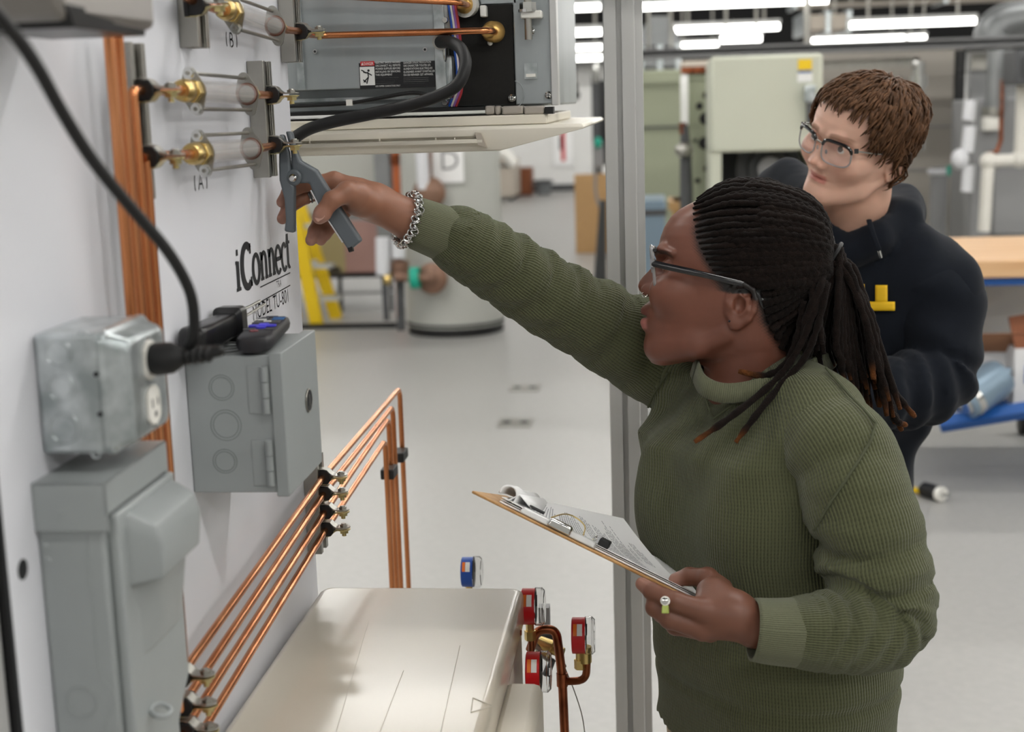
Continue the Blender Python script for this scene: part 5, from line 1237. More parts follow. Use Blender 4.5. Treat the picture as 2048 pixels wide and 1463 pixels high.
def knit(name, hexc, pitch, depth, rough=.9, waffle=0):
    m = mat(name, hexc, rough, spec=.2, sheen=.15); nt = m.node_tree; L = nt.links; b = nt.nodes['Principled BSDF']
    at = nt.nodes.new('ShaderNodeAttribute'); at.attribute_name = 'rib'
    def mth(op, a, v=None):
        n = nt.nodes.new('ShaderNodeMath'); n.operation = op; L.new(a, n.inputs[0])
        if isinstance(v, (int, float)): n.inputs[1].default_value = v
        elif v is not None: L.new(v, n.inputs[1])
        return n.outputs[0]
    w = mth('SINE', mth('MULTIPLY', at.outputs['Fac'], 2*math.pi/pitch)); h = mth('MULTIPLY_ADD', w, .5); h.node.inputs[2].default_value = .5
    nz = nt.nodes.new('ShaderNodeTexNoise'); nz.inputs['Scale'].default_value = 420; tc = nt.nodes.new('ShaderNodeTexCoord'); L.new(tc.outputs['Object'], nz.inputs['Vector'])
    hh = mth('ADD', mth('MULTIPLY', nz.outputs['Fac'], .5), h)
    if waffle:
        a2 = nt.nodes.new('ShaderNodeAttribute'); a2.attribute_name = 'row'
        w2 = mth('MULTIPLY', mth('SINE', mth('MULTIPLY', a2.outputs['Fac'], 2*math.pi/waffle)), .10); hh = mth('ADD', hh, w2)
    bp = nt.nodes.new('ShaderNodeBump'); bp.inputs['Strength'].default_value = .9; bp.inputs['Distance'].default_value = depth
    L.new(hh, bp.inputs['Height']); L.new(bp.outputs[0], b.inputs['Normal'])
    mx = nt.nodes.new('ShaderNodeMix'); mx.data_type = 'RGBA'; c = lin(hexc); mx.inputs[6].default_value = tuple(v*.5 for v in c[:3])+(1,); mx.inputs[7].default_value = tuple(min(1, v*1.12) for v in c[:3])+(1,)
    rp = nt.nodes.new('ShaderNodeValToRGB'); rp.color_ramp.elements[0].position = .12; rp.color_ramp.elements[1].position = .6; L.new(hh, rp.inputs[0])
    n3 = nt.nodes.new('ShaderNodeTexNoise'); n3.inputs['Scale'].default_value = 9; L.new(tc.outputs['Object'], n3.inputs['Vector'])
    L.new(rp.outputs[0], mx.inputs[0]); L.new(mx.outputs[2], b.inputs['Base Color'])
    return m
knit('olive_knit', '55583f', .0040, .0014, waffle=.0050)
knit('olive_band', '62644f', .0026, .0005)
mat('skin_woman', '7a4a34', .46, attr='tint', sss=.06, bump=.05, bscale=900, noise=.06, nscale=60, coat=.05)
mat('skin_man', 'd9a68e', .5, attr='tint', sss=.12, bump=.04, bscale=900, noise=.04, nscale=50)
mat('loc_hair', '2a211d', .85, attr='tint', bump=.8, bscale=700, noise=.45, nscale=160, spec=.12, sheen=.04)
mat('brown_hair', '4d3524', .6, attr='tint', noise=.35, nscale=130, spec=.2, stretch=(1, 1, 1))
mat('navy_fleece', '161a22', .95, noise=.12, nscale=40, bump=.12, bscale=700, spec=.2, sheen=.05)
mat('khaki', 'b39f86', .85, noise=.08, nscale=60)
mat('denim', '2c3444', .85, noise=.15, nscale=80)
mat('shoe', '2b2b2d', .6)
mat('eye_white', 'e8e4de', .15, coat=.6)
mat('iris', '4a3526', .15, coat=.6)
mat('frame_black', '17171a', .18, coat=.5)
mat('frame_clear', 'cfcfd2', .12, trans=.6, ior=1.3)
mat('lens', 'dfe2ea', .03, alpha=.10, spec=.6)
mat('silver', 'd8d8d6', .18, 1)
mat('yellow_print', 'f2c21a', .6)

# ------------------------------------------------------------------ a head in its own axes: x forwards, y to its left, z up
def build_head(tab, feat, h, neck=None, extra=None):
    """tab: list of (u, face front with features, face front without, half width, back)."""
    T = np.array(sorted(tab)); u = T[:, 0]
    g = Sdf((-.135, -.108, u[0]-.09), (.155, .108, u[-1]+.012), h)
    X, Y, Z_ = np.meshgrid(*g.ax, indexing='ij', sparse=True)
    z = Z_[0, 0]
    def it(c): return np.interp(z, u, T[:, c])[None, None, :]
    Fm, Fb, W, B = it(1), it(2), it(3), it(4)
    wf = np.interp(z, feat[0], feat[1])[None, None, :]
    gs = np.exp(-(Y/wf)**2)
    front = Fb+(Fm-Fb)*gs
    n = 2.25
    Lx = np.where(X >= 0, np.maximum(front, .004), np.maximum(B, .004))
    r = ((np.abs(X)/Lx)**n+(np.abs(Y)/np.maximum(W, .003))**n)**(1/n)
    e = (r-1)*np.minimum(np.minimum(Lx, W), .06)*.8
    top = Z_-u[-1]; bot = u[0]-Z_
    e = np.maximum(e, np.maximum(top, bot))
    g.d = np.minimum(g.d, e.astype(np.float32))
    if extra: extra(g)
    return g
def ear(g, cx, cz, y0, sc=1, side=1, lean=0):
    def q(x, z, y): return (cx+x*sc, side*(y0+y*sc), cz+z*sc)
    g.ell(q(-.001, -.001, .004), (.018*sc, .006*sc, .026*sc), k=.004)
    hel = [(.012, .013, .004), (.004, .024, .009), (-.008, .026, .012), (-.019, .019, .014), (-.023, .006, .014), (-.020, -.009, .012), (-.013, -.019, .010), (-.003, -.026, .007)]
    g.chain([q(*p) for p in hel], [.0032*sc]*8, k=.003)
    g.chain([q(-.003, .013, .010), q(-.012, .006, .012), q(-.012, -.007, .011), q(-.004, -.013, .009)], [.0034*sc]*4, k=.003)
    g.ell(q(.004, -.024, .007), (.008*sc, .004*sc, .009*sc), k=.004)
    g.ell(q(-.001, -.001, .013), (.0095*sc, .0125*sc, .0125*sc), k=.0015, op='s'); g.ell(q(-.010, .015, .013), (.006*sc, .0045*sc, .006*sc), k=.001, op='s')
    g.ell(q(.011, -.001, .008), (.004*sc, .004*sc, .006*sc), k=.003)

# ================================================================== the woman
YH = 1.95
kx = YH*1.006/F_PX
def axes_at(px, py, Y):
    v = ray(px, py).normalized(); t = -v
    r = (RT-t*RT.dot(t)).normalized(); up = t.cross(r).normalized()
    return P(px, py, Y), r, up, t
O, r_, u_, t_ = axes_at(1470, 560, YH)
HW = Matrix(((-r_.x, t_.x, u_.x, O.x), (-r_.y, t_.y, u_.y, O.y), (-r_.z, t_.z, u_.z, O.z), (0, 0, 0, 1)))   # x forwards = photo left, y towards the camera = her left, z up
def hx(px): return (1470-px)*kx
def hz_(py): return (560-py)*kx
rows = [(372, 1470, 1470, 6, 1500), (381, 1438, 1438, 40, 1545), (392, 1412, 1412, 60, 1580), (401, 1398, 1398, 70, 1600), (411, 1376, 1376, 79, 1614), (422, 1357, 1357, 87, 1626), (436, 1342, 1342, 94, 1640), (455, 1330, 1331, 100, 1652),
        (474, 1323, 1325, 104, 1660), (493, 1319, 1323, 107, 1664), (508, 1315, 1321, 108, 1664), (520, 1314, 1321, 108, 1662), (530, 1309, 1320, 107, 1659), (541, 1300, 1319, 106, 1655), (552, 1289, 1318, 105, 1650), (562, 1281, 1316, 104, 1645), (572, 1278, 1314, 103, 1638),
        (581, 1281, 1313, 102, 1630), (588, 1291, 1311, 101, 1622), (594, 1305, 1309, 100, 1616), (603, 1300, 1307, 99, 1606), (611, 1289, 1305, 98, 1596), (617, 1284, 1304, 97, 1588), (625, 1284, 1302, 96, 1575), (631, 1291, 1301, 95, 1565), (634, 1290, 1300, 94, 1560), (639, 1284, 1300, 93, 1552), (646, 1283, 1299, 91, 1540), (656, 1287, 1297, 88, 1525), (665, 1294, 1296, 85, 1510),
        (681, 1293, 1294, 78, 1488), (692, 1295, 1296, 70, 1474), (702, 1300, 1301, 60, 1462), (710, 1310, 1310, 47, 1452), (716, 1328, 1328, 34, 1440), (720, 1352, 1352, 18, 1425)]
tabw = [(hz_(y), hx(a), hx(b), w*kx, max(bk-1470, 62)*kx) for (y, a, b, w, bk) in rows]
featw = ([hz_(720), hz_(690), hz_(660), hz_(620), hz_(600), hz_(580), hz_(560), hz_(530), hz_(500), hz_(450)], [.026, .024, .021, .022, .019, .0165, .014, .010, .016, .04])
def wex(g):
    for s in (1, -1):
        # nostril wings, cheeks, brow, eye bulge and almond opening
        g.ell((hx(1300), s*.0145, hz_(580)), (.010, .0065, .0075), k=.006)
        g.ell((hx(1294), s*.0075, hz_(591)), (.004, .003, .002), k=.002, op='s')
        g.ell((hx(1345), s*.042, hz_(585)), (.026, .022, .024), k=.02)
        g.chain([(hx(1322), s*.014, hz_(507)), (hx(1328), s*.032, hz_(500)), (hx(1350), s*.050, hz_(508))], [.004, .005, .004], k=.012)
        g.ell((hx(1327), s*.031, hz_(531)), (.014, .017, .010), k=.012, op='s')
        g.ell((hx(1346), s*.031, hz_(533)), (.0132, .0142, .0122), k=.004)
        g.ell((hx(1325), s*.031, hz_(534)), (.007, .012, .0036), k=.0015, op='s')
        ear(g, hx(1476), hz_(606), .0655, 1.0, s)
    g.ell((hx(1288), 0, hz_(632)), (.008, .021, .0011), k=.002, op='s')
    # jaw and neck
    for s in (1, -1): g.chain([(hx(1330), s*.012, hz_(700)), (hx(1400), s*.045, hz_(690)), (hx(1455), s*.056, hz_(660))], [.016, .014, .012], k=.02)
    g.chain([(hx(1500), 0, hz_(620)), (hx(1495), -.002, hz_(700)), (hx(1488), -.006, hz_(770)), (hx(1495), -.008, hz_(830))], [.058, .055, .054, .034], k=.03)
gw = build_head(tabw, featw, .0017, extra=wex)
VH, FH = gw.mesh(1)
def tint_w(V):
    """colouring of the face in head axes: lips, brows, short hair along the hairline, darker towards jaw and neck."""
    x, y, z = V[:, 0], V[:, 1], V[:, 2]; px = 1470-x/kx; py = 560-z/kx
    base = lin3('754838'); dark = lin3('4f2f26')
    c = np.ones((len(V), 3))*base
    rn = np.sin(px*.9+y*700)*np.sin(py*1.1+y*500)
    f = smst(py, 560, 720)*smst(px, 1330, 1480); c = c*(1-f[:, None]*.35)+dark*f[:, None]*.35  # skin tint gets darker towards the jaw and neck
    lip = (1-smst(np.abs(py-625), 8, 12))*(1-smst(np.abs(y), .017, .024))*smst(-px, -1312, -1302)
    c = c*(1-lip[:, None])+lin3('6e3f36')*lip[:, None]
    lip = (1-smst(np.abs(py-646), 8, 13))*(1-smst(np.abs(y), .015, .022))*smst(-px, -1312, -1302)
    c = c*(1-lip[:, None])+lin3('b07068')*lip[:, None]
    by = 502+np.abs(np.abs(y)-.028)*350
    br = (1-smst(np.abs(py-by), 3.5, 7))*smst(np.abs(y), .008, .014)*(1-smst(np.abs(y), .046, .056))*(px < 1375)
    c = c*(1-.85*br[:, None])+lin3('24140f')*.85*br[:, None]
    # hairline: x of the line for every height
    hl = np.interp(py, [370, 397, 430, 470, 500, 525, 550, 580, 600, 640, 690, 720], [1395, 1399, 1396, 1392, 1398, 1412, 1428, 1444, 1512, 1522, 1556, 1590])
    m = smst(px+rn*5, hl-14, hl+10)*((py < 585) | (px > 1500)); m = np.where(py > 715, 0, m)
    c = c*(1-m[:, None])+lin3('17110f')*m[:, None]
    return c
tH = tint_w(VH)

# right hand on the pliers, left hand on the clipboard: palm, four fingers and thumb each
def PX(l): return [P(*p) for p in l]
def finger(g, pts, rs, k=.0035):
    p = PX(pts); g.chain(p, rs, k=k)
    for i in range(1, len(p)-1): g.ell(p[i], (rs[i]*1.06,)*3, k=.002)
rh = [(840, 450, 1.93), (540, 330, 1.78)]
lo, hi = bounds([P(835, 470, 1.99), P(540, 340, 1.80), P(700, 520, 1.84), P(920, 490, 1.96)], .03)
gr_ = Sdf(lo, hi, .0016)
gr_.chain(PX([(905, 476, 1.935), (825, 442, 1.91), (752, 407, 1.885)]), [.031, .0285, .0235], k=.01)
gr_.chain(PX([(752, 404, 1.887), (716, 391, 1.888), (688, 384, 1.89)]), [.0225, .022, .016], k=.015)
for (x, y, Y, r) in ((668, 361, 1.885, .0125), (676, 372, 1.898, .0125), (686, 388, 1.905, .012), (700, 408, 1.905, .0115)):
    gr_.cone(P(745, 405, 1.89), P(x, y, Y), .018, r, k=.012)
finger(gr_, [(668, 361, 1.885), (612, 368, 1.872), (577, 384, 1.858), (564, 404, 1.853)], [.0115, .0095, .0085, .0075])
finger(gr_, [(676, 372, 1.898), (612, 392, 1.887), (577, 415, 1.868), (565, 437, 1.858)], [.0118, .0098, .0088, .0076])
finger(gr_, [(686, 388, 1.905), (645, 428, 1.895), (630, 462, 1.878), (622, 480, 1.868)], [.0115, .0098, .0088, .0078])
finger(gr_, [(700, 408, 1.905), (668, 448, 1.893), (650, 468, 1.882), (642, 481, 1.876)], [.0108, .0088, .0078, .0068])
gr_.chain(PX([(742, 405, 1.868), (716, 392, 1.842), (694, 384, 1.826)]), [.019, .0185, .0145], k=.012)
gr_.ell(P(720, 408, 1.855), (.022, .014, .016), k=.012)
finger(gr_, [(696, 384, 1.827), (664, 400, 1.812), (645, 426, 1.810), (639, 434, 1.811)], [.0135, .0112, .0105, .0092])
VR, FR = gr_.mesh(1)
lo, hi = bounds([P(1270, 1140, 1.64), P(1600, 1300, 1.74), P(1340, 1130, 1.80)], .03)
gl = Sdf(lo, hi, .0016)
gl.chain(PX([(1610, 1262, 1.70), (1510, 1250, 1.695), (1470, 1228, 1.695)]), [.031, .0275, .0275], k=.012)
gl.ell(P(1440, 1218, 1.70), (.036, .019, .027), k=.014)
gl.ell(P(1428, 1182, 1.72), (.022, .018, .018), k=.014)
gl.cone(P(1470, 1230, 1.69), P(1408, 1222, 1.685), .024, .0145, k=.012); gl.cone(P(1470, 1240, 1.69), P(1405, 1258, 1.69), .022, .0145, k=.012)
finger(gl, [(1412, 1222, 1.684), (1352, 1203, 1.69), (1304, 1182, 1.708), (1284, 1167, 1.722)], [.0145, .0122, .0105, .0085])
finger(gl, [(1406, 1256, 1.69), (1340, 1236, 1.692), (1310, 1214, 1.705), (1306, 1194, 1.724)], [.0148, .0128, .0112, .009])
finger(gl, [(1420, 1262, 1.715), (1352, 1250, 1.725), (1322, 1226, 1.74), (1318, 1206, 1.752)], [.014, .012, .0105, .0085])
finger(gl, [(1430, 1258, 1.735), (1372, 1252, 1.75), (1344, 1232, 1.762), (1340, 1216, 1.77)], [.0125, .0105, .0095, .008])
finger(gl, [(1440, 1180, 1.732), (1415, 1156, 1.75), (1378, 1152, 1.765), (1352, 1159, 1.772)], [.017, .0135, .0112, .0095])
VL, FL = gl.mesh(1)
def tint_hand(V, tips, base, tipc, r=.016):
    c = np.ones((len(V), 3))*lin3(base)
    for t in tips:
        f = 1-smst(np.linalg.norm(V-A3(t), axis=1), r*.5, r*1.5); c = c*(1-f[:, None]*.7)+lin3(tipc)*f[:, None]*.7
    return c
cR = tint_hand(VR, PX([(562, 406, 1.853), (563, 440, 1.856), (621, 484, 1.864), (640, 484, 1.872), (638, 436, 1.808)]), '946650', 'ad8070')
cL = tint_hand(VL, PX([(1283, 1165, 1.722), (1350, 1159, 1.768)]), '724a3a', 'a97c6c')
# what the clothes hide: torso, upper arms and legs of the same body
core = Sdf((-.26, 1.62, .05), (.46, 2.24, 1.36), .011)
def bl(g, pts, rs, k=.02): g.chain(PX(pts), rs, k=k)
bl(core, [(1495, 790, 1.955), (1520, 850, 1.96), (1540, 1050, 1.96), (1550, 1400, 1.95)], [.036, .07, .10, .11])
bl(core, [(1500, 800, 1.96), (1690, 890, 1.82), (1740, 1060, 1.775), (1778, 1215, 1.755), (1690, 1253, 1.715), (1600, 1260, 1.70)], [.03, .045, .045, .042, .036, .03])
bl(core, [(1500, 800, 1.96), (1355, 720, 2.075), (1250, 670, 2.06), (1095, 592, 2.0), (960, 505, 1.95), (905, 476, 1.935)], [.03, .045, .046, .04, .033, .03])
hipL, hipR = P(1590, 1480, 1.93), P(1470, 1480, 2.0)
for hp, ft in ((hipL, (.13, 1.86)), (hipR, (.06, 2.01))):
    core.chain([hp-Vector((0, 0, .03)), Vector((ft[0]+.015, ft[1], .43)), Vector((ft[0]+.03, ft[1], .07))], [.085, .052, .038], k=.03)
VC, FC = core.mesh(1)
VHw = to_world(VH, HW)
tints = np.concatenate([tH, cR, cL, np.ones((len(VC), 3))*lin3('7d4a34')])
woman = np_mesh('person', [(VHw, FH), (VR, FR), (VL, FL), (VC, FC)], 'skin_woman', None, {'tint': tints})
tag(woman, 'woman in olive green sweater with tied back dreadlocks, reaching out and holding a clipboard', 'person')

# ---------------------------------------------------------------- her sweater
AXL = Vector((-.60, .80, 0)); AXF = Vector((-.80, -.60, 0))     # towards her right, towards her front
def torso_sdf(h):
    g = Sdf((-.13, 1.66, .66), (.46, 2.26, 1.34), h)
    X, Y, Z_ = np.meshgrid(*g.ax, indexing='ij', sparse=True)
    sec = [(1546, 1446, 1.945, .183, .142), (1548, 1420, 1.945, .180, .140), (1549, 1380, 1.945, .180, .142), (1550, 1330, 1.945, .186, .150), (1546, 1250, 1.95, .185, .150), (1540, 1150, 1.955, .182, .138), (1528, 1050, 1.96, .180, .132), (1530, 950, 1.96, .182, .130), (1524, 880, 1.96, .180, .140), (1528, 830, 1.96, .145, .11), (1524, 790, 1.965, .115, .09), (1522, 765, 1.965, .085, .07)]
    S_ = sorted([(P(x, y, Yc), a, b) for x, y, Yc, a, b in sec], key=lambda q: q[0].z)
    zs = [q[0].z for q in S_]; z = Z_[0, 0]
    cx = np.interp(z, zs, [q[0].x for q in S_])[None, None]; cy_ = np.interp(z, zs, [q[0].y for q in S_])[None, None]
    a = np.interp(z, zs, [q[1] for q in S_])[None, None]; b = np.interp(z, zs, [q[2] for q in S_])[None, None]
    dx, dy = X-cx, Y-cy_; l = dx*AXL.x+dy*AXL.y; f = dx*AXF.x+dy*AXF.y
    n = 2.3
    e = (((np.abs(l)/a)**n+(np.abs(f)/b)**n)**(1/n)-1)*np.minimum(a, b)*.85
    e = np.maximum(e, np.maximum(Z_-zs[-1], zs[0]-Z_))
    g.d = np.minimum(g.d, e.astype(np.float32))
    # bust, shoulder slopes
    for s in (1, -1): g.ell(P(1500, 1010, 1.94)+AXF*.062+AXL*(.075*s), (.055, .055, .08), k=.06)
    g.chain(PX([(1560, 790, 1.93), (1634, 835, 1.86), (1672, 892, 1.815)]), [.062, .062, .063], k=.05)
    g.chain(PX([(1470, 780, 2.0), (1400, 745, 2.05), (1350, 725, 2.08)]), [.060, .064, .070], k=.05)
    # folds of the cloth: drag lines from the raised arm, a blouse of cloth over the hem
    Zf = Z_+0*X+0*Y
    th = np.arctan2(l, f)
    dr = np.exp(-((Zf-1.12)/.16)**2)*np.exp(-((th-.95)/.75)**2)
    fold = .0045*(1-1.9*np.abs(np.sin((th*9.5+Zf*16)/2)))*dr
    fold += .006*(1-1.9*np.abs(np.sin((Zf*62+th*3.2)/2)))*np.exp(-((Zf-.90)/.085)**2)*np.exp(-((th+.35)/.9)**2)
    fold += .006*(1-1.9*np.abs(np.sin((th*13-Zf*20)/2)))*np.exp(-((Zf-1.0)/.2)**2)*np.exp(-((th-1.35)/.45)**2)
    fold += .0035*np.sin(l*70+Zf*38)*np.exp(-((Zf-1.17)/.07)**2)
    g.d = g.d+fold.astype(np.float32)
    # gathered line above the hem band
    zh = P(1540, 1385, 1.85).z
    g.d = g.d+(.006*np.exp(-((Zf-zh)/.007)**2)).astype(np.float32)
    # neck opening
    g.chain(PX([(1480, 690, 1.955), (1496, 742, 1.955)]), [.072, .058], k=.012, op='s')
    return g, (zs, S_)
gt, (zs_, S_) = torso_sdf(.0052)
VT, FT = gt.mesh(2)
cxv = np.interp(VT[:, 2], zs_, [q[0].x for q in S_]); cyv = np.interp(VT[:, 2], zs_, [q[0].y for q in S_])
lv_ = (VT[:, 0]-cxv)*AXL.x+(VT[:, 1]-cyv)*AXL.y; fv_ = (VT[:, 0]-cxv)*AXF.x+(VT[:, 1]-cyv)*AXF.y
thv = np.arctan2(lv_, fv_)
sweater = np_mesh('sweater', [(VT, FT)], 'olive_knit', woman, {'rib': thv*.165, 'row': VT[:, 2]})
def sleeve(name, pts, rs, h, folds, m='olive_knit', k=.0, n=8, parent=woman, rscale=None):
    C, T, U, rr = dense(PX(pts), rs, n)
    lo, hi = C.min(0)-max(rs)-.02, C.max(0)+max(rs)+.02
    g = Sdf(lo, hi, h)
    for i in range(len(C)-1): g.cone(C[i], C[i+1], rr[i], rr[i+1], k=.003)
    X, Y, Z_ = np.meshgrid(*g.ax, indexing='ij', sparse=True)
    nr = np.abs(g.d) < .02; ii = np.argwhere(nr); pp = g.lo+ii*g.h
    j, a = along(pp, C, T, U); s = j/len(C)
    f = np.zeros(len(pp))
    for (s0, w, amp, fr, ca) in folds:
        ph_ = (s+.018*np.sin(a*2+ca*3))*fr*2*math.pi+np.cos(a-ca)*1.8
        f += amp*(1-1.9*np.abs(np.sin(ph_/2)))*np.exp(-((s-s0)/w)**2)*(.65+.35*np.cos(a-ca))
    g.d[tuple(ii.T)] += f.astype(np.float32)
    V, F = g.mesh(2)
    j, a = along(V, C, T, U)
    s = j/(len(C)-1); Ls = np.concatenate([[0], np.cumsum(np.linalg.norm(np.diff(C, axis=0), axis=1))])
    dl = ((V-C[j])*T[j]).sum(1)
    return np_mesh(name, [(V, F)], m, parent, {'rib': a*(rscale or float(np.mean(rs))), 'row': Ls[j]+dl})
sleeve('sleeve', [(1375, 730, 2.085), (1330, 712, 2.085), (1250, 676, 2.06), (1170, 633, 2.03), (1095, 592, 2.0), (1010, 537, 1.965), (950, 499, 1.945), (921, 482, 1.938), (909, 475, 1.935)], [.078, .076, .064, .057, .054, .050, .0475, .0445, .039], .0042,
       [(.60, .2, .0046, 12.3, .6), (.25, .2, .0062, 9.3, 1.2), (.93, .09, .0045, 20, .5), (.5, .3, .003, 27, 2.4)])
sleeve('sleeve', [(1655, 876, 1.83), (1682, 912, 1.808), (1718, 1000, 1.78), (1744, 1090, 1.765), (1763, 1170, 1.757), (1772, 1222, 1.75), (1744, 1254, 1.735), (1690, 1262, 1.71), (1630, 1264, 1.697), (1598, 1263, 1.692)], [.064, .0685, .067, .066, .062, .0595, .055, .050, .046, .042], .0042,
       [(.40, .15, .0115, 9, 1.4), (.58, .1, .009, 14, .6), (.8, .12, .006, 17, .6), (.15, .12, .005, 6, 1), (.5, .3, .004, 23, 2.2)])
def band(name, pts, rs, h=.003, open_end=True):
    """ribbed cuff: a short hollow tube"""
    C, T, U, rr = dense(PX(pts), rs, 6); W = np.cross(T, U); n = 48; vs = []; N = len(C)
    order = list(range(N))+[N-1]+list(range(N-1, -1, -1)); off = [0]*N+[-.0035]+[-.0035]*N
    for i, o in zip(order, off):
        for k in range(n):
            a = 2*math.pi*k/n; vs.append(C[i]+(U[i]*math.cos(a)+W[i]*math.sin(a))*(rr[i]+o))
    fs = [(i*n+k, i*n+(k+1) % n, (i+1)*n+(k+1) % n, (i+1)*n+k) for i in range(len(order)-1) for k in range(n)]
    V = np.array(vs); a = np.tile(np.arange(n)/n*2*math.pi, len(order))
    a = np.where(np.arange(len(V)) % n > n/2, 2*math.pi-a, a)
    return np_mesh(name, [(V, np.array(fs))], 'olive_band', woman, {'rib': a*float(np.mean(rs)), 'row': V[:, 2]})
band('cuff', [(926, 483, 1.94), (905, 474, 1.934), (862, 457, 1.92), (822, 442, 1.91)], [.037, .0385, .0365, .0345])
band('cuff', [(1612, 1264, 1.695), (1590, 1264, 1.69), (1545, 1262, 1.685), (1506, 1258, 1.682)], [.041, .0425, .0405, .0385])
# collar band around the neck
cp = [(1400, 742, 1.90), (1412, 768, 1.872), (1446, 783, 1.862), (1492, 780, 1.862), (1545, 765, 1.872), (1600, 745, 1.892), (1648, 722, 1.925), (1655, 706, 1.975), (1600, 695, 2.02), (1510, 700, 2.035), (1430, 712, 2.01), (1398, 724, 1.955)]
C_ = catmull(PX(cp), 6, True); cc_ = sum(C_, Vector())/len(C_); vs = []; rib = []; Ls = 0
for i, p in enumerate(C_):
    o = p-cc_; o.z = 0; o.normalize(); 
    if i: Ls += (p-C_[i-1]).length
    for (a, b) in ((0, .012), (.0035, .0125), (.011, -.012), (.006, -.014)): vs.append(A3(p+o*a+Vector((0, 0, b)))); rib.append(Ls)
N = len(C_)
np_mesh('collar', [(np.array(vs), np.array([(i*4+k, i*4+(k+1) % 4, ((i+1) % N)*4+(k+1) % 4, ((i+1) % N)*4+k) for i in range(N) for k in range(4)]))], 'olive_band', woman, {'rib': np.array(rib), 'row': np.array(rib)})
# a strip of the white shirt at the back of the neck, seams
MB().tube(catmull(PX([(1580, 738, 1.905), (1600, 722, 1.92), (1622, 720, 1.935)]), 5), [.002]+[.007]*8+[.003]*2, 8).build('shirt_collar', 'paper', woman)
def seam(pts, r=.0022): MB().tube(catmull(PX(pts), 6), r, 6).build('seam', mat('seam_olive', '5d614a', .9) if 'seam_olive' not in MATS else 'seam_olive', woman)
def onsurf(VV, px, py, lift=.0005):
    d = A3(ray(px, py).normalized()); w = VV-A3(CAMP); tt = w @ d; q = np.linalg.norm(w-tt[:, None]*d, axis=1) < .006
    return CAMP+Vector(d)*(float(tt[q].min())-lift) if q.any() else None
def wv(o): return np.array([A3(WM[woman] @ v.co) for v in o.data.vertices])
SV = np.concatenate([VT]+[wv(o) for o in bpy.data.objects if o.parent == woman and o.name.startswith('sleeve')])
for ln in ([(1652, 735), (1672, 758), (1700, 790), (1728, 818), (1752, 846)], [(1752, 846), (1742, 880), (1718, 920), (1690, 962), (1664, 1000), (1642, 1036), (1628, 1060)], [(1336, 745), (1322, 765), (1306, 790), (1296, 815)], [(1412, 800), (1420, 826), (1428, 836), (1452, 818), (1484, 797)]):
    pts = [onsurf(SV, *q) for q in [(a[0]+(b[0]-a[0])*k/3, a[1]+(b[1]-a[1])*k/3) for a, b in zip(ln, ln[1:]) for k in range(3)]+[ln[-1]]]
    pts = [p for p in pts if p is not None]
    if len(pts) > 3: MB().tube(catmull(pts, 3), .0018, 6).build('seam', mat('seam_olive', '4c503b', .9) if 'seam_olive' not in MATS else 'seam_olive', woman)
# trousers and shoes
tr = Sdf((-.12, 1.66, .03), (.42, 2.2, .90), .008)
for hp, ft in ((hipL, (.13, 1.86)), (hipR, (.06, 2.01))):
    tr.chain([hp+Vector((0, 0, .05)), Vector((ft[0]+.015, ft[1], .43)), Vector((ft[0]+.03, ft[1], .075))], [.090, .078, .06], k=.04)
tr.chain([hipL+Vector((0, 0, .03)), hipR+Vector((0, 0, .03))], [.09, .09], k=.04)
Vt, Ft = tr.mesh(1); np_mesh('trousers', [(Vt, Ft)], 'khaki', woman)
for ft in ((.13, 1.86), (.06, 2.01)):
    g = Sdf((ft[0]-.2, ft[1]-.2, -.01), (ft[0]+.14, ft[1]+.14, .14), .006)
    g.chain([(ft[0]+.05, ft[1]+.0, .045), (ft[0]-.02, ft[1]-.02, .042), (ft[0]-.11, ft[1]-.06, .035)], [.042, .042, .034], k=.01); g.cone((ft[0]+.03, ft[1], .06), (ft[0]+.03, ft[1], .1), .045, .042, k=.02)
    X, Y, Z_ = np.meshgrid(*g.ax, indexing='ij', sparse=True); g.d = np.maximum(g.d, .002-Z_).astype(np.float32)
    v, f = g.mesh(1); np_mesh('shoe', [(v, f)], 'shoe', woman)
# eyes
for s in (1, -1):
    c = HW @ Vector((hx(1346), s*.031, hz_(533))); f_ = HW.to_3x3() @ Vector((1, -s*.05-.05, .05)).normalized()
    e = MB().ell(c, (.0122,)*3).build('eyeball', 'eye_white', woman); MB().lathe([(.0112, .0055), (.0124, .004), (.0127, .001)], c, f_, 16).build('iris', 'iris', e)
# nails
def nail(c, nrm, ax, w, l, m):
    c = Vector(c); F = frame(c, ax, z=nrm); mb = MB(); n = 6; vs = []
    for i in range(n+1):
        x = -l/2+l*i/n; ww = w*(.75+.25*math.sin(math.pi*min(1, (i+1)/n)))*.5
        for k in range(5):
            y = -ww+2*ww*k/4; vs.append(F @ Vector((x, y, -.0012*(2*k/4-1)**2)))
    mb.add(vs, [(i*5+k, i*5+k+1, i*5+k+6, i*5+k+5) for i in range(n) for k in range(4)]); return mb.build('fingernail', m, woman)
mat('nail_pink', 'c79a88', .25, coat=.4)
tA, tB = P(652, 418, 1.7985), P(634, 436, 1.8); nail(P(638, 432, 1.8005), (-.3, -1, .12), tB-tA, .0115, .0125, 'nail_pink')
nail(P(1349, 1151, 1.7745), (-.25, -.25, 1), P(1346, 1157, 1.77)-P(1378, 1150, 1.765), .010, .012, 'nail_pink')
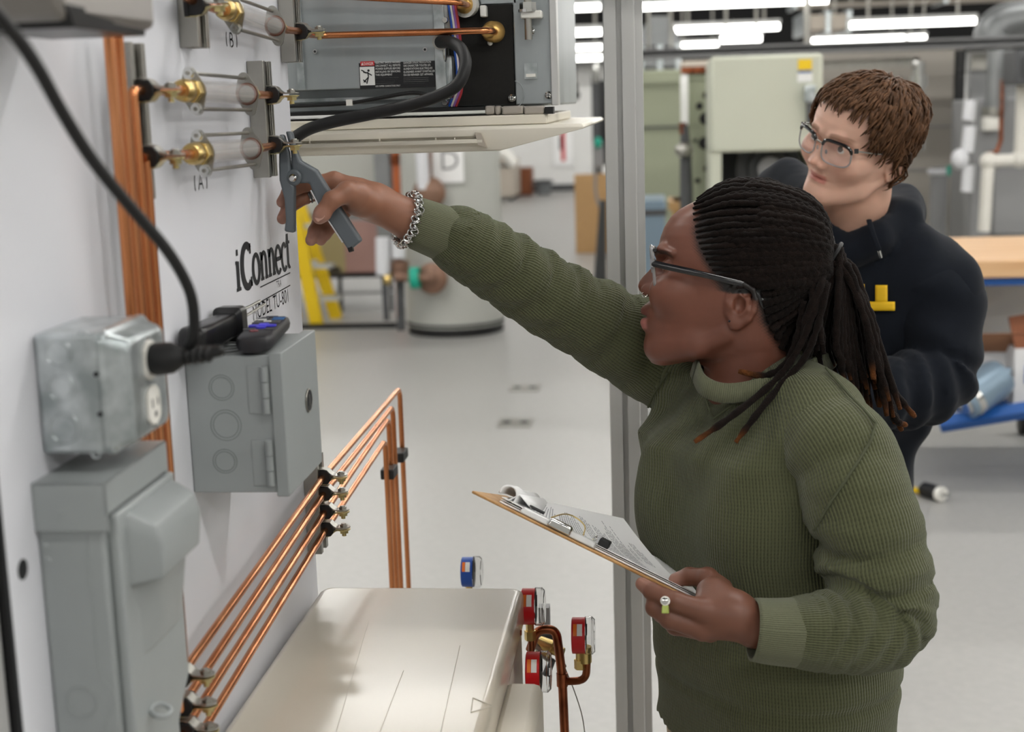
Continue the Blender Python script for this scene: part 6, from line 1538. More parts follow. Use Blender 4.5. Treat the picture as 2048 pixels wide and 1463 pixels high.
# ---------------------------------------------------------------- her locs
Hc = (hx(1510), 0., hz_(525))
def rad(dirv):
    """distance from the head centre to the scalp along a direction, in head axes"""
    ts = np.linspace(.04, .16, 61); p = np.array(Hc)+np.outer(ts, dirv)
    ij = np.clip(np.round((p-gw.lo)/gw.h).astype(int), 0, gw.n-1); v = gw.d[tuple(ij.T)]
    k = np.argmax(v > 0); return ts[k] if v.max() > 0 else .11
G = np.array((hx(1655), .006, hz_(508)))
Gd = G-np.array(Hc); GR = np.linalg.norm(Gd); Gd /= GR
def loc(path, r, tip=.35, root=0, n=9, tcol='70421f', col='17100d'):
    """one rough tapered rope of hair; path in head axes"""
    pts = catmull([Vector(p) for p in path], 7); N = len(pts); ph = rnd.random()*9
    rs = [r*(1+.13*math.sin(i*1.7+ph)+.08*math.sin(i*4.1+ph))*(1 if i < N*.85 else 1-.45*(i/N-.85)/.15)*(1 if not root else min(1, .35+i/N/root)) for i in range(N)]
    mb = MB(); mb.tube([HW @ p for p in pts], rs, n)
    V = np.array([A3(v) for v in mb.v]); k = np.repeat(np.arange(N)/(N-1), n)
    inv = WM[woman].inverted(); me = bpy.data.meshes.new('dreadlock'); me.from_pydata([tuple(inv @ v) for v in mb.v], [], mb.f); me.update()
    me.polygons.foreach_set('use_smooth', [True]*len(me.polygons))
    at = me.attributes.new('tint', 'FLOAT_COLOR', 'POINT'); b0 = lin3(col)*rnd.uniform(.8, 1.5); f = (smst(k, 1-tip, 1)[:, None] if tip else np.zeros((len(k), 1)))
    c = np.ones((len(V), 4), np.float32); c[:, :3] = b0*(1-f)+lin3(tcol)*f; at.data.foreach_set('color', c.ravel())
    return link('dreadlock', me, 'loc_hair', woman)
def slerp_path(p0, lift, end, n=7, bow=0):
    d0 = np.array(p0)-np.array(Hc); d0 /= np.linalg.norm(d0); e = np.array(end); d1 = e-np.array(Hc); L1 = np.linalg.norm(d1); d1 /= L1
    w = math.acos(max(-1, min(1, float(d0@d1)))); out = []
    for i in range(n+1):
        t = i/n; d = (math.sin((1-t)*w)*d0+math.sin(t*w)*d1)/math.sin(w) if w > .01 else d1
        d[2] -= bow*math.sin(math.pi*t); d /= np.linalg.norm(d); R_ = rad(d)+lift*min(1, .25+t*3)
        k = smst(np.array(t), .72, 1.0); out.append(np.array(Hc)+d*(R_*(1-k)+L1*k))
    return out
hl_ = [(1399, 397, 0), (1398, 412, .028), (1396, 432, .048), (1394, 455, .060), (1394, 478, .068), (1402, 503, .073), (1416, 527, .0745), (1434, 552, .0745), (1456, 564, .0748), (1486, 574, .0745)]
near = [np.array((hx(a), b, hz_(c))) for a, c, b in hl_]
def hairline(t):
    t = max(0, min(len(near)-1.001, t)); i = int(t); f = t-i; return near[i]*(1-f)+near[i+1]*f
up_ = np.array((0, 0, 1.)); sd_ = np.array((0, 1., 0))
for side in (1, -1):
    m = 21 if side > 0 else 10
    for row in range(2):
        for i in range(m):
            t = (i+.5*row+.25)/m*9
            p0 = hairline(t)*np.array((1, side, 1)); a = (t/9)*math.pi*.95
            end = G+(up_*math.cos(a)*.020+sd_*math.sin(a)*side*.019)
            path = slerp_path(p0, .0042+.001*row+rnd.uniform(-.0008, .0012), end, n=9)
            if row: path = path[rnd.choice((1, 2, 3)):]; path[0] = path[0]+(np.array(Hc)-path[0])*.09
            loc(path, rnd.uniform(.0040, .0054), tip=0, root=.22)
# hair drawn back below the temples and up from the nape
for i, (x, y, s) in enumerate([(1520, 590, .073), (1522, 606, .072), (1526, 622, .069), (1532, 640, .064), (1540, 656, .056), (1548, 670, .046), (1556, 684, .034), (1560, 690, .016), (1562, 694, -.01), (1556, 684, -.034), (1540, 656, -.056), (1522, 606, -.072)]):
    end = G+np.array((.004, (s/.075)*.022, -.02)); loc(slerp_path((hx(x), s, hz_(y)), .004, end), .005, tip=0)
# hair tie
td = np.array((hx(1700)-hx(1640), .0, hz_(530)-hz_(492))); td /= np.linalg.norm(td)
MB().ring(HW @ Vector(G+td*.002-np.array((0, 0, .004))), HW.to_3x3() @ Vector(td), .021, .003, 40, 8).build('hair_tie', 'black_rubber', woman)
# the hanging tail
def hp(px, py, c): return np.array((hx(px), c, hz_(py)))
tails = []
for i in range(44):
    q = (i*.6180339) % 1; s = ((i*.7548) % 1-.45)*.085
    r0 = rnd.random()
    ex = 1620+q*165+rnd.uniform(-10, 12); ey = 735+q*85+rnd.uniform(-40, 25)
    a = rnd.random()*6.28; st = G+td*.004+up_*(.024*math.cos(a)*.9)*.6+sd_*(s*.26)+np.array((-.010*math.sin(a), 0, 0))
    m1 = hp(1664+q*30-6, 550+rnd.uniform(-6, 6), s*.75); m2 = hp(1632+q*96, 625+rnd.uniform(-8, 8), s); m3 = hp(1620+q*130, 690, s*1.05-.004)
    loc([st, m1, m2, m3, hp(ex, ey, s-.012)], rnd.uniform(.0042, .0054), tip=.05)
for (p, tp) in (([(1690, 540, .01), (1728, 640, .015), (1752, 720, .01), (1782, 780, .0), (1822, 828, -.01)], .12), ([(1694, 545, .0), (1736, 650, .0), (1762, 740, -.01), (1778, 810, -.02), (1800, 858, -.03)], .12), ([(1698, 540, .02), (1730, 640, .03), (1752, 730, .02), (1770, 800, .0), (1786, 835, -.01), (1808, 846, -.02)], .15),
                ([(1690, 545, .03), (1718, 640, .04), (1728, 700, .04), (1735, 750, .036)], .2), ([(1694, 545, .02), (1722, 640, .03), (1744, 720, .025), (1752, 770, .02), (1750, 806, .015)], .15), ([(1696, 550, -.01), (1738, 660, -.02), (1775, 760, -.03), (1785, 830, -.04), (1792, 846, -.04)], .2)):
    loc([hp(1672, 520, p[0][2]*.6)]+[hp(*k) for k in p], .0049, tip=tp)
# ropes that fall forward over the shoulder, and fill behind the ear
for p, tp in (([(1640, 560, .05), (1612, 640, .064), (1585, 700, .068), (1545, 752, .078), (1470, 812, .112), (1398, 862, .128)], .12), ([(1645, 565, .052), (1625, 650, .066), (1600, 710, .07), (1560, 755, .08), (1515, 808, .106), (1474, 862, .122)], .1),
              ([(1600, 600, .05), (1590, 660, .058), (1570, 715, .062), (1530, 742, .066), (1478, 734, .068)], .25), ([(1500, 640, -.05), (1460, 700, -.055), (1420, 728, -.05), (1392, 738, -.035), (1386, 756, -.03)], .3)):
    loc([hp(*k) for k in p], .0046, tip=tp)
for i in range(16):
    q = i/15; s = .055-.09*((i*.618) % 1)
    loc([G+np.array((.012, s*.35, -.018)), hp(1632-q*18, 570, s), hp(1606+q*24, 630, s*1.1), hp(1600+q*40, 690+rnd.uniform(-10, 20), s*1.1)], .0052, tip=0)
# ---------------------------------------------------------------- her glasses
gs_ = thing('eyeglasses', 'dark framed glasses worn by the woman in the olive sweater', 'glasses', HW @ Vector((hx(1312), 0, hz_(530))))
def hw(px, py, c): return HW @ Vector((hx(px), c, hz_(py)))
for s in (1, -1):
    rim = []
    for k in range(28):
        a = 2*math.pi*k/28; ca, sa = math.cos(a), math.sin(a); yy = .0265*math.copysign(abs(ca)**.6, ca); zz = 41*math.copysign(abs(sa)**.65, sa)
        rim.append(hw(1307+abs(yy+.031)*120-zz*.09, 534-zz, s*(.034+yy)))
    MB().tube(rim, .0021, 8, closed=True).build('rim', 'frame_clear', gs_)
    c = sum(rim, Vector())/28; MB().add([c]+rim, [(0, k+1, (k+1) % 28+1) for k in range(28)]).build('lens', 'lens', gs_, smooth=0)
    MB().tube([hw(1313, 504, s*.020), hw(1312, 500, s*.034), hw(1316, 502, s*.060)], .0026, 8).build('brow_bar', 'frame_black', gs_)
    pts = catmull([hw(1311, 527, s*.066), hw(1340, 534, s*.070), hw(1400, 547, s*.0765), hw(1455, 560, s*.079), hw(1490, 570, s*.078), hw(1512, 588, s*.074), hw(1527, 612, s*.070)], 6)
    n = len(pts); MB().tube(pts, [.0046]*(n//3)+[.0042]*(n//3)+[.0034]*(n-2*(n//3)), 10, flat=.45, ref=HW.to_3x3() @ Vector((0, 1, 0))).build('temple_arm', 'frame_black', gs_)
    MB().box(hw(1312, 527, s*.064), (.006, .008, .010)).build('hinge', 'frame_clear', gs_)
MB().tube([hw(1312, 522, .010), hw(1308, 518, 0), hw(1312, 522, -.010)], .0018, 8).build('bridge', 'frame_clear', gs_)
t = thing('nose_ring', 'tiny silver ring in the nose of the woman', 'jewelry', hw(1293, 590, .016)); MB().ring(hw(1294, 588, .0195), HW.to_3x3() @ Vector((.2, 1, .3)), .0038, .0007, 20, 6).build('hoop', 'silver', t); MB().ell(hw(1291, 593, .020), (.0011,)*3).build('bead', 'silver', t)
MB().ell(hw(1460, 638, .0755), (.0015,)*3).build('ear_stud', 'ink', woman)
# bracelet, finger ring
br = thing('bracelet', 'chunky silver chain bracelet on the wrist of the reaching hand', 'bracelet', P(820, 441, 1.91))
bc = P(818, 441, 1.908); bax = (P(905, 476, 1.935)-P(752, 407, 1.885)).normalized(); bu = (UP-bax*UP.dot(bax)).normalized(); bw = bax.cross(bu)
mb = MB(); nb_ = 46
for k in range(nb_):
    a = 2*math.pi*k/nb_; rr_ = .0355; c = bc+(bu*math.cos(a)*1.0+bw*math.sin(a)*.95)*rr_-bax*(.002+.004*math.cos(a)); tg = (-bu*math.sin(a)+bw*math.cos(a)); nr_ = (bu*math.cos(a)+bw*math.sin(a))
    ax = (nr_*.8+tg*.45*(1 if k % 2 else -1)+bax*.35*(1 if k % 3 else -1)).normalized()
    mb.ring(c+bax*(.0026*(1 if k % 2 else -1)), ax, .0046, .0012, 14, 6)
    mb.ring(c, (tg*.8+bax*.5*(1 if k % 2 else -1)+nr_*.2).normalized(), .0042, .0011, 12, 6)
o = mb.build('chain_links', 'silver', br, smooth=0); o['kind'] = 'stuff'
MB().cyl(bc+bu*-.036-bax*.004, bc+bu*-.036+bax*.006, .0035, 12).build('clasp', 'silver', br)
t = thing('finger_ring', 'silver ring on the finger between the plier levers', 'ring', P(616, 391, 1.886)); fa = (P(577, 415, 1.868)-P(655, 381, 1.894)).normalized()
MB().lathe([(-.003, .0108), (-.0028, .0114), (.0028, .0114), (.003, .0108)], P(617, 390, 1.8875), fa, 28).build('ring_band', 'silver', t); MB().lathe([(-.001, .0117), (.001, .0117)], P(617, 390, 1.8875), fa, 28).build('ring_groove', 'gray_dark', t)
# ================================================================== clipboard, papers, pen
NL, NR, FLc = P(945, 980, 1.665), P(1412, 1210, 1.755), P(1012, 990, 1.875)
e1 = NR-NL; e2 = FLc-NL; bn = e1.cross(e2).normalized()
if bn.z < 0: bn = -bn
cl = thing('clipboard', 'brown hardboard clipboard held by the woman at waist height', 'clipboard', NL)
q = [NL, NR, NR+e2, NL+e2]
MB().hexa([v-bn*.0035 for v in q]+q).build('board', 'oak_board', cl, bevel=.0012)
def on(s, t, h=0): return NL+e1*s+e2*t+bn*h       # a point on the board: along, across, above
L1 = e1.length; L2 = e2.length; a1 = e1.normalized(); a2 = e2.normalized()
a2 = (e2-a1*e2.dot(a1)).normalized()
clip = MB().hexa([on(.185, .02, .0005), on(.505, .02, .0005), on(.505, .09, .0005), on(.185, .09, .0005), on(.19, .035, .009), on(.50, .035, .009), on(.50, .08, .010), on(.19, .08, .010)]).build('clip_bar', 'alu', cl, bevel=.002)
MB().hexa([on(.30, .005, .001), on(.40, .005, .001), on(.40, .06, .002), on(.30, .06, .002), on(.305, .015, .013), on(.395, .015, .013), on(.395, .06, .014), on(.305, .06, .014)]).build('clip_lever', 'steel_bright', clip, bevel=.003)
MB().tube(catmull([on(.30, .06, .012), on(.33, .16, .022), on(.37, .2, .024), on(.42, .16, .020), on(.44, .07, .010)], 6), .0009, 6).build('clip_wire', 'brass', clip)
for s0, s1 in ((.20, .265), (.50, .545)):
    MB().hexa([on(s0, .10, .006), on(s1, .10, .006), on(s1, .17, .008), on(s0, .17, .008), on(s0, .11, .016), on(s1, .11, .016), on(s1, .16, .018), on(s0, .16, .018)] if s0 > .4 else [on(s0, .10, .010), on(s1, .10, .010), on(s1, .13, .012), on(s0, .13, .012), on(s0, .10, .0125), on(s1, .10, .0125), on(s1, .13, .0145), on(s0, .13, .0145)]).build('rubber_corner', 'black_rubber', clip, bevel=.0015)
MB().ring(on(.485, .075, .012), a1, .004, .0012, 18, 6).build('spring_ring', 'steel_bright', clip)
# paper stack: bottom sheets lie on the board, top sheets curl up at the free far corner and roll back at the left
def sheet(lift, roll, name, m, s0=.10, s1=.985, nx=26, ny=14, th=.0014):
    vs = []
    FR = P(1247, 1036, 1.905)
    tl = on(s0, .98, .012)
    for i in range(nx+1):
        s = i/nx
        for j in range(ny+1):
            t = j/ny
            base = on(s0+(s1-s0)*s, .06+.88*t, .003+.006*lift)
            far = tl*(1-s)+FR*s; near = on(s0+(s1-s0)*s, .06, .003+.004*lift)
            w = t**1.25; up = near*(1-w)+far*w
            up = up-bn*(.010*math.sin(math.pi*t)*s)
            k = lift*smst(np.array(s), -.3, .25)
            vs.append(base*(1-float(k))+up*float(k))
    top = vs; bot = [v-bn*th for v in vs]; n = (nx+1)*(ny+1); fs = []
    for i in range(nx):
        for j in range(ny):
            a = i*(ny+1)+j; fs.append((a, a+ny+1, a+ny+2, a+1)); fs.append((n+a+1, n+a+ny+2, n+a+ny+1, n+a))
    ed = [i*(ny+1) for i in range(nx+1)]+[nx*(ny+1)+j for j in range(1, ny+1)]+[i*(ny+1)+ny for i in range(nx-1, -1, -1)]+[j for j in range(ny-1, 0, -1)]
    for i in range(len(ed)): a, b = ed[i], ed[(i+1) % len(ed)]; fs.append((a, n+a, n+b, b))
    return MB().add(top+bot, fs).build(name, m, pp, smooth=40), vs
pp = thing('paper_stack', 'stack of white printed sheets clipped to the brown clipboard', 'papers', on(.5, .5, .003))
sheet(.0, 0, 'bottom_sheets', 'paper', th=.002)
sheet(.35, 0, 'middle_sheet', 'paper', th=.0006)
_, tv = sheet(1.0, 0, 'top_sheet', 'paper', th=.0006)
# rolled back pages at the left end
ro = []
for k in range(22):
    a = R(-100+k*14); rr = .0125-.00012*k
    ro.append((rr*math.cos(a)-.002, .0135+rr*math.sin(a)))
mb = MB(); vs = []; n = len(ro)
for t in (.10, .3, .5, .72, .95):
    sc_ = .95 if t < .5 else .8
    for (x, z) in ro: vs.append(on(.115, t, 0)+a1*x*sc_+bn*z*sc_)
mb.add(vs, [(i*n+k, i*n+k+1, (i+1)*n+k+1, (i+1)*n+k) for i in range(4) for k in range(n-1)])
o = mb.build('rolled_pages', 'paper', pp, smooth=60); sd = o.modifiers.new('thick', 'SOLIDIFY'); sd.thickness = .0022
mb = MB(); vs = [on(.115, t, 0)+a1*x+bn*z for t in (.10, .5, .95) for (x, z) in ((-.004, .001), (.004, .010), (.012, .020), (.022, .016), (.034, .011))]
mb.add(vs, [(i*5+k, i*5+k+1, i*5+k+6, i*5+k+5) for i in range(2) for k in range(4)]); o = mb.build('folded_page', 'paper', pp, smooth=60); sd = o.modifiers.new('thick', 'SOLIDIFY'); sd.thickness = .0012
# lines of print on the top sheet: rows run across the sheet
mb = MB(); nx, ny = 26, 14
def tp(s, t):
    x, y = s*nx, t*ny; i, j = min(int(x), nx-1), min(int(y), ny-1); fx, fy = x-i, y-j; g = lambda a, b: tv[a*(ny+1)+b]
    return (g(i, j)*(1-fx)+g(i+1, j)*fx)*(1-fy)+(g(i, j+1)*(1-fx)+g(i+1, j+1)*fx)*fy+bn*.0004
for r in range(46):
    s = .12+.78*r/46
    if r in (9, 19, 20, 31, 38, 41): continue
    t0, t1 = (.16, rnd.uniform(.55, .88)) if r < 38 else (.42, rnd.uniform(.5, .7))
    t = t0
    while t < t1:
        w = rnd.uniform(.02, .06); m_ = 4
        A = [tp(s, t+w*k/m_) for k in range(m_+1)]; B = [tp(s+.0055, t+w*k/m_) for k in range(m_+1)]
        mb.add(A+B, [(k, k+1, m_+2+k, m_+1+k) for k in range(m_)]); t += w+.012
mb.build('printed_lines', 'print_gray', pp, smooth=0)['kind'] = 'stuff'
# pen between her fingers
pen = thing('pen', 'white pen with a lime green clip held between the fingers under the clipboard', 'pen', P(1330, 1205, 1.66))
A = P(1330, 1201, 1.645); B = P(1337, 1203, 1.78); pd = (B-A).normalized()
MB().lathe([(0, .0052), (.001, .0058), (.012, .0058), (.012, .0054), ((B-A).length, .0054)], A, pd, 24).build('pen_barrel', 'white_plastic', pen)
MB().lathe([(-.0015, .0025), (-.001, .004), (.0005, .004)], A, pd, 18).build('pen_button', 'steel_bright', pen)
u3 = (UP-pd*UP.dot(pd)).normalized()
lime = mat('lime', 'a6b45c', .45)
c = A-u3*.0088; MB().hexa([c+v for v in [RT*-.0042-u3*.006+pd*.001, RT*.0042-u3*.006+pd*.001, RT*.0042-u3*.006+pd*.035, RT*-.0042-u3*.006+pd*.035, RT*-.0035+u3*.004+pd*.001, RT*.0035+u3*.004+pd*.001, RT*.0035+u3*.004+pd*.035, RT*-.0035+u3*.004+pd*.035]]).build('pen_clip', lime, pen, bevel=.001)

# ================================================================== the young man
YM = 2.52
Om, rm, um, tm = axes_at(1716, 322, YM)
f3 = rm*-.69+um*-.10+tm*.71; f3.normalize()
s3 = rm*.70+um*-.36+tm*.62; s3 = (s3-f3*s3.dot(f3)).normalized(); u3_ = f3.cross(s3)
if u3_.dot(um) < 0: u3_ = -u3_
HM = Matrix(((f3.x, s3.x, u3_.x, Om.x), (f3.y, s3.y, u3_.y, Om.y), (f3.z, s3.z, u3_.z, Om.z), (0, 0, 0, 1)))
tb = [(0, 70, 70, 26, 12), (3, 80, 80, 34, 14), (8, 87, 86, 41, 18), (16, 90, 88, 47, 22), (24, 88, 88, 51, 28), (31, 87, 88, 55, 34), (36, 93, 88, 58, 38), (40, 93, 88, 59, 42), (43, 89, 88, 60, 45), (46, 94, 88, 61, 48), (50, 95, 88, 62, 52), (55, 91, 88, 64, 56), (60, 91, 88, 65, 60),
      (64, 101, 88, 66, 64), (68, 112, 88, 67, 68), (72, 116, 88, 68, 71), (76, 114, 88, 68, 74), (84, 106, 88, 69, 80), (92, 99, 88, 70, 85), (100, 93, 88, 71, 90), (106, 91, 89, 72, 93), (112, 93, 91, 73, 95), (118, 95, 94, 74, 96), (130, 95, 95, 75.5, 98), (145, 93, 93, 76, 99), (160, 88, 88, 75, 98), (175, 80, 80, 72, 94), (190, 68, 68, 65, 86), (203, 52, 52, 54, 72), (213, 34, 34, 38, 52), (219, 16, 16, 20, 28), (222, 3, 3, 4, 6)]
zo = -.062
tb = [(u if u < 118 else 118+(u-118)*.84, a, b, w, k) for u, a, b, w, k in tb]
tabm = [(u*.001+zo, a*.001, b*.001, w*.001, k*.001) for u, a, b, w, k in tb]
featm = ([zo, zo+.02, zo+.045, zo+.062, zo+.072, zo+.085, zo+.1, zo+.115, zo+.14], [.022, .02, .022, .0165, .0155, .0115, .009, .014, .04])
ey = zo+.103
def mex(g):
    for s in (1, -1):
        g.ell((.098, s*.0125, zo+.069), (.009, .0055, .0065), k=.005); g.ell((.103, s*.0065, zo+.0635), (.004, .0028, .002), k=.002, op='s')
        g.ell((.066, s*.040, zo+.078), (.022, .022, .02), k=.025)
        g.chain([(.090, s*.013, zo+.119), (.088, s*.030, zo+.122), (.072, s*.050, zo+.115)], [.005, .006, .004], k=.01)
        g.ell((.090, s*.031, ey), (.013, .018, .011), k=.012, op='s')
        g.ell((.0745, s*.032, ey-.001), (.0132, .0145, .0125), k=.003); g.ell((.090, s*.031, ey-.001), (.0085, .0125, .0048), k=.0015, op='s')
        ear(g, -.006, zo+.085, .066, 1.0, s)
    g.ell((.093, 0, zo+.0435), (.007, .022, .0012), k=.002, op='s')
    for s in (1, -1): g.chain([(.078, s*.012, zo+.012), (.03, s*.046, zo+.028), (-.005, s*.056, zo+.055)], [.013, .013, .012], k=.02)
gm = build_head(tabm, featm, .0019, extra=mex)
V1, F1 = gm.mesh(1)
def tint_m(V):
    x, y, z = V[:, 0], V[:, 1], V[:, 2]-zo; c = np.ones((len(V), 3))*lin3('e0b39d')
    ck = np.exp(-((np.abs(y)-.042)/.016)**2-((z-.07)/.02)**2)*(x > .04); c = c*(1-.35*ck[:, None])+lin3('d98e78')*.35*ck[:, None]
    nt_ = np.exp(-((z-.07)/.012)**2-(y/.016)**2)*(x > .09); c = c*(1-.3*nt_[:, None])+lin3('d98e78')*.3*nt_[:, None]
    lp = (1-smst(np.abs(z-.0435), .0055, .0085))*(1-smst(np.abs(y), .016, .022))*(x > .07); c = c*(1-lp[:, None]*.8)+lin3('bf7068')*lp[:, None]*.8
    bz = .1185+.006*np.cos((np.abs(y)-.03)*60); br = (1-smst(np.abs(z-bz), .0028, .0058))*smst(np.abs(y), .010, .016)*(1-smst(np.abs(y), .046, .055))*(x > .03)
    c = c*(1-br[:, None]*.6)+lin3('7a5038')*br[:, None]*.6
    return c
tM = tint_m(V1)
nk = Sdf(np.array((1.0, 1.0, 1.0))*0, (.1, .1, .1), .05)
lo, hi = bounds([P(1560, 340, 2.45), P(1780, 560, 2.75)], .06); nk = Sdf(lo, hi, .006)
nk.chain([HM @ Vector((-.005, 0, zo+.075)), HM @ Vector((-.018, 0, zo+.0)), P(1690, 480, 2.60), P(1700, 560, 2.64)], [.056, .057, .061, .08], k=.02)
V2, F2 = nk.mesh(2)
# body under the clothes
cm = Sdf((.05, 2.3, .05), (.75, 3.0, 1.50), .013)
cm.chain(PX([(1700, 540, 2.63), (1695, 700, 2.66), (1615, 1000, 2.69), (1605, 1150, 2.69)]), [.09, .105, .11, .11], k=.03)
mL, mR = P(1670, 1180, 2.62), P(1540, 1180, 2.76)
for hp_, fx, fy in ((mL, .33, 2.60), (mR, .21, 2.78)): cm.chain([hp_, Vector((fx, fy, .46)), Vector((fx+.02, fy+.03, .08))], [.09, .055, .04], k=.03)
def hand_simple(g, w, d, n_, side):
    """relaxed half curled hand from wrist w along d, back of the hand along n_"""
    w = Vector(w); d = Vector(d).normalized(); n_ = Vector(n_); n_ = (n_-d*n_.dot(d)).normalized(); b = d.cross(n_)*side
    g.cone(w-d*.05, w, .028, .025, k=.01); g.ell(w+d*.045, (.036, .036, .036), k=.01)
    for i, (o, l) in enumerate(((.030, .9), (.010, 1), (-.010, .95), (-.028, .8))):
        m = w+d*.078+b*o; p1 = m+(d*.9-n_*.35)*.04*l; p2 = p1+(d*.45-n_*.9)*.026*l; p3 = p2+(d*-.1-n_)*.02*l
        g.cone(w+d*.02+b*o*.6, m, .013, .0105, k=.008); g.chain([m, p1, p2, p3], [.0105, .009, .008, .007], k=.003)
    t0 = w+d*.025+b*.025; t1 = t0+(d*.5+b*.8-n_*.3)*.038; t2 = t1+(d*.9-n_*.35)*.03; t3 = t2+(d*.9-n_*.5)*.02
    g.chain([t0, t1, t2, t3], [.015, .0125, .0105, .009], k=.006)
wr = P(1664, 800, 2.345); wl2 = P(1590, 760, 2.40)
hm_ = Sdf(*bounds([wr, wr+Vector((-.18, -.03, -.05)), wr+Vector((.1, 0, .05))], .07), .0035)
hand_simple(hm_, wr, (-.85, -.5, -.1), (.1, -.5, 1), 1)
V4, F4 = hm_.mesh(1)
V3, F3 = cm.mesh(1)
man = np_mesh('person', [(to_world(V1, HM), F1), (V2, F2), (V3, F3), (V4, F4)], 'skin_man', None, {'tint': np.concatenate([tM, np.ones((len(V2), 3))*lin3('dcae97'), np.ones((len(V3)+len(V4), 3))*lin3('dcae97')])})
tag(man, 'young man with brown hair and glasses in a black hoodie, looking up', 'person')
# hoodie
hs_ = Sdf((-.02, 2.26, .80), (.80, 3.06, 1.62), .0075)
AL = Vector((-.72, .69, 0)); AFm = Vector((-.69, -.72, 0))
hs_.chain(PX([(1712, 590, 2.645), (1698, 690, 2.66), (1640, 840, 2.68), (1605, 1090, 2.69)]), [.145, .150, .145, .145], k=.05)
for sg, off in ((1, .075), (-1, .075)): hs_.chain([P(1706, 640, 2.65)+AL*off*sg, P(1645, 840, 2.68)+AL*off*sg, P(1605, 1080, 2.69)+AL*off*sg], [.12, .12, .12], k=.06)
hs_.chain(PX([(1760, 520, 2.62), (1830, 545, 2.57), (1872, 590, 2.54)]), [.075, .082, .086], k=.06)
hs_.chain(PX([(1660, 480, 2.70), (1600, 470, 2.78), (1565, 500, 2.82)]), [.075, .08, .085], k=.06)
# hood lying around the neck
hood = PX([(1628, 400, 2.60), (1640, 455, 2.53), (1690, 500, 2.50), (1752, 480, 2.52), (1790, 440, 2.58), (1800, 425, 2.66), (1740, 420, 2.76), (1650, 400, 2.74), (1600, 385, 2.69)])
hs_.chain(hood+[hood[0]], [.034, .030, .030, .036, .045, .05, .055, .05, .045, .034], k=.02)
hs_.chain(PX([(1580, 365, 2.74), (1560, 385, 2.78)]), [.045, .05], k=.03)
X, Y, Z_ = np.meshgrid(*hs_.ax, indexing='ij', sparse=True)
fo = .006*np.sin(Z_*46+X*30)*np.exp(-((Z_-.98)/.14)**2)+.004*np.sin(X*60-Z_*30+Y*20)
hs_.d = (hs_.d+fo).astype(np.float32)
hs_.chain([HM @ Vector((-.010, 0, zo+.04)), P(1682, 470, 2.585), P(1690, 515, 2.56)], [.066, .058, .03], k=.012, op='s')
V, F = hs_.mesh(2); hoodie = np_mesh('hoodie', [(V, F)], 'navy_fleece', man)
def msleeve(pts, rs, folds):
    C, T, U, rr = dense(PX(pts), rs, 8); g = Sdf(C.min(0)-.13, C.max(0)+.13, .007)
    for i in range(len(C)-1): g.cone(C[i], C[i+1], rr[i], rr[i+1], k=.003)
    ii = np.argwhere(np.abs(g.d) < .03); p_ = g.lo+ii*g.h; j, a = along(p_, C, T, U); s = j/len(C); f = np.zeros(len(p_))
    for (s0, w, amp, fr, ca) in folds: f += amp*np.sin((s+.02*np.sin(a*2))*fr*6.28+np.cos(a-ca)*1.8)*np.exp(-((s-s0)/w)**2)
    g.d[tuple(ii.T)] += f.astype(np.float32); v, f_ = g.mesh(2); return np_mesh('sleeve', [(v, f_)], 'navy_fleece', man)
msleeve([(1840, 565, 2.555), (1868, 600, 2.535), (1880, 660, 2.51), (1878, 730, 2.49), (1862, 762, 2.47), (1810, 782, 2.43), (1740, 792, 2.385), (1690, 798, 2.355)], [.080, .084, .072, .066, .068, .062, .052, .044], [(.5, .14, .007, 8, 1), (.75, .12, .006, 11, .5), (.2, .15, .004, 5, 1)])
msleeve([(1590, 470, 2.79), (1560, 510, 2.82), (1530, 620, 2.78), (1520, 740, 2.70), (1545, 775, 2.60), (1580, 770, 2.46)], [.082, .08, .07, .064, .058, .044], [(.5, .15, .006, 8, 1)])
# drawstring and chest letters
MB().tube(catmull(PX([(1738, 440, 2.475), (1744, 462, 2.455), (1752, 485, 2.452), (1758, 500, 2.455)]), 5), .0048, 8, flat=.5).build('drawstring', 'navy_fleece', man)
MB().cyl(P(1758, 500, 2.452), P(1762, 514, 2.458), .0032, 10).build('drawstring_tip', 'steel_bright', man)
def letters(poly, Y0=2.30):
    """push a photo outline onto the front of the hoodie"""
    dep = bpy.context.evaluated_depsgraph_get()
    return poly
hv = V; 
def onhood(px, py):
    d = ray(px, py).normalized(); w = np.array(hv)-A3(CAMP); tt = w @ A3(d); dist = np.linalg.norm(w-tt[:, None]*A3(d), axis=1); near_ = dist < .012
    return CAMP+d*(float(tt[near_].min())-.004) if near_.any() else P(px, py, 2.5)
def letter_poly(rects):
    mb = MB()
    for (x0, y0, x1, y1) in rects:
        nx = max(2, int((x1-x0)/6)); ny = max(2, int((y1-y0)/6)); g = [[onhood(x0+(x1-x0)*i/nx, y0+(y1-y0)*j/ny) for j in range(ny+1)] for i in range(nx+1)]
        vs = [p for row in g for p in row]; mb.add(vs, [(i*(ny+1)+j, (i+1)*(ny+1)+j, (i+1)*(ny+1)+j+1, i*(ny+1)+j+1) for i in range(nx) for j in range(ny)])
    o = mb.build('chest_letter', 'yellow_print', man); sd = o.modifiers.new('thick', 'SOLIDIFY'); sd.thickness = .0015; return o
letter_poly([(1751, 570, 1775, 604), (1738, 603, 1790, 621)])
letter_poly([(1706, 568, 1729, 604), (1690, 603, 1736, 621)])
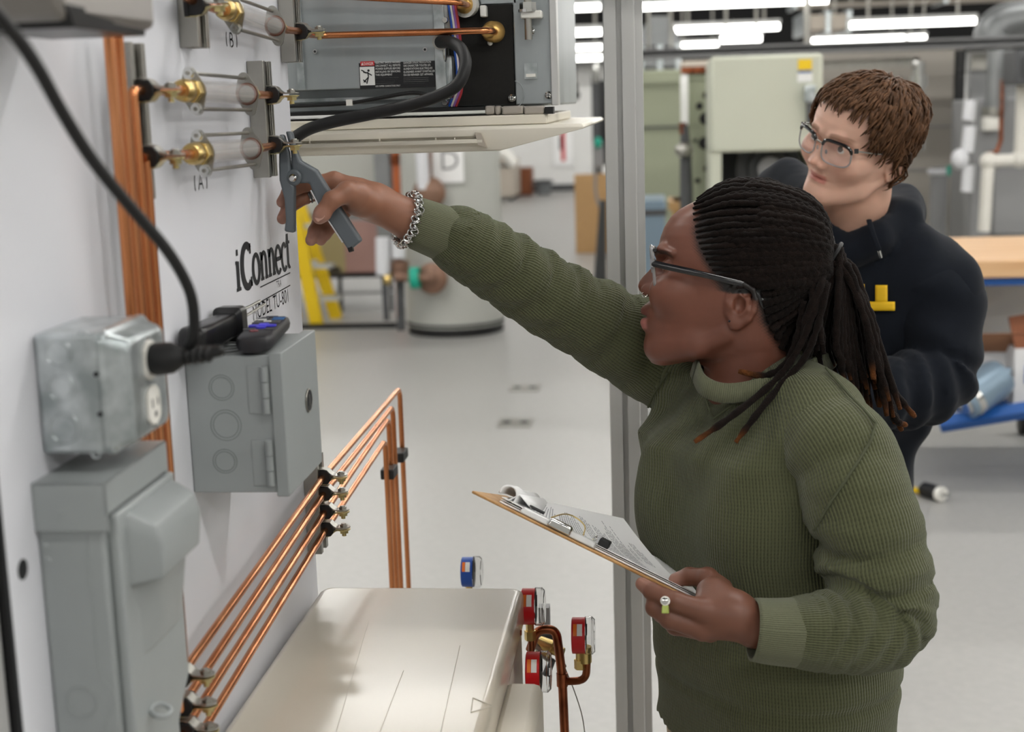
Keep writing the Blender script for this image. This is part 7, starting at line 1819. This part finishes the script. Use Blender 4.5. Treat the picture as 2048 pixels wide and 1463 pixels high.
# jeans and shoes
jr = Sdf((-.0, 2.3, .03), (.75, 3.0, 1.05), .011)
for hp_, fx, fy in ((mL, .33, 2.60), (mR, .21, 2.78)): jr.chain([hp_+Vector((0, 0, .06)), Vector((fx, fy, .46)), Vector((fx+.02, fy+.03, .08))], [.118, .082, .066], k=.03)
jr.chain([mL+Vector((0, 0, .06)), mR+Vector((0, 0, .06))], [.12, .12], k=.03)
v, f = jr.mesh(1); np_mesh('trousers', [(v, f)], 'denim', man)
for fx, fy in ((.33, 2.60), (.21, 2.78)):
    g = Sdf((fx-.22, fy-.2, -.01), (fx+.14, fy+.16, .15), .007)
    g.chain([(fx+.05, fy+.04, .048), (fx-.03, fy-.01, .045), (fx-.13, fy-.07, .036)], [.045, .045, .036], k=.01); g.cone((fx+.03, fy+.03, .06), (fx+.03, fy+.03, .11), .048, .045, k=.02)
    X, Y, Z_ = np.meshgrid(*g.ax, indexing='ij', sparse=True); g.d = np.maximum(g.d, .002-Z_).astype(np.float32); v, f = g.mesh(1); np_mesh('shoe', [(v, f)], 'shoe', man)
# eyes
for s in (1, -1):
    c = HM @ Vector((.0748, s*.032, ey-.001)); d = (HM.to_3x3() @ Vector((1, -.02, .32))).normalized()
    e = MB().ell(c, (.0122,)*3).build('eyeball', 'eye_white', man); MB().lathe([(.0108, .0060), (.0123, .0045), (.0126, .001)], c, d, 18).build('iris', 'iris', e)
    MB().lathe([(.0124, .0024), (.0128, .001)], c, d, 14).build('pupil', 'ink', e)
# hair: a cap and several hundred tapered locks
def rad_m(d):
    ts = np.linspace(.05, .15, 81); p = np.outer(ts, d)+np.array((0, 0, zo+.125)); ij = np.clip(np.round((p-gm.lo)/gm.h).astype(int), 0, gm.n-1); v = gm.d[tuple(ij.T)]
    k = np.argmax(v > 0); return ts[k] if v.max() > 0 else .1
def in_hair(p):
    x, y, z = p[0], abs(p[1]), p[2]-zo
    if x > .02:  lim = .176-.16*max(0, y-.025)-(.05 if y > .055 else 0)*min(1, (y-.055)/.015)     # fringe and temples
    elif x > -.018: lim = .090+(x+.018)/.038*.045
    else: lim = .042+.03*max(0, (x+.06)/.04)
    return z > lim
mb = MB(); cols = []; k = 0; tries = 0; hc0 = np.array((0, 0, zo+.125))
inv = WM[man].inverted()
while k < 1900 and tries < 16000:
    tries += 1
    zz = rnd.uniform(-.75, 1); th = rnd.uniform(0, 2*math.pi)
    d = np.array((math.cos(th)*math.sqrt(max(0, 1-zz*zz)), math.sin(th)*math.sqrt(max(0, 1-zz*zz)), zz))
    p = hc0+d*rad_m(d)
    if not in_hair(p): continue
    k += 1
    # the lock flows away from the crown, forwards on top, down at the sides
    cr_ = np.array((-.045, .0, zo+.205)); fl = p-cr_; fl[2] -= .02; fl = fl-d*(fl@d); fl /= np.linalg.norm(fl)+1e-6
    fl = fl+np.array((.25 if p[2]-zo > .15 else -.10, 0, -.25))+np.array([rnd.uniform(-.38, .38) for _ in range(3)]); fl = fl-d*(fl@d)*.9; fl /= np.linalg.norm(fl)
    fr_ = p[0] > .03
    L = rnd.uniform(.020, .032) if fr_ else rnd.uniform(.026, .042); li = rnd.uniform(.004, .009); pts = []
    for q in range(6):
        t = q/5; w = p+fl*L*t; dd = w-hc0; r0 = np.linalg.norm(dd); dd /= r0; pts.append(hc0+dd*(rad_m(dd)+.002+li*math.sin(math.pi*min(1, t*.8+.05))+.0015*t))
    n0 = len(mb.v); mb.tube([HM @ Vector(q) for q in pts], [.0022, .0030, .0029, .0025, .0018, .0006], 5, flat=.6)
    b = rnd.uniform(.65, 1.5); cols += [b]*(len(mb.v)-n0)
me = bpy.data.meshes.new('hair'); me.from_pydata([tuple(inv @ v) for v in mb.v], [], mb.f); me.update(); me.polygons.foreach_set('use_smooth', [True]*len(me.polygons))
at = me.attributes.new('tint', 'FLOAT_COLOR', 'POINT'); c = np.ones((len(mb.v), 4), np.float32); c[:, :3] = lin3('5a3f2b')*np.array(cols)[:, None]; at.data.foreach_set('color', c.ravel())
hair = link('hair', me, 'brown_hair', man); hair['kind'] = 'stuff'
P3 = np.array([in_hair(v) for v in V1]); hcap = V1+(V1-hc0)/np.linalg.norm(V1-hc0, axis=1)[:, None]*.0035
keep = P3[F1].all(1); used_ = np.unique(F1[keep]); mp = np.full(len(V1), -1); mp[used_] = np.arange(len(used_))
np_mesh('hair_cap', [(to_world(hcap[used_], HM), mp[F1[keep]])], 'brown_hair', man, {'tint': np.ones((len(used_), 3))*lin3('3a281b')})
# his glasses
gl_ = thing('eyeglasses', 'half black half clear glasses worn by the young man in the hoodie', 'glasses', HM @ Vector((.1, 0, ey)))
def hq(x, y, z): return HM @ Vector((x, y, z))
for s in (1, -1):
    rim = []
    for k in range(30):
        a = 2*math.pi*k/30; ca, sa = math.cos(a), math.sin(a); yy = .0265*math.copysign(abs(ca)**.6, ca); zz = .0195*math.copysign(abs(sa)**.65, sa); y_ = s*(.035+yy)
        rim.append(hq(.104-6.0*max(0, abs(y_)-.01)**2+zz*.06, y_, ey-.004+zz))
    MB().tube(rim, .0014, 8, closed=True).build('rim', 'frame_clear', gl_)
    c = sum(rim, Vector())/30; MB().add([c]+rim, [(0, k+1, (k+1) % 30+1) for k in range(30)]).build('lens', 'lens', gl_, smooth=0)
    up = [rim[k] for k in range(1, 15)]; MB().tube(up, [.0022]+[.0030]*12+[.0022], 8).build('brow_bar', 'frame_black', gl_)
    MB().box(hq(.083, s*.064, ey+.010), (.007, .006, .008)).build('hinge', 'frame_black', gl_); MB().ell(hq(.0845, s*.0625, ey+.0115), (.0022,)*3).build('rivet', 'steel_bright', gl_)
    MB().tube(catmull([hq(.082, s*.066, ey+.010), hq(.05, s*.0735, ey+.006), hq(.01, s*.078, ey+.001), hq(-.01, s*.078, ey-.004), hq(-.022, s*.076, ey-.016)], 5), .0014, 8).build('temple_arm', 'steel', gl_)
    MB().ell(hq(.094, s*.0105, ey-.010), (.002, .002, .004)).build('nose_pad', 'frame_clear', gl_)
MB().tube(catmull([hq(.104, .010, ey+.004), hq(.1065, 0, ey+.007), hq(.104, -.010, ey+.004)], 5), .0015, 8).build('bridge', 'steel', gl_)
